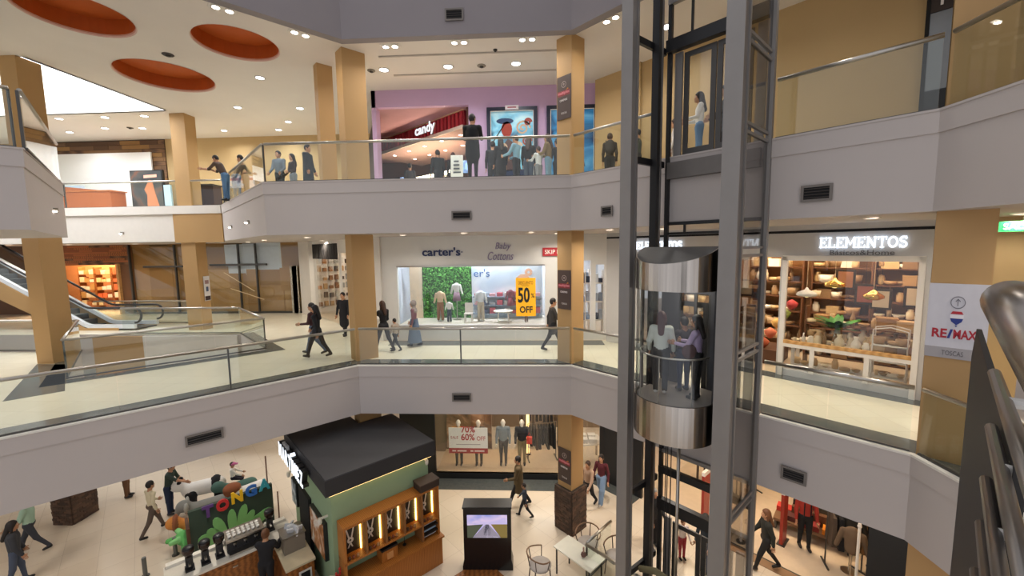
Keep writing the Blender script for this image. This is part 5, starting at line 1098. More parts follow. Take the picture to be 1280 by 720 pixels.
# ------------------------------------------------------------------ screen totem, cafe table and chairs
t = thing('screen_totem', 'black floor standing advertising totem with a road film on screen', 'screen', (-1.24, 9.95, 0), 0.03)
mb = MB(); mb.vprism([(-0.66, 0.0), (-0.66, 0.12), (-0.62, 0.3), (-0.62, 1.72), (0.62, 1.72), (0.62, 0.3), (0.66, 0.12), (0.66, 0.0)], -0.02, 0.34); mb.build('body', mat('glossy_black', '#121214', 0.25), t)
MB().box(-0.64, 0.64, -0.04, 0.36, 1.72, 1.77).build('top_edge', M_BLACK, t)
sc_ = MB().box(-0.52, 0.52, -0.03, -0.02, 0.93, 1.55).build('display', art('sky_film', [(0.3, '#6a7fc0'), (0.6, '#c9b8d8'), (0.8, '#8f86b8')], 1.6, 1, emit=0.8), t)
for poly, c_ in (([(-0.52, 0.93), (-0.52, 1.27), (-0.1, 1.30), (-0.38, 0.93)], '#4a5040'), ([(0.52, 0.93), (0.52, 1.3), (0.1, 1.30), (0.35, 0.93)], '#7a6a3a'), ([(-0.38, 0.93), (-0.04, 1.30), (0.04, 1.30), (0.35, 0.93)], '#8a8494'), ([(-0.01, 0.93), (-0.003, 1.25), (0.003, 1.25), (0.02, 0.93)], '#d8d4e0'), ([(-0.09, 1.0), (-0.1, 1.15), (-0.05, 1.22), (-0.045, 1.28), (0.0, 1.30), (0.045, 1.28), (0.05, 1.22), (0.1, 1.15), (0.08, 1.0)], '#16161e'), ([(-0.3, 0.945), (0.3, 0.945), (0.3, 0.96), (-0.3, 0.96)], '#e8e8f0')):
    MB().vprism(poly, -0.034, -0.03).build('film_shape', mat('film_'+c_[1:], c_, emit=0.7), t)
t = thing('cafe_table', 'rectangular pale topped cafe table beside the guard rail', 'table', (1.12, 9.68, 0), RZ)
MB().box(-0.62, 0.55, -0.3, 0.3, 0.72, 0.75).build('tabletop', C('#e4e1d0', 0.3), t)
for x in (-0.55, 0.48):
    for y in (-0.25, 0.25): MB().box(x-0.015, x+0.015, y-0.015, y+0.015, 0, 0.72).build('leg', M_BLACK, t)
t = thing('sugar_caddy', 'small brown sugar holder standing on the cafe table', 'holder', (1.2, 9.55, 0.751)); MB().ell((0, 0, 0.07), (0.07, 0.07, 0.07)).build('bowl', C('#6a4a40'), t, smooth=True); MB().tube([(0, 0, 0.12), (0, 0, 0.26)], 0.02).build('neck', C('#b08a78'), t)
def cafe_chair(x, y, rz, lab):
    t = thing('cafe_chair', lab, 'chair', (x, y, 0), rz); t.scale = (1.15, 1.15, 1.05)
    MB().lathe([(0.24, 0.42), (0.25, 0.45), (0.22, 0.48), (0.02, 0.485)], 18).build('seat', C('#b5aca4', 0.7), t, smooth=True)
    for a_ in (0.6, 1.2, 1.95, 2.55): pass
    for i, a_ in enumerate((PI*0.25, PI*0.75, PI*1.25, PI*1.75)):
        r = 0.23; MB().tube([(r*math.cos(a_), r*math.sin(a_), 0.43), (0.27*math.cos(a_), 0.27*math.sin(a_), 0)], 0.014).build('leg', C('#4a382c', 0.5), t)
    pts = [(0.29*math.cos(a_), 0.29*math.sin(a_), 0.70+0.08*max(0, math.sin(a_))) for a_ in [-0.15*PI+i*1.3*PI/14 for i in range(15)]]
    MB().tube(pts, 0.016).build('back_rail', C('#7a5a40', 0.5), t, smooth=True)
    for i in (0, 4, 7, 10, 14): p = pts[i]; MB().tube([p, (p[0]*0.8, p[1]*0.8, 0.45)], 0.011).build('spindle', C('#4a382c', 0.5), t)
cafe_chair(0.12, 9.62, 1.9, 'curved back cafe chair left of the pale table'); cafe_chair(1.42, 10.42, -0.35, 'curved back cafe chair between the brick column and the table'); cafe_chair(2.1, 9.95, -0.7, 'curved back cafe chair seen behind the guard rail')
t = thing('dark_bag', 'dark bag on the floor under the cafe table', 'bag', (0.95, 9.2, 0)); soft_obj('body', [('e', (0, 0, 0.17), (0.22, 0.14, 0.17), 0), ('c', (-0.1, 0, 0.3), (0.1, 0, 0.3), 0.03, 0.03, 1, 0)], [C('#1f1c1f')], t, h=0.025)

# ------------------------------------------------------------------ shop window goods
def garment(name, label, cat, loc, rz, H, top, bottom, legs=True, skirt=False, group=None, head=None, sleeves=True, stand=True):
    """clothes displayed on a form H tall; child sizes scale down"""
    s = H/1.7; t = thing(name, label, cat, loc, rz, group); P = []
    P.append(('c', (0, 0, 0.98*s), (0, 0, 1.36*s), 0.15*s, 0.17*s, 0.7, 0))
    if sleeves:
        for q in (-1, 1): P.append(('c', (q*0.19*s, 0, 1.38*s), (q*0.30*s, 0, 0.95*s), 0.065*s, 0.05*s, 1, 0))
    soft_obj('top', P, [C(top, 0.85)], t, h=0.025*max(s, 0.6), k=0.03)
    if skirt: MB().lathe([(0.24*s, 0.55*s), (0.15*s, 1.02*s)], 12).build('skirt', C(bottom, 0.85), t, smooth=True)
    elif legs:
        P = [('c', (0, 0, 0.95*s), (0, 0, 0.88*s), 0.15*s, 0.14*s, 0.7, 0)]
        for q in (-1, 1): P.append(('c', (q*0.08*s, 0, 0.88*s), (q*0.11*s, 0, 0.10*s), 0.09*s, 0.07*s, 1, 0))
        soft_obj('trousers', P, [C(bottom, 0.85)], t, h=0.025*max(s, 0.6), k=0.03)
    if head: P = [('e', (0, 0, 1.60*s), (0.085*s, 0.10*s, 0.12*s), 0), ('c', (0, 0, 1.38*s), (0, 0, 1.52*s), 0.055*s, 0.05*s, 1, 0)]; soft_obj('head', P, [C(head, 0.4)], t, h=0.02)
    if stand:
        MB().lathe([(0.16*s, 0), (0.16*s, 0.02)], 14).build('base', M_STEEL, t)
        MB().tube([(0, 0, 0.02), (0, 0, (1.0 if not head else 0.9)*s)], 0.012).build('pole', M_STEEL, t)
    return t
zc = 5.691
gp = thing('green_wall_panel', 'leafy green hedge panel at the back of the children shop window', 'panel', (-4.35, 15.9, zc)); MB().box(0, 1.95, 0.03, 0.08, 0, 2.12).build('backing', C('#2c5a24'), gp)
lf = MB()
for i in range(1500):
    x, z = rs.uniform(0.02, 1.93), rs.uniform(0.02, 2.1); a_, b2 = rs.uniform(-.9, .9), rs.uniform(-.9, .9); r = rs.uniform(0.03, 0.055)
    lf.rbox((x, rs.uniform(-0.03, 0.03), z), (r*1.6, 0.006, r), (a_, rs.uniform(0, 3), b2), i % 3)
lf = lf.build('leaves', [C('#4f9a3c'), C('#6bb552'), C('#357a2c')], gp); lf['kind'] = 'stuff'
tag(MB().box(-4.85, -4.36, 15.9, 16.0, zc, zc+2.12).build('cream_panel', C('#f2dcc0')), 'plain cream panel left of the green hedge panel', 'panel')
t = thing('photo_panel', 'pale blue photo panel with dark blue letters in the children shop window', 'panel', (-2.38, 15.9, zc)); MB().box(0, 2.75, 0, 0.05, 0, 2.12).build('panel', art('baby_print', [(0.35, '#c4d8ec'), (0.55, '#e6eef6'), (0.72, '#b8cfe6')], 0.8, 1.0), t); text_mb("er's", 0.62, 0.30, 0.01, 0, 0.0, None, 0.08, 1.62).build('lettering', C('#3a6aa8'), t)
mb = MB(); mb.vprism([(1.75, 1.2), (1.72, 1.55), (1.9, 1.7), (2.15, 1.7), (2.3, 1.5), (2.35, 1.2)], -0.008, 0); mb.stroke([(2.22+0.1*math.cos(2*PI*i/12), 1.78+0.1*math.sin(2*PI*i/12)) for i in range(13)], 0.1, 0.01); mb.build('printed_child', C('#d8a888'), t)
for i in range(4): MB().box(0.05, 2.7, -0.28, 0, 0.18+0.33*i, 0.21+0.33*i).build('shelf', C('#8a9ab0', 0.5), t) if i < 3 else None
n = 0
for i in range(3):
    for j in range(9):
        e = MB().box(-0.11, 0.11, -0.1, 0.1, 0, rs.uniform(0.1, 0.22)).build('folded_clothes', C(rs.choice(['#c05a6a', '#e8e4e0', '#7a88a8', '#d8a8b0', '#5a6480', '#b8c4d4'])), None, (-2.15+j*0.29, 15.76, zc+0.212+0.33*i)); tag(e, 'pile of folded baby clothes, %s on the %s shelf of the children shop window' % (ORD[j], ('lowest', 'middle', 'top')[i]), 'clothes', 'folded baby clothes')
garment('child_outfit', 'beige cape coat over brown trousers on a small stand before the hedge', 'clothes', (-3.5, 15.2, zc), 0, 1.28, '#dcc0a0', '#8a5a34'); garment('child_outfit', 'small dark jacket outfit beside the beige cape', 'clothes', (-3.12, 15.0, zc), 0, 0.85, '#e8e6e2', '#23303c')
garment('child_outfit', 'white jacket over a mauve skirt on a tall stand before the hedge', 'clothes', (-2.92, 15.5, zc+0.35), 0, 1.2, '#eeeeea', '#8a7080', skirt=True, stand=False); tag(MB().lathe([(0.16, 0), (0.16, 0.02), (0.014, 0.03), (0.014, 0.9)], 12).build('display_stand', M_STEEL, None, (-2.92, 15.5, zc)), 'slim stand under the white jacket outfit', 'stand')
garment('child_outfit', 'pale blue shirt over sand trousers before the photo panel', 'clothes', (-1.95, 15.1, zc), 0, 1.3, '#dfe6ee', '#b8ac98'); garment('child_outfit', 'maroon dress on a stand beside the white table', 'clothes', (-0.85, 15.5, zc+0.2), 0, 1.05, '#7a3a48', '#7a3a48', skirt=True)
garment('child_outfit', 'white and grey baby outfit right of the maroon dress', 'clothes', (-0.5, 15.55, zc+0.2), 0, 0.95, '#e6e6ea', '#8a94a8'); garment('child_outfit', 'dark rose baby outfit left of the yellow sale sign', 'clothes', (-0.2, 15.6, zc+0.2), 0, 1.0, '#8a4a5a', '#5a5060'); garment('child_outfit', 'small beige jacket outfit at the foot of the yellow sale sign', 'clothes', (-0.25, 14.9, zc), 0, 0.62, '#e0d0bc', '#6a5040')
t = thing('child_chair', 'small white chair in the children shop window', 'chair', (-2.4, 15.0, zc)); MB().box(-0.15, 0.15, -0.15, 0.15, 0.3, 0.34).build('seat', M_WHITE, t); MB().box(-0.15, 0.15, 0.13, 0.16, 0.34, 0.7).build('backrest', M_WHITE, t)
for x in (-0.13, 0.13):
    for y in (-0.13, 0.13): MB().box(x-0.015, x+0.015, y-0.015, y+0.015, 0, 0.3).build('leg', M_WHITE, t)
t = thing('child_table', 'low round white table in the children shop window', 'table', (-1.1, 14.95, zc)); MB().lathe([(0.36, 0.40), (0.36, 0.43)], 20).build('tabletop', M_WHITE, t)
for a_ in (0.8, 2.4, 4.0, 5.5): MB().tube([(0.25*math.cos(a_), 0.25*math.sin(a_), 0.4), (0.3*math.cos(a_), 0.3*math.sin(a_), 0)], 0.02).build('leg', M_WHITE, t)
s = sign('yellow fifty percent off sign in the children shop window', (-0.60, 14.40, 6.0), 0, 'sale sign', 'sale_sign')
MB().box(0, 0.70, -0.02, 0, 0, 1.36).build('panel', mat('sale_yellow', '#e8a818', emit=0.35), s)
text_mb('50', 0.42, 0.55, 0.008, 0, 0.03, None, 0.07, 0.48, -0.02).build('lettering', M_BLACK, s); text_mb('%', 0.13, 0.16, 0.008, 0, 0.01, None, 0.53, 0.66, -0.02).build('lettering', M_BLACK, s); text_mb('OFF', 0.46, 0.24, 0.008, 0, 0.03, None, 0.13, 0.12, -0.02).build('lettering', M_BLACK, s); text_mb('DESCUENTO', 0.52, 0.12, 0.006, 0, 0.01, None, 0.09, 1.13, -0.02).build('lettering', C('#8a5a10'), s); MB().box(0.2, 0.48, -0.025, -0.02, 1.08, 1.095).build('rule', M_BLACK, s)
# clothes rails behind the two narrow windows right of the brick based column
for i, (x, y) in enumerate(((1.6, 15.4), (2.3, 15.6), (1.85, 16.2))):
    t = thing('clothes_rack', ['white rack of pale clothes in the narrow window right of the column', 'white rack of clothes in the narrow window beside the lift', 'white rack of clothes deeper in the children shop'][i], 'rack', (x, y, Z1+0.01))
    for z in (0.5, 1.2, 1.9): MB().box(-0.35, 0.35, -0.2, 0.2, z, z+0.04).build('shelf', M_WHITE, t)
    for a_ in (-0.34, 0.34): MB().box(a_-0.02, a_+0.02, -0.2, 0.2, 0, 2.4).build('upright', M_WHITE, t)
    for z in (0.54, 1.24, 1.94):
        for j in range(4): MB().box(-0.28+j*0.16, -0.16+j*0.16, -0.12, 0.12, z, z+rs.uniform(0.15, 0.4)).build('garment', C(rs.choice(['#8aa4c8', '#e4e8ee', '#3a4458', '#c8d4e2', '#a8b4c4'])), t)
# ---- homeware shop
def rp(u, v, z): p = RP(u, v); return (p[0], p[1], z)
zf = Z1+0.002
GOODS = {}
HUES = (('beige', '#e4d2b0'), ('sand', '#c8a878'), ('cream', '#ece0cc'), ('brown', '#a8845a'), ('dark brown', '#8a6a48'), ('straw', '#cfae82'))
def good(kind):
    if kind == 'bowl': return MB().lathe([(0.03, 0), (0.06, 0.02), (0.10, 0.08), (0.09, 0.08), (0.03, 0.02)], 10)
    if kind == 'vase': return MB().lathe([(0.04, 0), (0.08, 0.08), (0.07, 0.16), (0.03, 0.22), (0.045, 0.27)], 10)
    if kind == 'jar': return MB().lathe([(0.05, 0), (0.06, 0.02), (0.06, 0.14), (0.04, 0.16), (0.045, 0.19), (0.01, 0.2)], 10)
    if kind == 'basket': return MB().lathe([(0.11, 0), (0.13, 0.16), (0.12, 0.16), (0.10, 0.02)], 12)
    if kind == 'storage_box': return MB().box(-0.12, 0.12, -0.1, 0.1, 0, 0.15).box(-0.125, 0.125, -0.105, 0.105, 0.15, 0.18)
    if kind == 'plate_stack': return MB().lathe([(0.05, 0), (0.11, 0.02), (0.11, 0.08), (0.02, 0.08)], 12)
    if kind == 'bottle': return MB().lathe([(0.035, 0), (0.035, 0.16), (0.014, 0.21), (0.014, 0.27)], 8)
    return MB().lathe([(0.03, 0), (0.032, 0.11), (0.028, 0.11), (0.026, 0.01)], 8)
def fill(spots, kinds, where, group, sc=1.0, row=99):
    for i, p in enumerate(spots):
        kd = rs.choice(kinds); hue = rs.choice(HUES); key = (kd, hue[0])
        if key not in GOODS: o = good(kd).build(kd, C(hue[1], 0.45), None, p, 0, kd != 'storage_box'); GOODS[key] = o
        else: o = GOODS[key].copy(); COL.objects.link(o); o.location = p
        o.rotation_euler = (0, 0, rs.uniform(0, 6) if kd != 'storage_box' else RZ+rs.uniform(-.2, .2))
        o.scale = (sc*rs.uniform(0.85, 1.2),)*3; nr_ = i//row
        tag(o, '%s %s, %s %s' % (hue[0], kd.replace('_', ' '), ORD[min(19, i % row)], where if '%s' not in where else where % ORD[nr_]), 'homeware', group)
def shelf_rack(label, u, v, w, zs, depth=0.35, m=None):
    t = thing('display_shelf', label, 'shelf', rp(u, v, zf), RZ); m = m or C('#6a4226', 0.5)
    for x in (0, w): MB().box(x-0.02, x+0.02, -depth/2, depth/2, 0, zs[-1]+0.45).build('upright', m, t)
    for z in zs: MB().box(0, w, -depth/2, depth/2, z-0.03, z).build('shelf', m, t)
    return t
for u0, w, v, lab in ((4.1, 1.35, 6.3, 'tall brown display shelf at the back of the homeware shop, first from the door'), (5.5, 1.3, 6.3, 'tall brown display shelf at the back of the homeware shop, second from the door'), (2.4, 1.5, 6.2, 'tall brown display shelf behind the homeware shop door'), (0.2, 2.0, 6.2, 'tall brown display shelf of the homeware shop behind the lift'), (4.3, 2.2, 4.9, 'lower display shelf in the middle of the homeware shop')):
    zs = [0.35, 0.8, 1.25, 1.7, 2.15, 2.6] if v > 6 else [0.3, 0.72, 1.15]
    shelf_rack(lab, u0, v, w, zs)
    fill([rp(u0+0.12+j*0.21+rs.uniform(-.03, .03), v+rs.uniform(-.08, .08), zf+z) for z in zs for j in range(int((w-0.1)/0.21))], ['bowl', 'vase', 'jar', 'basket', 'storage_box', 'plate_stack', 'bottle'], 'on the %s board of the '+('first back shelf' if u0 == 4.1 else 'second back shelf' if u0 == 5.5 else 'shelf behind the homeware door' if u0 == 2.4 else 'homeware shelf behind the lift' if u0 == 0.2 else 'middle homeware shelf'), 'ware on the shelves of the homeware shop', 1.4, int((w-0.1)/0.21))
t = thing('display_table', 'long white display table with glassware in the homeware shop window', 'table', rp(4.25, 3.8, zf), RZ)
MB().box(0, 1.6, -0.25, 0.3, 0.72, 0.77).build('tabletop', M_WHITE, t); MB().box(0.02, 1.58, -0.2, 0.28, 0.2, 0.24).build('lower_shelf', M_WHITE, t)
for x in (0.03, 1.5):
    for y in (-0.22, 0.26): MB().box(x, x+0.07, y-0.03, y+0.03, 0, 0.72).build('leg', M_WHITE, t)
fill([rp(4.35+0.15*j+rs.uniform(-.03, .03), 3.62+0.17*i, zf+0.771) for i in range(3) for j in range(10)], ['bowl', 'tumbler', 'tumbler', 'plate_stack', 'vase', 'bottle', 'jar'], 'in the %s row on the white homeware window table', 'crockery on the white window table', 1.2, 10)
fill([rp(4.35+0.2*j, 3.75+rs.uniform(-.08, .08), zf+0.241) for j in range(7)], ['bowl', 'jar', 'basket', 'plate_stack'], 'on the shelf under the white homeware window table', 'crockery under the white window table')
fill([rp(4.32+0.17*j, 3.45+0.1*(j % 2), zf+0.02) for j in range(13)], ['bowl', 'basket', 'plate_stack', 'storage_box', 'jar'], 'along the floor behind the homeware window', 'ware on the window floor')
t = thing('trolley', 'white metal trolley with a hooped cover in the homeware window', 'trolley', rp(6.12, 3.75, zf), RZ)
for z in (0.25, 0.62, 0.98): MB().box(-0.3, 0.3, -0.2, 0.2, z, z+0.025).build('tray', M_WHITE, t)
for x in (-0.29, 0.29):
    for y in (-0.19, 0.19): MB().tube([(x, y, 0.05), (x, y, 1.35)], 0.012).build('post', M_WHITE, t); MB().lathe([(0.03, 0), (0.03, 0.05)], 8, (x, y, 0)).build('wheel', M_BLACK, t)
MB().tube([(-0.29, -0.19, 1.35), (0, -0.19, 1.42), (0.29, -0.19, 1.35)], 0.012).build('hoop', M_WHITE, t); MB().tube([(-0.29, 0.19, 1.35), (0, 0.19, 1.42), (0.29, 0.19, 1.35)], 0.012).build('hoop', M_WHITE, t)
fill([rp(5.92+0.13*j, 3.72, zf+z) for z in (0.276, 0.646, 1.006) for j in range(4)], ['bowl', 'plate_stack', 'tumbler', 'basket'], 'on the %s tray of the white trolley', 'crockery on the trolley', 1.0, 4)
for i, (c_, w) in enumerate((('#d8c2a4', .3), ('#b89878', .27), ('#cbb4b0', .28))):
    t = tag(soft_obj('cushion', [('er', (0, 0, 0.18), (w*0.6, 0.09, 0.18), np.eye(3), 0)], [C(c_, 0.9)], None, h=0.03, loc=rp(5.9+0.22*i, 3.85, zf+0.648), rz=RZ), ['beige cushion on the white trolley', 'brown cushion on the white trolley', 'rose grey cushion on the white trolley'][i], 'cushion')
def pendant(u, v, z, kind, lab):
    t = thing('pendant_lamp', lab, 'lamp', rp(u, v, z), RZ)
    MB().tube([(0, 0, 0.16), (0, 0, B2-z)], 0.006, 6).build('cord', C('#d8c8a8'), t)
    m = M_WHITE if kind == 'w' else mat('brass', '#d8ae5c', 0.22, 1.0)
    MB().lathe([(0.02, 0.18), (0.05, 0.12), (0.2, 0.05), (0.22, 0.0), (0.19, -0.04)] if kind != 'o' else [(0.02, 0.16), (0.1, 0.1), (0.2, 0.03), (0.2, -0.02), (0.1, -0.07), (0.03, -0.08)], 18).build('shade', m, t, smooth=True)
    MB().ell((0, 0, -0.03), (0.07, 0.07, 0.04)).build('bulb', M_LENSW, t)
pendant(4.5, 3.75, 7.15, 'w', 'white pendant lamp hanging in the homeware window'); pendant(5.05, 3.75, 7.42, 'b', 'brass pendant lamp hanging highest in the homeware window'); pendant(5.75, 3.9, 7.18, 'o', 'flat round brass pendant lamp in the homeware window')
t = thing('palm_plant', 'green fan palm in a vase on the homeware window table', 'plant', rp(5.12, 4.0, zf+0.772), RZ); MB().lathe([(0.06, 0), (0.08, 0.2), (0.05, 0.45)], 12).build('vase', C('#c8ccc8', 0.15), t, smooth=True)
for i in range(34):
    a_ = rs.uniform(0, 2*PI); e_ = rs.uniform(0.1, 1.1); L_ = rs.uniform(0.36, 0.58); pts = [(0, 0, 0.43)]
    for j in (1, 2, 3): q = j/3; pts.append((L_*q*math.cos(a_)*math.cos(e_*(1-q*0.5)), L_*q*math.sin(a_)*math.cos(e_*(1-q*0.5)), 0.43+L_*q*math.sin(e_)*(1-0.35*q)))
    mb = MB()
    for p, q, w0, w1 in zip(pts, pts[1:], (0.015, 0.08, 0.07), (0.08, 0.07, 0.006)):
        sx, sy = -math.sin(a_), math.cos(a_); mb.add([(p[0]-sx*w0, p[1]-sy*w0, p[2]), (p[0]+sx*w0, p[1]+sy*w0, p[2]), (q[0]+sx*w1, q[1]+sy*w1, q[2]), (q[0]-sx*w1, q[1]-sy*w1, q[2])], [(0, 1, 2, 3)])
    mb.build('leaf', C(rs.choice(['#3f8a34', '#57a344', '#2f6f2a']), 0.5), t)
for i, (u, z, c_) in enumerate(((4.9, 7.35, '#b87a52'), (5.6, 6.9, '#d8c8b0'), (6.2, 7.0, '#e0d0b4'), (5.3, 7.0, '#a05a48'))):
    t = thing('picture_frame', ['framed rust print over the middle shelf of the homeware shop', 'framed pale print over the middle shelf of the homeware shop', 'framed cream print at the right of the homeware shop', 'framed red print over the middle shelf of the homeware shop'][i], 'picture', rp(u, 4.7, z-0.1), RZ); MB().box(0, 0.4, 0, 0.03, 0, 0.5).build('frame', C('#3a2a1e'), t); MB().box(0.05, 0.35, -0.005, 0, 0.05, 0.45).build('print', C(c_, 0.5), t); MB().tube([(0.2, 0.02, 0.5), (0.2, 0.02, B2-z+0.1)], 0.004, 5).build('wire', M_BLACK, t)
for i in range(7):
    t = tag(MB().lathe([(0.16, 0), (0.2, 0.05), (0.17, 0.22), (0.12, 0.24)], 12).build('wicker_basket', C(rs.choice(['#c09058', '#a87a44', '#d2ab74']), 0.8), None, rp(4.3+i*0.32, 6.25, zf+3.06 if i % 2 else zf+3.06), 0, True), 'wicker basket on top of the back shelves, %s from the door' % ORD[i], 'basket', 'baskets on top of the back shelves')
garl = thing('dark_garland', 'dark leafy garland hanging from the homeware shop ceiling', 'garland', rp(5.0, 4.3, 8.2), RZ); mb = MB()
for i in range(160): mb.rbox((rs.uniform(0, 0.9), rs.uniform(-.1, .1), rs.uniform(-.12, .12)), (0.12, 0.006, 0.03), (rs.uniform(-1, 1), rs.uniform(-1, 1), rs.uniform(0, 3)))
g_ = mb.build('leaves', C('#2a2a1c'), garl); g_['kind'] = 'stuff'; MB().tube([(0.1, 0, 0), (0.1, 0, B2-8.2)], 0.005, 5).build('wire', M_BLACK, garl); MB().tube([(0.8, 0, 0), (0.8, 0, B2-8.2)], 0.005, 5).build('wire', M_BLACK, garl)
for i in range(5): tag(MB().lathe([(0.05, 0), (0.13, 0.1), (0.16, 0.2), (0.02, 0.3)], 9).build('flower_bunch', C(['#a8502f', '#c86a4a', '#d8a858', '#7a8a3a', '#b83a3a'][i]), None, rp(3.45+0.1*i, 4.2+0.25*i, zf+0.4+0.25*i), 0, True), ['rust', 'coral', 'yellow', 'olive', 'red'][i]+' dried flower bunch inside the homeware shop door', 'flowers')
tag(MB().box(-0.15, 0.45, -0.2, 0.9, 0, 0.4).build('flower_plinth', C('#5a3a24'), None, rp(3.4, 4.2, zf), RZ), 'brown plinth inside the homeware shop door', 'plinth')
# ---- gift shop and shoe shop, far left of the first floor
for i in range(4):
    t = thing('gift_shelf', 'warm lit shelf of boxes in the gift shop, number %d from the left' % (i+1) if False else ['leftmost', 'second', 'third', 'rightmost'][i]+' shelf of boxes in the timber clad gift shop', 'shelf', (-26.3+i*1.02, 22.6, Z1))
    for z in (0.3, 0.75, 1.2, 1.65, 2.1): MB().box(0, 0.98, -0.2, 0.2, z-0.03, z).build('board', M_WOOD, t)
    for x in (0, 0.95): MB().box(x, x+0.04, -0.2, 0.2, 0, 2.5).build('side', M_WOOD, t)
    for z in (0.3, 0.75, 1.2, 1.65, 2.1):
        for j in range(3): tag(MB().box(-0.13, 0.13, -0.14, 0.14, 0, rs.uniform(0.15, 0.36)).build('gift_box', C(rs.choice(['#e8c88a', '#d86a3a', '#f0dcb0', '#a8683a', '#c89a5a', '#f4e8d0']), 0.5), None, (-26.1+i*1.02+j*0.3, 22.55, Z1+z)), 'coloured box, %s on board %s of gift shop shelf %s from the left' % (ORD[j], ('one', 'two', 'three', 'four', 'five')[int(round((z-0.3)/0.45))], ('one', 'two', 'three', 'four')[i]), 'box', 'boxes in the gift shop')
def dpos(x, y, z): return (-5.42+x*math.cos(az)-y*math.sin(az), 14.45+x*math.sin(az)+y*math.cos(az), z)
t = thing('accessory_wall', 'pale end wall of hanging bags and shoes in the diagonal shoe shop', 'rack', dpos(8.26, -1.35, Z1), az)
MB().box(0, 0.03, -1.0, 1.1, 0.1, 3.0).build('panel', C('#efe6da'), t)
for z in (0.4, 0.85, 1.3, 1.75, 2.2, 2.6):
    for j in range(7): MB().box(-0.12, 0, -0.9+j*0.29, -0.72+j*0.29, z, z+rs.uniform(0.15, 0.32)).build('hanging_bag', C(rs.choice(['#c8a070', '#8a5a34', '#d8d0c4', '#b87a3a', '#4a3a30', '#a8a49c'])), t)
for i in range(3):
    t = thing('shoe_rack', ['nearest', 'middle', 'farthest'][i]+' wall rack of shoes in the shop on the diagonal wall', 'rack', dpos(3.0+i*1.55, -2.2, Z1), az)
    MB().box(0, 1.4, -0.22, -0.2, 0, 2.9).build('panel', C('#efe4d6'), t)
    for z in (0.3, 0.75, 1.2, 1.65, 2.1, 2.5): MB().box(0, 1.4, -0.2, 0.1, z-0.02, z).build('board', M_WHITE, t)
    for z in (0.3, 0.75, 1.2, 1.65, 2.1, 2.5):
        for j in range(5):
            e = MB().ell((0, 0.03, 0.045), (0.05, 0.13, 0.045), 8, 5).box(-0.045, 0.045, -0.1, 0.0, 0.0, 0.12).build('shoe', C(rs.choice(['#5a3a22', '#a8602f', '#d0a878', '#2a2422', '#c8803a', '#e0d4c4']), 0.5), None, dpos(3.12+i*1.55+j*0.27, -2.2, Z1+z+0.001), az); tag(e, 'shoe, %s on the %s board of the %s rack in the diagonal shoe shop' % (ORD[j], ORD[[0.3, 0.75, 1.2, 1.65, 2.1, 2.5].index(z)], ('nearest', 'middle', 'farthest')[i]), 'shoe', 'shoes on the wall racks')
# ---- fashion shop on the ground floor
def mannequin_spot(i): return [(-2.86, 14.75), (-2.1, 14.75), (-1.17, 14.8), (-0.46, 14.8)][i]
tag(MB().box(-3.6, -1.75, 16.1, 16.18, 0.22, 3.6).build('photo_wall', art('photo_wall_print', [(0.3, '#2a2320'), (0.5, '#8a6a50'), (0.65, '#d8b090'), (0.8, '#3a2e28')], 0.7, 1.5)), 'large dark fashion photograph behind the shop mannequins', 'photograph')
s = sign('white and red sale sign hanging in the fashion shop window', (-3.15, 14.40, 0.88), 0, 'sale sign', 'sale_sign')
MB().box(0, 1.44, -0.02, 0, 0.2, 0.98).build('panel', C('#f2eee8', 0.5), s); MB().box(0, 1.44, -0.022, 0, 0, 0.2).build('red_band', C('#a8222c', 0.5), s); M_RED = C('#b03038', 0.5)
text_mb('60%', 0.50, 0.26, 0.008, 0, 0.02, None, 0.46, 0.50, -0.02).build('lettering', M_RED, s); text_mb('70%', 0.52, 0.24, 0.008, 0, 0.02, None, 0.46, 0.80, -0.02).build('lettering', M_RED, s); text_mb('OFF', 0.32, 0.16, 0.008, 0, 0.0, None, 1.04, 0.50, -0.02).build('lettering', M_RED, s); text_mb('SALE', 0.28, 0.10, 0.008, 0, 0.0, None, 0.07, 0.56, -0.02).build('lettering', M_RED, s); MB().box(0.27, 1.17, -0.023, -0.02, 0.33, 0.355).build('printed_line', C('#a89a98'), s)
[MB().box(a_, a_+w_, -0.026, -0.022, 0.07, 0.12).build('printed_line', C('#e8cfcc'), s) for a_, w_ in ((0.12, .14), (0.31, .34), (0.8, .1), (0.95, .36))]
for x in (0.1, 1.34): MB().tube([(x, -0.01, 0.98), (x, -0.01, 2.87)], 0.004, 5).build('wire', M_STEELD, s)
def rack(label, x, y, z, rz, n, w, cols, H=1.45):
    t = thing('clothes_rail', label, 'clothes rail', (x, y, z), rz)
    MB().tube([(-w/2, 0, 0), (-w/2, 0, H), (w/2, 0, H), (w/2, 0, 0)], 0.018).build('frame', M_STEELD, t)
    for q in (-w/2, w/2): MB().box(q-0.02, q+0.02, -0.25, 0.25, 0, 0.04).build('foot', M_STEELD, t)
    for i in range(n):
        xx = -w/2+0.1+(w-0.2)*i/max(1, n-1); mb = MB(); h_ = rs.uniform(0.65, 0.9); tt = w/n*0.38
        mb.add([(xx-tt, -0.22, H-0.1-h_), (xx+tt, -0.22, H-0.1-h_), (xx+tt, 0.22, H-0.1-h_), (xx-tt, 0.22, H-0.1-h_), (xx-tt*.6, -0.19, H-0.14), (xx+tt*.6, -0.19, H-0.14), (xx+tt*.6, 0.19, H-0.14), (xx-tt*.6, 0.19, H-0.14), (xx, 0, H-0.03)], [(0,3,2,1), (0,1,5,4), (1,2,6,5), (2,3,7,6), (3,0,4,7), (4,5,8), (5,6,8), (6,7,8), (7,4,8)])
        mb.build('hanging_garment', C(rs.choice(cols), 0.85), t)
    return t
dk = ['#2a2624', '#3a3430', '#1e1e22', '#4a4038', '#5a4a3c']
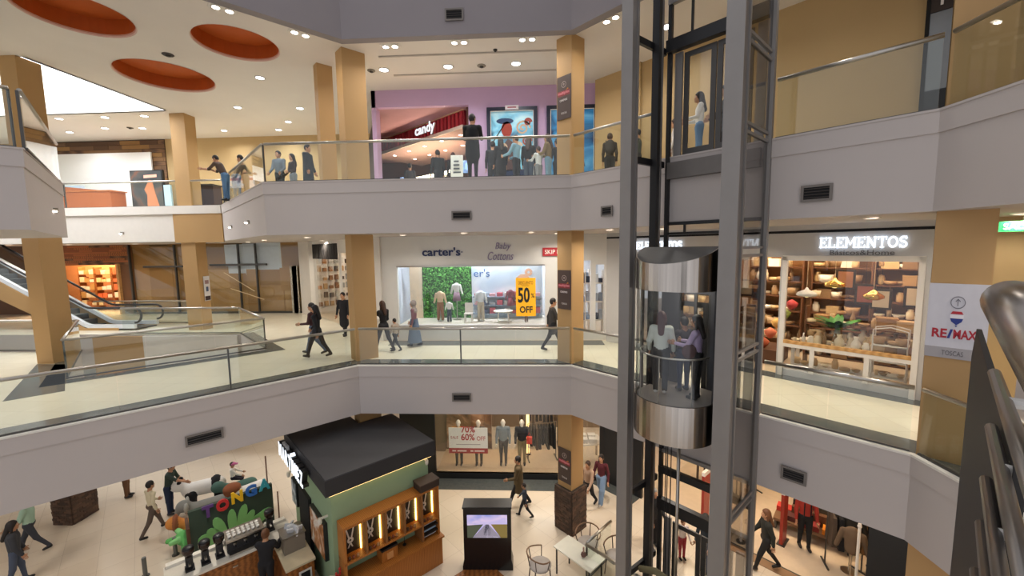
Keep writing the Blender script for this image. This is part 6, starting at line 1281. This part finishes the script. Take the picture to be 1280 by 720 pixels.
rack('rail of dark coats at the right of the fashion shop window', 0.3, 15.3, 0.22, 0.2, 9, 1.1, dk); rack('rail of dark coats deeper in the fashion shop', 0.2, 16.9, 0, 0, 10, 1.6, dk, 1.9)
t = thing('red_bag', 'small red bag hanging before the dark coats in the fashion window', 'bag', (-0.18, 14.65, 1.15)); MB().box(-0.1, 0.1, -0.05, 0.05, 0, 0.26).build('body', C('#c83a2a', 0.5), t); MB().tube([(-0.07, 0, 0.26), (0, 0, 0.42), (0.07, 0, 0.26)], 0.008).build('handle', C('#c83a2a'), t)
t = thing('strip_lamp', 'tall glowing lamp strip in the fashion shop window', 'lamp', (-0.25, 15.6, 0.22)); MB().box(-0.06, 0.06, 0, 0.06, 0.05, 2.6).build('tube', M_LENSW, t); MB().box(-0.1, 0.1, -0.05, 0.1, 0, 0.05).build('base', M_BLACK, t)
def table(label, x, y, rz, w, d, h, m, legs='#b8ac9c'):
    t = thing('display_table', label, 'table', (x, y, 0), rz); MB().box(-w/2, w/2, -d/2, d/2, h-0.06, h).build('tabletop', m, t)
    for a_ in (-w/2+0.05, w/2-0.05):
        for b2 in (-d/2+0.05, d/2-0.05): MB().box(a_-0.03, a_+0.03, b2-0.03, b2+0.03, 0, h-0.06).build('leg', C(legs), t)
    return t
table('white clothes table behind the right pane of the fashion shop', 2.0, 15.6, 0.2, 1.3, 0.8, 0.85, M_WHITE)
for j in range(6): tag(MB().box(-0.15, 0.15, -0.13, 0.13, 0, rs.uniform(0.08, 0.2)).build('folded_clothes', C(rs.choice(['#d8d0c4', '#2a2a2e', '#b8a890', '#e8e4de'])), None, (1.55+0.36*(j % 3), 15.4+0.35*(j//3), 0.851)), 'folded clothes, %s in the %s row on the white fashion table' % (ORD[j % 3], ('front', 'rear')[j//3]), 'clothes', 'folded clothes on the white table')
t = thing('clothes_hanger_panel', 'dark poster with a small white notice behind the right pane', 'panel', (1.38, 15.0, 0)); MB().box(0, 0.3, 0, 0.05, 0, 3.2).build('panel', C('#4a2a24'), t); MB().box(0.08, 0.24, -0.01, 0, 2.3, 2.5).build('notice', M_WHITE, t)
# ---- clothing shop behind and right of the lift
p = RP(5.05, 5.35)
t = thing('stepped_table', 'low wooden display bench with folded clothes by the red post', 'table', (p[0]-0.35, p[1]+0.25, 0), RZ+0.1); MB().box(-0.9, 0.9, -0.45, 0.45, 0.28, 0.36).build('bench_top', C('#7a5a40', 0.5), t); MB().box(-0.5, 0.9, -0.1, 0.45, 0.36, 0.7).build('upper_step', C('#6a4a34', 0.5), t)
for a_ in (-0.85, 0.85): MB().box(a_-0.03, a_+0.03, -0.4, 0.4, 0, 0.28).build('leg', M_STEELD, t)
for i, (x, y, z, c_, nm) in enumerate(((0.45, -0.28, 0.36, '#e08a1e', 'orange'), (0.0, -0.28, 0.36, '#8a2a28', 'dark red'), (-0.5, -0.2, 0.36, '#5a2a26', 'maroon'), (0.6, 0.2, 0.70, '#3a3630', 'charcoal'), (0.15, 0.2, 0.70, '#5a5648', 'olive grey'), (-0.3, 0.2, 0.70, '#2a2624', 'black'), (-0.7, 0.15, 0.36, '#c83a2e', 'bright red'))):
    v = Matrix.Rotation(RZ+0.1, 3, 'Z') @ Vector((x, y, z+0.001)); q = MB()
    for l_ in range(3): q.box(-0.19, 0.19, -0.15, 0.15, l_*0.05, l_*0.05+0.045)
    tag(q.build('folded_clothes', C(c_), None, (p[0]-0.35+v.x, p[1]+0.25+v.y, v.z), RZ+0.1), nm+' folded clothes on the wooden display bench', 'clothes')
def redpost(u, v, lab):
    p = RP(u, v); t = thing('security_gate', lab, 'security gate', (p[0], p[1], 0), RZ); MB().box(-0.04, 0.04, -0.2, 0.2, 0, 1.5).build('panel', C('#9a2f22', 0.4), t); MB().box(-0.045, 0.045, -0.21, 0.21, 1.5, 1.62).build('cap', M_WHITE, t); MB().box(-0.1, 0.1, -0.24, 0.24, 0, 0.03).build('foot', M_STEELD, t)
redpost(2.25, 3.65, 'red security gate panel seen through the lift shaft'); redpost(4.15, 4.3, 'red security gate panel right of the lift')
p = RP(2.0, 5.6); table('round edged counter behind the lift in the clothing shop', p[0], p[1], RZ, 1.5, 0.7, 0.9, C('#6a5a50'), '#4a3a30')
p = RP(6.0, 4.35); rack('chrome rail of winter coats at the right end of the clothing shop', p[0]-0.25, p[1]+0.35, 0, RZ+0.5, 6, 1.0, ['#6a5440', '#3a3028', '#8a6a4a', '#1e1e22', '#54463a'], 1.55)
garment('winter_coat', 'brown quilted winter coat on a stand at the front of the clothing shop', 'coat', (7.72, 9.72, 0.01), 2.4, 1.72, '#66523f', '#66523f', legs=False)
garment('winter_coat', 'dark coat on a stand just behind the brown quilted coat', 'coat', (8.05, 10.2, 0.01), 2.4, 1.8, '#26231f', '#26231f', legs=False)
t = thing('white_post', 'slim white post beside the brown quilted coat', 'post', (7.62, 9.42, 0.01)); MB().lathe([(0.03, 0), (0.03, 1.75), (0.045, 1.78), (0.03, 1.86)], 10).build('shaft', M_WHITE, t); MB().lathe([(0.12, 0), (0.12, 0.02)], 12).build('foot', M_STEELD, t)
for i in range(3): q = ((8.75, 10.35), (8.6, 12.3), (7.2, 13.6))[i]; rack(['dark jacket rail behind the winter coats, first', 'dark jacket rail behind the winter coats, second', 'dark jacket rail behind the winter coats, third'][i].replace(', first', ', nearest the coats').replace(', second', ', in the middle').replace(', third', ', deepest'), q[0], q[1], 0, RZ+1.2, 6, 0.9, ['#23262c', '#1a1a1e', '#3a4450'], 1.6)

# ------------------------------------------------------------------ people
SK = {'l': '#d9a98a', 'm': '#c08e6c', 'd': '#9a6a4c'}
HR = {'k': '#1d1613', 'b': '#3a2417', 'c': '#6a4226', 'g': '#8a8680', 'r': '#4a2020'}
def rotx(a): c, s = math.cos(a), math.sin(a); return np.array([[1,0,0],[0,c,-s],[0,s,c]])
def rotz(a): c, s = math.cos(a), math.sin(a); return np.array([[c,-s,0],[s,c,0],[0,0,1]])
def hand(mb, w, d, side, s, curl=0.5, mi=0):
    """palm, four unequal bent fingers and a thumb off the side of the palm"""
    w = np.array(w, float); d = np.array(d, float)/np.linalg.norm(d); ref = np.array([0, 1.0, 0]) if abs(d[1]) < 0.8 else np.array([0, 0, 1.0])
    fw = ref-d*(ref @ d); fw /= np.linalg.norm(fw); inn = np.cross(d, fw)*side
    P0 = w+d*0.005*s; P1 = w+d*0.088*s
    vs = []
    for p, hw in ((P0, 0.028), (P1, 0.042)):
        for a, b in ((-1,-1),(1,-1),(1,1),(-1,1)): vs.append(p+fw*hw*a*s+inn*0.014*b*s)
    mb.add(vs, [(0,1,2,3),(7,6,5,4),(0,4,5,1),(1,5,6,2),(2,6,7,3),(3,7,4,0)], mi)
    for i, L in enumerate((0.062, 0.075, 0.07, 0.055)):
        b = P1+fw*(0.032-0.0215*i)*s; k = curl*(0.9+0.1*i)
        m = b+(d*math.cos(k*0.5)+inn*math.sin(k*0.5))*L*0.55*s; e = m+(d*math.cos(k*1.5)+inn*math.sin(k*1.5))*L*0.5*s
        mb.tube([b-d*0.01*s, m, e], 0.0095*s, 5, mi, 0.0075*s)
    t0 = P0+fw*0.028*s+d*0.02*s; t1 = t0+(fw*0.75+d*0.6+inn*0.2)*0.038*s; t2 = t1+(d*0.9+fw*0.15+inn*0.35)*0.032*s
    mb.tube([t0-fw*0.012*s, t1, t2], 0.012*s, 5, mi, 0.009*s)
def person(label, loc, face, H=1.7, top='#333333', bottom='#222a3a', shoes='#1c1a1a', skin='m', hair='k', legs=(0, 0, 0, 0), arms=(5, 15, 5, 15), spread=9, lean=0, nod=0, turn=0,
           long_hair=False, coat=0.0, wide=0.0, short_sleeve=False, skirt=None, woman=False, hood=None, bulk=1.0, group=None, cat='person', name='person', bare=None, stripe=None, h=0.021, bun=False):
    s = H/1.7; rad = math.radians
    if bare: skc = bare; 
    else: skc = SK[skin]
    lh, lk, rh, rk = [rad(a) for a in legs]; ls, le, rs_, re = [rad(a) for a in arms]; L = rad(lean)
    TH, SH = 0.42*s, 0.40*s
    def leg(side, a, k):
        hip = np.array([side*0.085*s, 0, 0]); kn = hip+TH*np.array([0, math.sin(a), -math.cos(a)]); b = a-k
        an = kn+SH*np.array([0, math.sin(b), -math.cos(b)]); fd = np.array([0, math.cos(max(-0.9, b*0.6)), math.sin(max(-0.9, b*0.6))])
        return hip, kn, an, fd
    LL, RL = leg(-1, lh, lk), leg(1, rh, rk)
    low = min(q[2][2]+min(0, q[3][2])*0.16*s for q in (LL, RL))-0.072*s
    hz = -low; Z = np.array([0, 0, hz])
    sd = np.array([0, math.sin(L), math.cos(L)])
    P = []; sw = (0.150 if woman else 0.172)*s; b_ = bulk
    pel = Z; che = Z+sd*0.36*s; sho = Z+sd*0.485*s
    P.append(('c', pel+np.array([-0.06*s, 0, 0]), pel+np.array([0.06*s, 0, 0]), 0.105*s, 0.105*s, 0.9, 2))
    P.append(('c', pel+sd*0.10*s, che, (0.118 if woman else 0.135)*s*b_, (0.140 if woman else 0.158)*s*b_, 0.72, 1))
    P.append(('c', sho+np.array([-sw, 0, -0.035*s]), sho+np.array([sw, 0, -0.035*s]), 0.062*s*b_, 0.062*s*b_, 1.0, 1))
    if coat: P.append(('c', che-sd*0.1*s, pel-np.array([0, 0, coat*s]), 0.15*s*b_, 0.175*s*b_, 0.8, 1))
    hd = rotz(rad(turn)) @ rotx(-rad(lean*0.5+nod)); nb = sho+sd*0.02*s; hc = nb+(sd*0.45+np.array([0, 0, 0.55]))*0.165*s+hd @ np.array([0, 0.025*s, 0])
    P.append(('c', nb, hc-hd @ np.array([0, 0.01*s, 0.04*s]), 0.056*s, 0.052*s, 1.0, 0))
    P.append(('er', hc, (0.076*s, 0.095*s, 0.118*s), hd, 0))
    P.append(('c', hc+hd @ np.array([0, 0.05*s, -0.07*s]), hc+hd @ np.array([0, 0.062*s, -0.085*s]), 0.04*s, 0.034*s, 1.0, 0))
    for q in (-1, 1): P.append(('er', hc+hd @ np.array([q*0.078*s, -0.005*s, -0.005*s]), (0.016*s, 0.022*s, 0.032*s), hd, 0))
    ex = MB(); hands = []
    for q, a, e in ((-1, ls, le), (1, rs_, re)):
        sp = rad(spread); shp = sho+np.array([q*(sw+0.012*s), 0, -0.035*s])
        A = np.array([q*math.sin(sp)*math.cos(a), math.sin(a+L*0.6), -math.cos(a)*math.cos(sp)]); A /= np.linalg.norm(A)
        el = shp+A*0.285*s; c2 = a+e; Bv = np.array([q*math.sin(sp)*0.35*math.cos(a)-q*0.18*min(1, e), math.sin(c2+L*0.4), -math.cos(c2)]); Bv /= np.linalg.norm(Bv)
        wr = el+Bv*0.235*s
        P.append(('c', shp, el, 0.058*s*b_, 0.046*s*b_, 1.0, 1)); P.append(('c', el, wr, 0.045*s*(1 if short_sleeve else b_), (0.032 if short_sleeve else 0.036*b_)*s, 1.0, 0 if short_sleeve else 1))
        hand(ex, wr, Bv, q, s*1.05)
    for (hip, kn, an, fd) in (LL, RL):
        hip, kn, an = hip+Z, kn+Z, an+Z
        P.append(('c', hip, kn, (0.092+wide*0.3)*s, (0.064+wide)*s, 1.0, 2)); P.append(('c', kn, an+np.array([0, 0, 0.02*s]), (0.060+wide)*s, (0.044+wide*1.1)*s, 1.0, 2))
        P.append(('c', an+np.array([0, -0.02*s, -0.025*s]), an+fd*0.13*s+np.array([0, 0, -0.032*s]), 0.046*s, 0.036*s, 1.0, 3))
    for q in (-1, 1):                  # eyes
        c_ = hc+hd @ np.array([q*0.032*s, 0.083*s, 0.012*s]); ex.ell(c_, (0.013*s, 0.010*s, 0.009*s), 8, 5, 4); c_ = hc+hd @ np.array([q*0.032*s, 0.090*s, 0.012*s]); ex.ell(c_, (0.006*s,)*3, 6, 4, 5)
    c_ = hc+hd @ np.array([0, 0.094*s, -0.018*s]); ex.ell(c_, (0.013*s, 0.020*s, 0.026*s), 8, 5, 0)
    c_ = hc+hd @ np.array([0, 0.088*s, -0.062*s]); ex.ell(c_, (0.024*s, 0.010*s, 0.007*s), 8, 4, 6)
    t = thing(name, label, cat, loc, rad(face), group)
    mats = [C(skc, 0.55), C(top, 0.85), C(bottom, 0.85), C(shoes, 0.5), C('#e8e2da', 0.3), C('#1a1210', 0.3), C('#9a5a50' if not bare else bare, 0.5)]
    soft_obj('body', P, mats, t, h=h*max(0.7, s), k=0.028*s, extra=ex)
    if hair:
        HP = [('er', hc+hd @ np.array([0, -0.012*s, 0.022*s]), (0.088*s, 0.106*s, 0.118*s), hd, 0)]
        if long_hair:
            HP.append(('c', hc+hd @ np.array([0, -0.055*s, 0.0]), sho-sd*0.10*s+np.array([0, -0.115*s*b_, 0]), 0.085*s, 0.06*s, 0.75, 0))
            for q in (-1, 1): HP.append(('c', hc+hd @ np.array([q*0.065*s, -0.02*s, 0.0]), hc+hd @ np.array([q*0.085*s, -0.02*s, -0.17*s]), 0.032*s, 0.025*s, 1.0, 0))
        if bun: HP.append(('er', hc+hd @ np.array([0, -0.09*s, 0.07*s]), (0.045*s,)*3, hd, 0))
        cut = [('er', hc+hd @ np.array([0, 0.085*s, -0.035*s]), (0.066*s, 0.085*s, 0.10*s), hd, 0)]
        soft_obj('hair', HP, [C(HR[hair], 0.6)], t, h=0.017*max(0.7, s), k=0.02*s, cut=cut)
    if hood:
        HP = [('er', hc+hd @ np.array([0, -0.018*s, 0.015*s]), (0.098*s, 0.115*s, 0.13*s), hd, 0), ('c', nb+np.array([0, -0.02*s, 0.02*s]), sho+np.array([0, -0.01, -0.05*s]), 0.085*s, 0.15*s, 0.8, 0)]
        soft_obj('headscarf', HP, [C(hood, 0.85)], t, h=0.018, k=0.02, cut=[('er', hc+hd @ np.array([0, 0.10*s, -0.01*s]), (0.06*s, 0.08*s, 0.085*s), hd, 0)])
    if skirt:
        MB().lathe([(0.26*s, 0.16*s), (0.21*s, 0.5*s), (0.155*s, hz-0.02*s), (0.13*s, hz+0.12*s)], 16, cap=False).build('skirt', C(skirt, 0.85), t, smooth=True)
    if stripe:
        for q in (-1, 1): MB().box(q*0.075*s-0.012, q*0.075*s+0.012, 0.112*s, 0.13*s, hz+0.05*s, hz+0.42*s).build('stripe', C(stripe, 0.8), t)
    return t
STEP = (24, 8, -18, 14); STEP2 = (-20, 16, 22, 6); STAND = (2, 0, -2, 2); SWING = (-18, 15, 22, 20); SWING2 = (22, 20, -18, 15)
ZT2, ZT1 = Z2+0.008, Z1+0.008
# upper floor, before the cinema
person('tall person in black seen from behind, leaning on the upper balustrade', (-1.62, 11.52, ZT2), 0, 1.80, '#141416', '#17181c', hair='k', arms=(35, 70, 35, 70), legs=STAND, bulk=1.1, coat=0.25, turn=-25)
person('woman in black with long dark hair at the left of the cinema crowd', (-0.98, 13.4, ZT2), 20, 1.66, '#1a1a1e', '#24262c', hair='k', long_hair=True, woman=True, coat=0.3)
person('woman in a light blue jacket among the cinema crowd', (-0.48, 13.2, ZT2), 60, 1.66, '#7fa9bf', '#1c2028', hair='b', woman=True, arms=(30, 50, 25, 50), bulk=1.1)
person('person in a black coat and grey jeans in the middle of the cinema crowd', (-0.10, 13.6, ZT2), -10, 1.70, '#191617', '#4d5a6e', hair='b', long_hair=True, woman=True, bulk=1.12)
person('child in white holding on in the cinema crowd', (0.22, 13.2, ZT2), 40, 1.30, '#d8dce0', '#8a8e94', hair='b', arms=(40, 60, 30, 50))
person('woman in an olive brown jacket and blue jeans beside the brick based column, upper floor', (0.52, 13.25, ZT2), 70, 1.68, '#7a6848', '#6f93ad', hair='b', long_hair=True, woman=True, bulk=1.15, arms=(20, 60, 20, 60))
person('dark haired person in black behind the olive brown jacket', (0.85, 13.85, ZT2), 30, 1.68, '#17181c', '#1c1e24', hair='k')
person('person in black at the back of the cinema crowd by the framed film poster', (-1.30, 14.1, ZT2), 5, 1.72, '#202227', '#23262c', hair='k')
person('person in a dark jacket queueing at the sweet counter, nearer', (-3.38, 15.0, ZT2), 30, 1.70, '#1d2226', '#23272e', hair='k', bulk=1.1)
person('person in a charcoal top queueing at the sweet counter, beside the white leaning board', (-2.88, 15.3, ZT2), 10, 1.66, '#23201f', '#2a2a2e', hair='r', woman=True, long_hair=True)
person('person with grey clothes at the far end of the sweet counter', (-5.0, 17.0, ZT2), 20, 1.66, '#4a4e58', '#5a5e68', hair='k', woman=True)
person('young man in a grey blue hoodie at the upper left corner', (-9.0, 14.55, ZT2), 175, 1.70, '#74808c', '#191a1e', hair='k', bulk=1.12, arms=(12, 35, 12, 35))
person('woman with long black hair beside the grey blue hoodie', (-8.62, 14.75, ZT2), 150, 1.64, '#2a1c1c', '#8a939c', hair='k', long_hair=True, woman=True, skin='l', arms=(10, 60, 10, 30))
person('person in a long dark blue coat half hidden by the front left columns', (-7.62, 13.95, ZT2), -90, 1.74, '#2a3640', '#1d2229', hair='k', coat=0.4, bulk=1.15)
person('man in brown leaning on the side balustrade looking at a phone', (-11.15, 14.72, ZT2), 95, 1.72, '#5a4a40', '#5e82a8', hair='k', lean=28, arms=(35, 60, 35, 70), nod=10, short_sleeve=True)
person('person in khaki standing behind the man with the phone', (-10.62, 15.05, ZT2), 110, 1.72, '#6a604c', '#8a7a60', hair='k', lean=12)
t = thing('phone', 'dark phone in the hands of the man in brown', 'phone', (-11.62, 14.68, Z2+1.12)); MB().box(-0.04, 0.04, -0.07, 0.07, 0, 0.012).build('body', M_BLACK, t)
tp = person('person with a dark backpack facing away left of the lift, upper floor', (2.45, 13.35, ZT2), -10, 1.68, '#3a3430', '#2a2c30', hair='b', woman=True)
bp = thing('backpack', 'dark rounded backpack on the person left of the lift', 'backpack', (2.42, 13.16, ZT2), math.radians(-10)); soft_obj('bag', [('e', (0, -0.02, 1.18), (0.17, 0.12, 0.24), 0), ('e', (0, -0.1, 1.08), (0.12, 0.07, 0.12), 0)], [C('#2f2b28', 0.8)], bp, h=0.025); MB().tube([(-0.1, 0.02, 1.35), (-0.12, 0.1, 1.42), (-0.12, 0.2, 1.38)], 0.015).build('strap', C('#23201e'), bp)
person('person in dark green behind the left lift post, upper floor', (3.2, 12.9, ZT2), 60, 1.66, '#3a4038', '#2a2a2c', hair='k')
person('woman in a white top and blue jeans waiting at the upper lift doors', (3.86, 9.95, ZT2), 75, 1.64, '#e9e6e0', '#6a8cb0', hair='k', long_hair=True, woman=True, arms=(15, 70, 15, 70))
person('woman in a black coat waiting right of the white top at the lift', (4.34, 9.72, ZT2), 80, 1.70, '#16161a', '#1d1d22', hair='k', long_hair=True, woman=True, coat=0.35, arms=(15, 60, 15, 60))
person('person in pale clothes far behind the upper lift doors', (4.0, 12.0, ZT2), 70, 1.66, '#d8d0c8', '#a8a4a0', hair='b', woman=True)
# first floor
person('person in black walking left on the first floor, nearer of the pair', (-6.62, 12.05, ZT1), 92, 1.68, '#19191c', '#22242a', hair='k', legs=STEP, arms=SWING, woman=True, long_hair=True, stripe=None, bulk=1.05)
person('person in a maroon jacket and jeans walking beside the person in black', (-6.98, 12.5, ZT1), 95, 1.70, '#4a2c2c', '#5a6a80', hair='k', legs=STEP2, arms=(10, 75, -10, 20))
person('dark figure walking past the diagonal wall behind the front left column', (-7.2, 15.1, ZT1), 175, 1.70, '#15151a', '#15151a', hair='k', coat=0.4, legs=(8, 4, -8, 8))
person('woman with long brown hair and a dark top right of the front left column', (-4.80, 12.75, ZT1), 60, 1.70, '#1b1a1c', '#24242a', hair='b', long_hair=True, woman=True, legs=STEP, arms=(20, 70, 10, 50))
t = thing('white_bag', 'white round bag held by the long haired woman', 'bag', (-5.0, 12.58, Z1+0.98)); soft_obj('bag', [('e', (0, 0, 0.12), (0.15, 0.09, 0.14), 0)], [C('#ece8e0', 0.8)], t, h=0.03); MB().tube([(-0.08, 0, 0.22), (0.0, 0.08, 0.42), (0.1, 0.12, 0.3)], 0.012).build('strap', C('#e0dcd4'), t)
person('small child in a pale jacket walking beside the long haired woman', (-4.48, 12.9, ZT1), 70, 1.10, '#a89a8c', '#2c3038', hair='k', legs=STEP2, arms=(10, 20, -10, 20), bulk=1.15)
person('woman in a grey headscarf, mauve top and long denim skirt', (-4.02, 13.5, ZT1), 88, 1.58, '#7a5a62', '#4a5a72', hair=None, hood='#8e8580', skirt='#5d6c82', woman=True, legs=(10, 5, -10, 10), arms=(-5, 20, 12, 25))
person('person in black and grey stepping behind the brick based column, first floor', (0.62, 12.95, ZT1), -80, 1.72, '#3a3634', '#16161a', hair='k', legs=STEP, arms=SWING, coat=0.2)
# in the lift
person('woman with auburn hair and a white sweater seen from behind in the lift', RP(3.14, -1.0)+(5.455,), -20, 1.68, '#d9dccf', '#1c1c20', hair='r', long_hair=True, woman=True, bulk=1.18, arms=(8, 25, 8, 25), spread=14, shoes='#d8d4cc', wide=0.01)
person('woman with long black hair and a lilac top at the right side of the lift', RP(3.78, -0.82)+(5.455,), 50, 1.66, '#b8a0c0', '#17171b', hair='k', long_hair=True, woman=True, arms=(25, 70, 25, 70), stripe=None)
t = thing('dark_handbag', 'dark red bag held by the woman in the lilac top in the lift', 'bag', RP(3.72, -1.02)+(6.28,)); soft_obj('bag', [('e', (0, 0, 0.14), (0.14, 0.08, 0.15), 0)], [C('#4a2228', 0.7)], t, h=0.028)
person('person in dark blue trousers behind the white sweater in the lift', RP(3.40, -0.55)+(5.455,), 10, 1.55, '#3a3238', '#2a3452', hair='k', woman=True)
# ground floor
person('man in an olive coat and black cap walking left before the fashion shop', (-0.52, 12.65, 0.012), 88, 1.74, '#5d4c30', '#17171a', hair='k', legs=STEP, arms=(15, 60, 0, 25), coat=0.25, bulk=1.15)
person('child in grey blue walking close behind the man in the olive coat', (-0.32, 12.1, 0.012), 85, 1.15, '#3a4452', '#1c1e24', hair='k', legs=STEP2, arms=SWING)
person('woman in a dark red top and wide jeans walking by the brick column', (2.2, 12.95, 0.012), 150, 1.68, '#5a1f28', '#7b93b0', hair='k', long_hair=True, woman=True, legs=STEP, arms=(0, 15, 0, 15), spread=16, wide=0.03, shoes='#b8b4b0')
person('woman in a beige top and black trousers next to the wide jeans', (1.72, 12.62, 0.012), 140, 1.64, '#c0a088', '#1d1b1d', hair='b', woman=True, legs=STEP2, arms=SWING2)
person('man in black seen through the lift frame by the ground doors', (3.30, 10.95, 0.012), 200, 1.74, '#1a1a1c', '#1c1c20', hair='g', bulk=1.15, arms=(10, 40, 10, 40))
person('child in a white top and red trousers behind the lift frame', (3.95, 10.5, 0.012), 190, 1.15, '#e0cfc8', '#a83038', hair='c', arms=(10, 30, -30, 30))
person('person in a dark denim jacket at the ground lift doors', (4.35, 10.05, 0.012), 120, 1.62, '#3c4650', '#3a4a66', hair='k', woman=True, long_hair=True)
person('person in dark green with a brown hood walking left of the clothing shop', (5.95, 10.2, 0.012), 80, 1.70, '#23241f', '#1a1718', hair='c', legs=(20, 6, -18, 16), arms=SWING, bulk=1.2, long_hair=True, woman=True)
person('person in black with a red checked shirt standing in the clothing shop', (7.45, 11.0, 0.012), 165, 1.78, '#a83428', '#151517', hair='k', arms=(5, 10, 5, 10), stripe='#151517', legs=(4, 0, -4, 4))
person('person in a grey and black jacket at the left edge walking away', (-13.2, 9.05, 0.012), -40, 1.74, '#3a3c42', '#4a5468', hair='k', legs=(10, 5, -8, 8), arms=(5, 20, 5, 20), bulk=1.3, long_hair=True, woman=True)
person('person in a pale green sweater and dark trousers near the left brick pillar', (-14.25, 10.15, 0.012), 120, 1.72, '#a9c9b4', '#3a3c44', hair='c', legs=STEP2, arms=(20, 40, 20, 40), bulk=1.15)
person('woman in a cream top and brown trousers walking beside the toy stand', (-11.45, 11.0, 0.012), -20, 1.70, '#d9cfb0', '#5e5046', hair='k', legs=STEP, arms=(5, 60, -10, 30), woman=True)
person('man in dark green reaching towards the white panda ride', (-11.75, 11.9, 0.012), -70, 1.74, '#34423a', '#23304a', hair='k', arms=(15, 30, 55, 15), lean=10, short_sleeve=True)
person('person in brown trousers standing far off under the walkway', (-14.1, 12.75, 0.012), -60, 1.76, '#3a3430', '#6a4a30', hair='k')
person('child with a white shirt and pink cap riding the dark toy', (-10.25, 12.75, 0.36), -60, 1.15, '#e9e4da', '#2a2430', hair='b', legs=(70, 80, 70, 80), arms=(40, 20, 40, 20))
t = thing('pink_cap', 'pink cap on the child in the white shirt', 'cap', (-10.22, 12.77, 1.235), math.radians(-60)); MB().lathe([(0.085, 0), (0.08, 0.04), (0.04, 0.075), (0.005, 0.08)], 12).build('crown', C('#c86a98'), t, smooth=True); MB().box(-0.06, 0.06, 0.06, 0.14, 0.0, 0.012).build('peak', C('#b85a88'), t)
person('barista in black working at the espresso machine', bpos(1.80, -0.30, 0.012), 15, 1.74, '#17161a', '#17161a', hair='c', woman=True, bun=True, arms=(35, 55, 35, 55), lean=8, bulk=1.2)
# shop mannequins
for (x, y), lab, tp_, bt, hr_ in zip([(-2.86, 14.8), (-2.1, 14.8), (-1.17, 14.85), (-0.46, 14.85)], ('mannequin in a tan and orange jacket behind the sale sign, left', 'mannequin in a dark floral jacket behind the sale sign, right', 'mannequin in a grey denim jacket and dark trousers', 'mannequin in a quilted dark vest and khaki trousers'), ('#a8743a', '#4a4440', '#7a8288', '#2c2e34'), ('#4a4a4c', '#57504a', '#3a3a3e', '#8a7a5a'), (0, 0, 0, 0)):
    m_ = person(lab, (x, y, 0.222), 180, 1.80, tp_, bt, '#2a2624', hair=None, arms=(5, 12, 5, 12), bulk=1.15, cat='mannequin', name='mannequin', bare='#e4ddd2')
    for z in (1.05, 1.18, 1.31): MB().box(-0.17, 0.17, 0.125, 0.14, z, z+0.012).build('quilt_seam', C('#1a1b20'), m_) if 'quilted' in lab else None
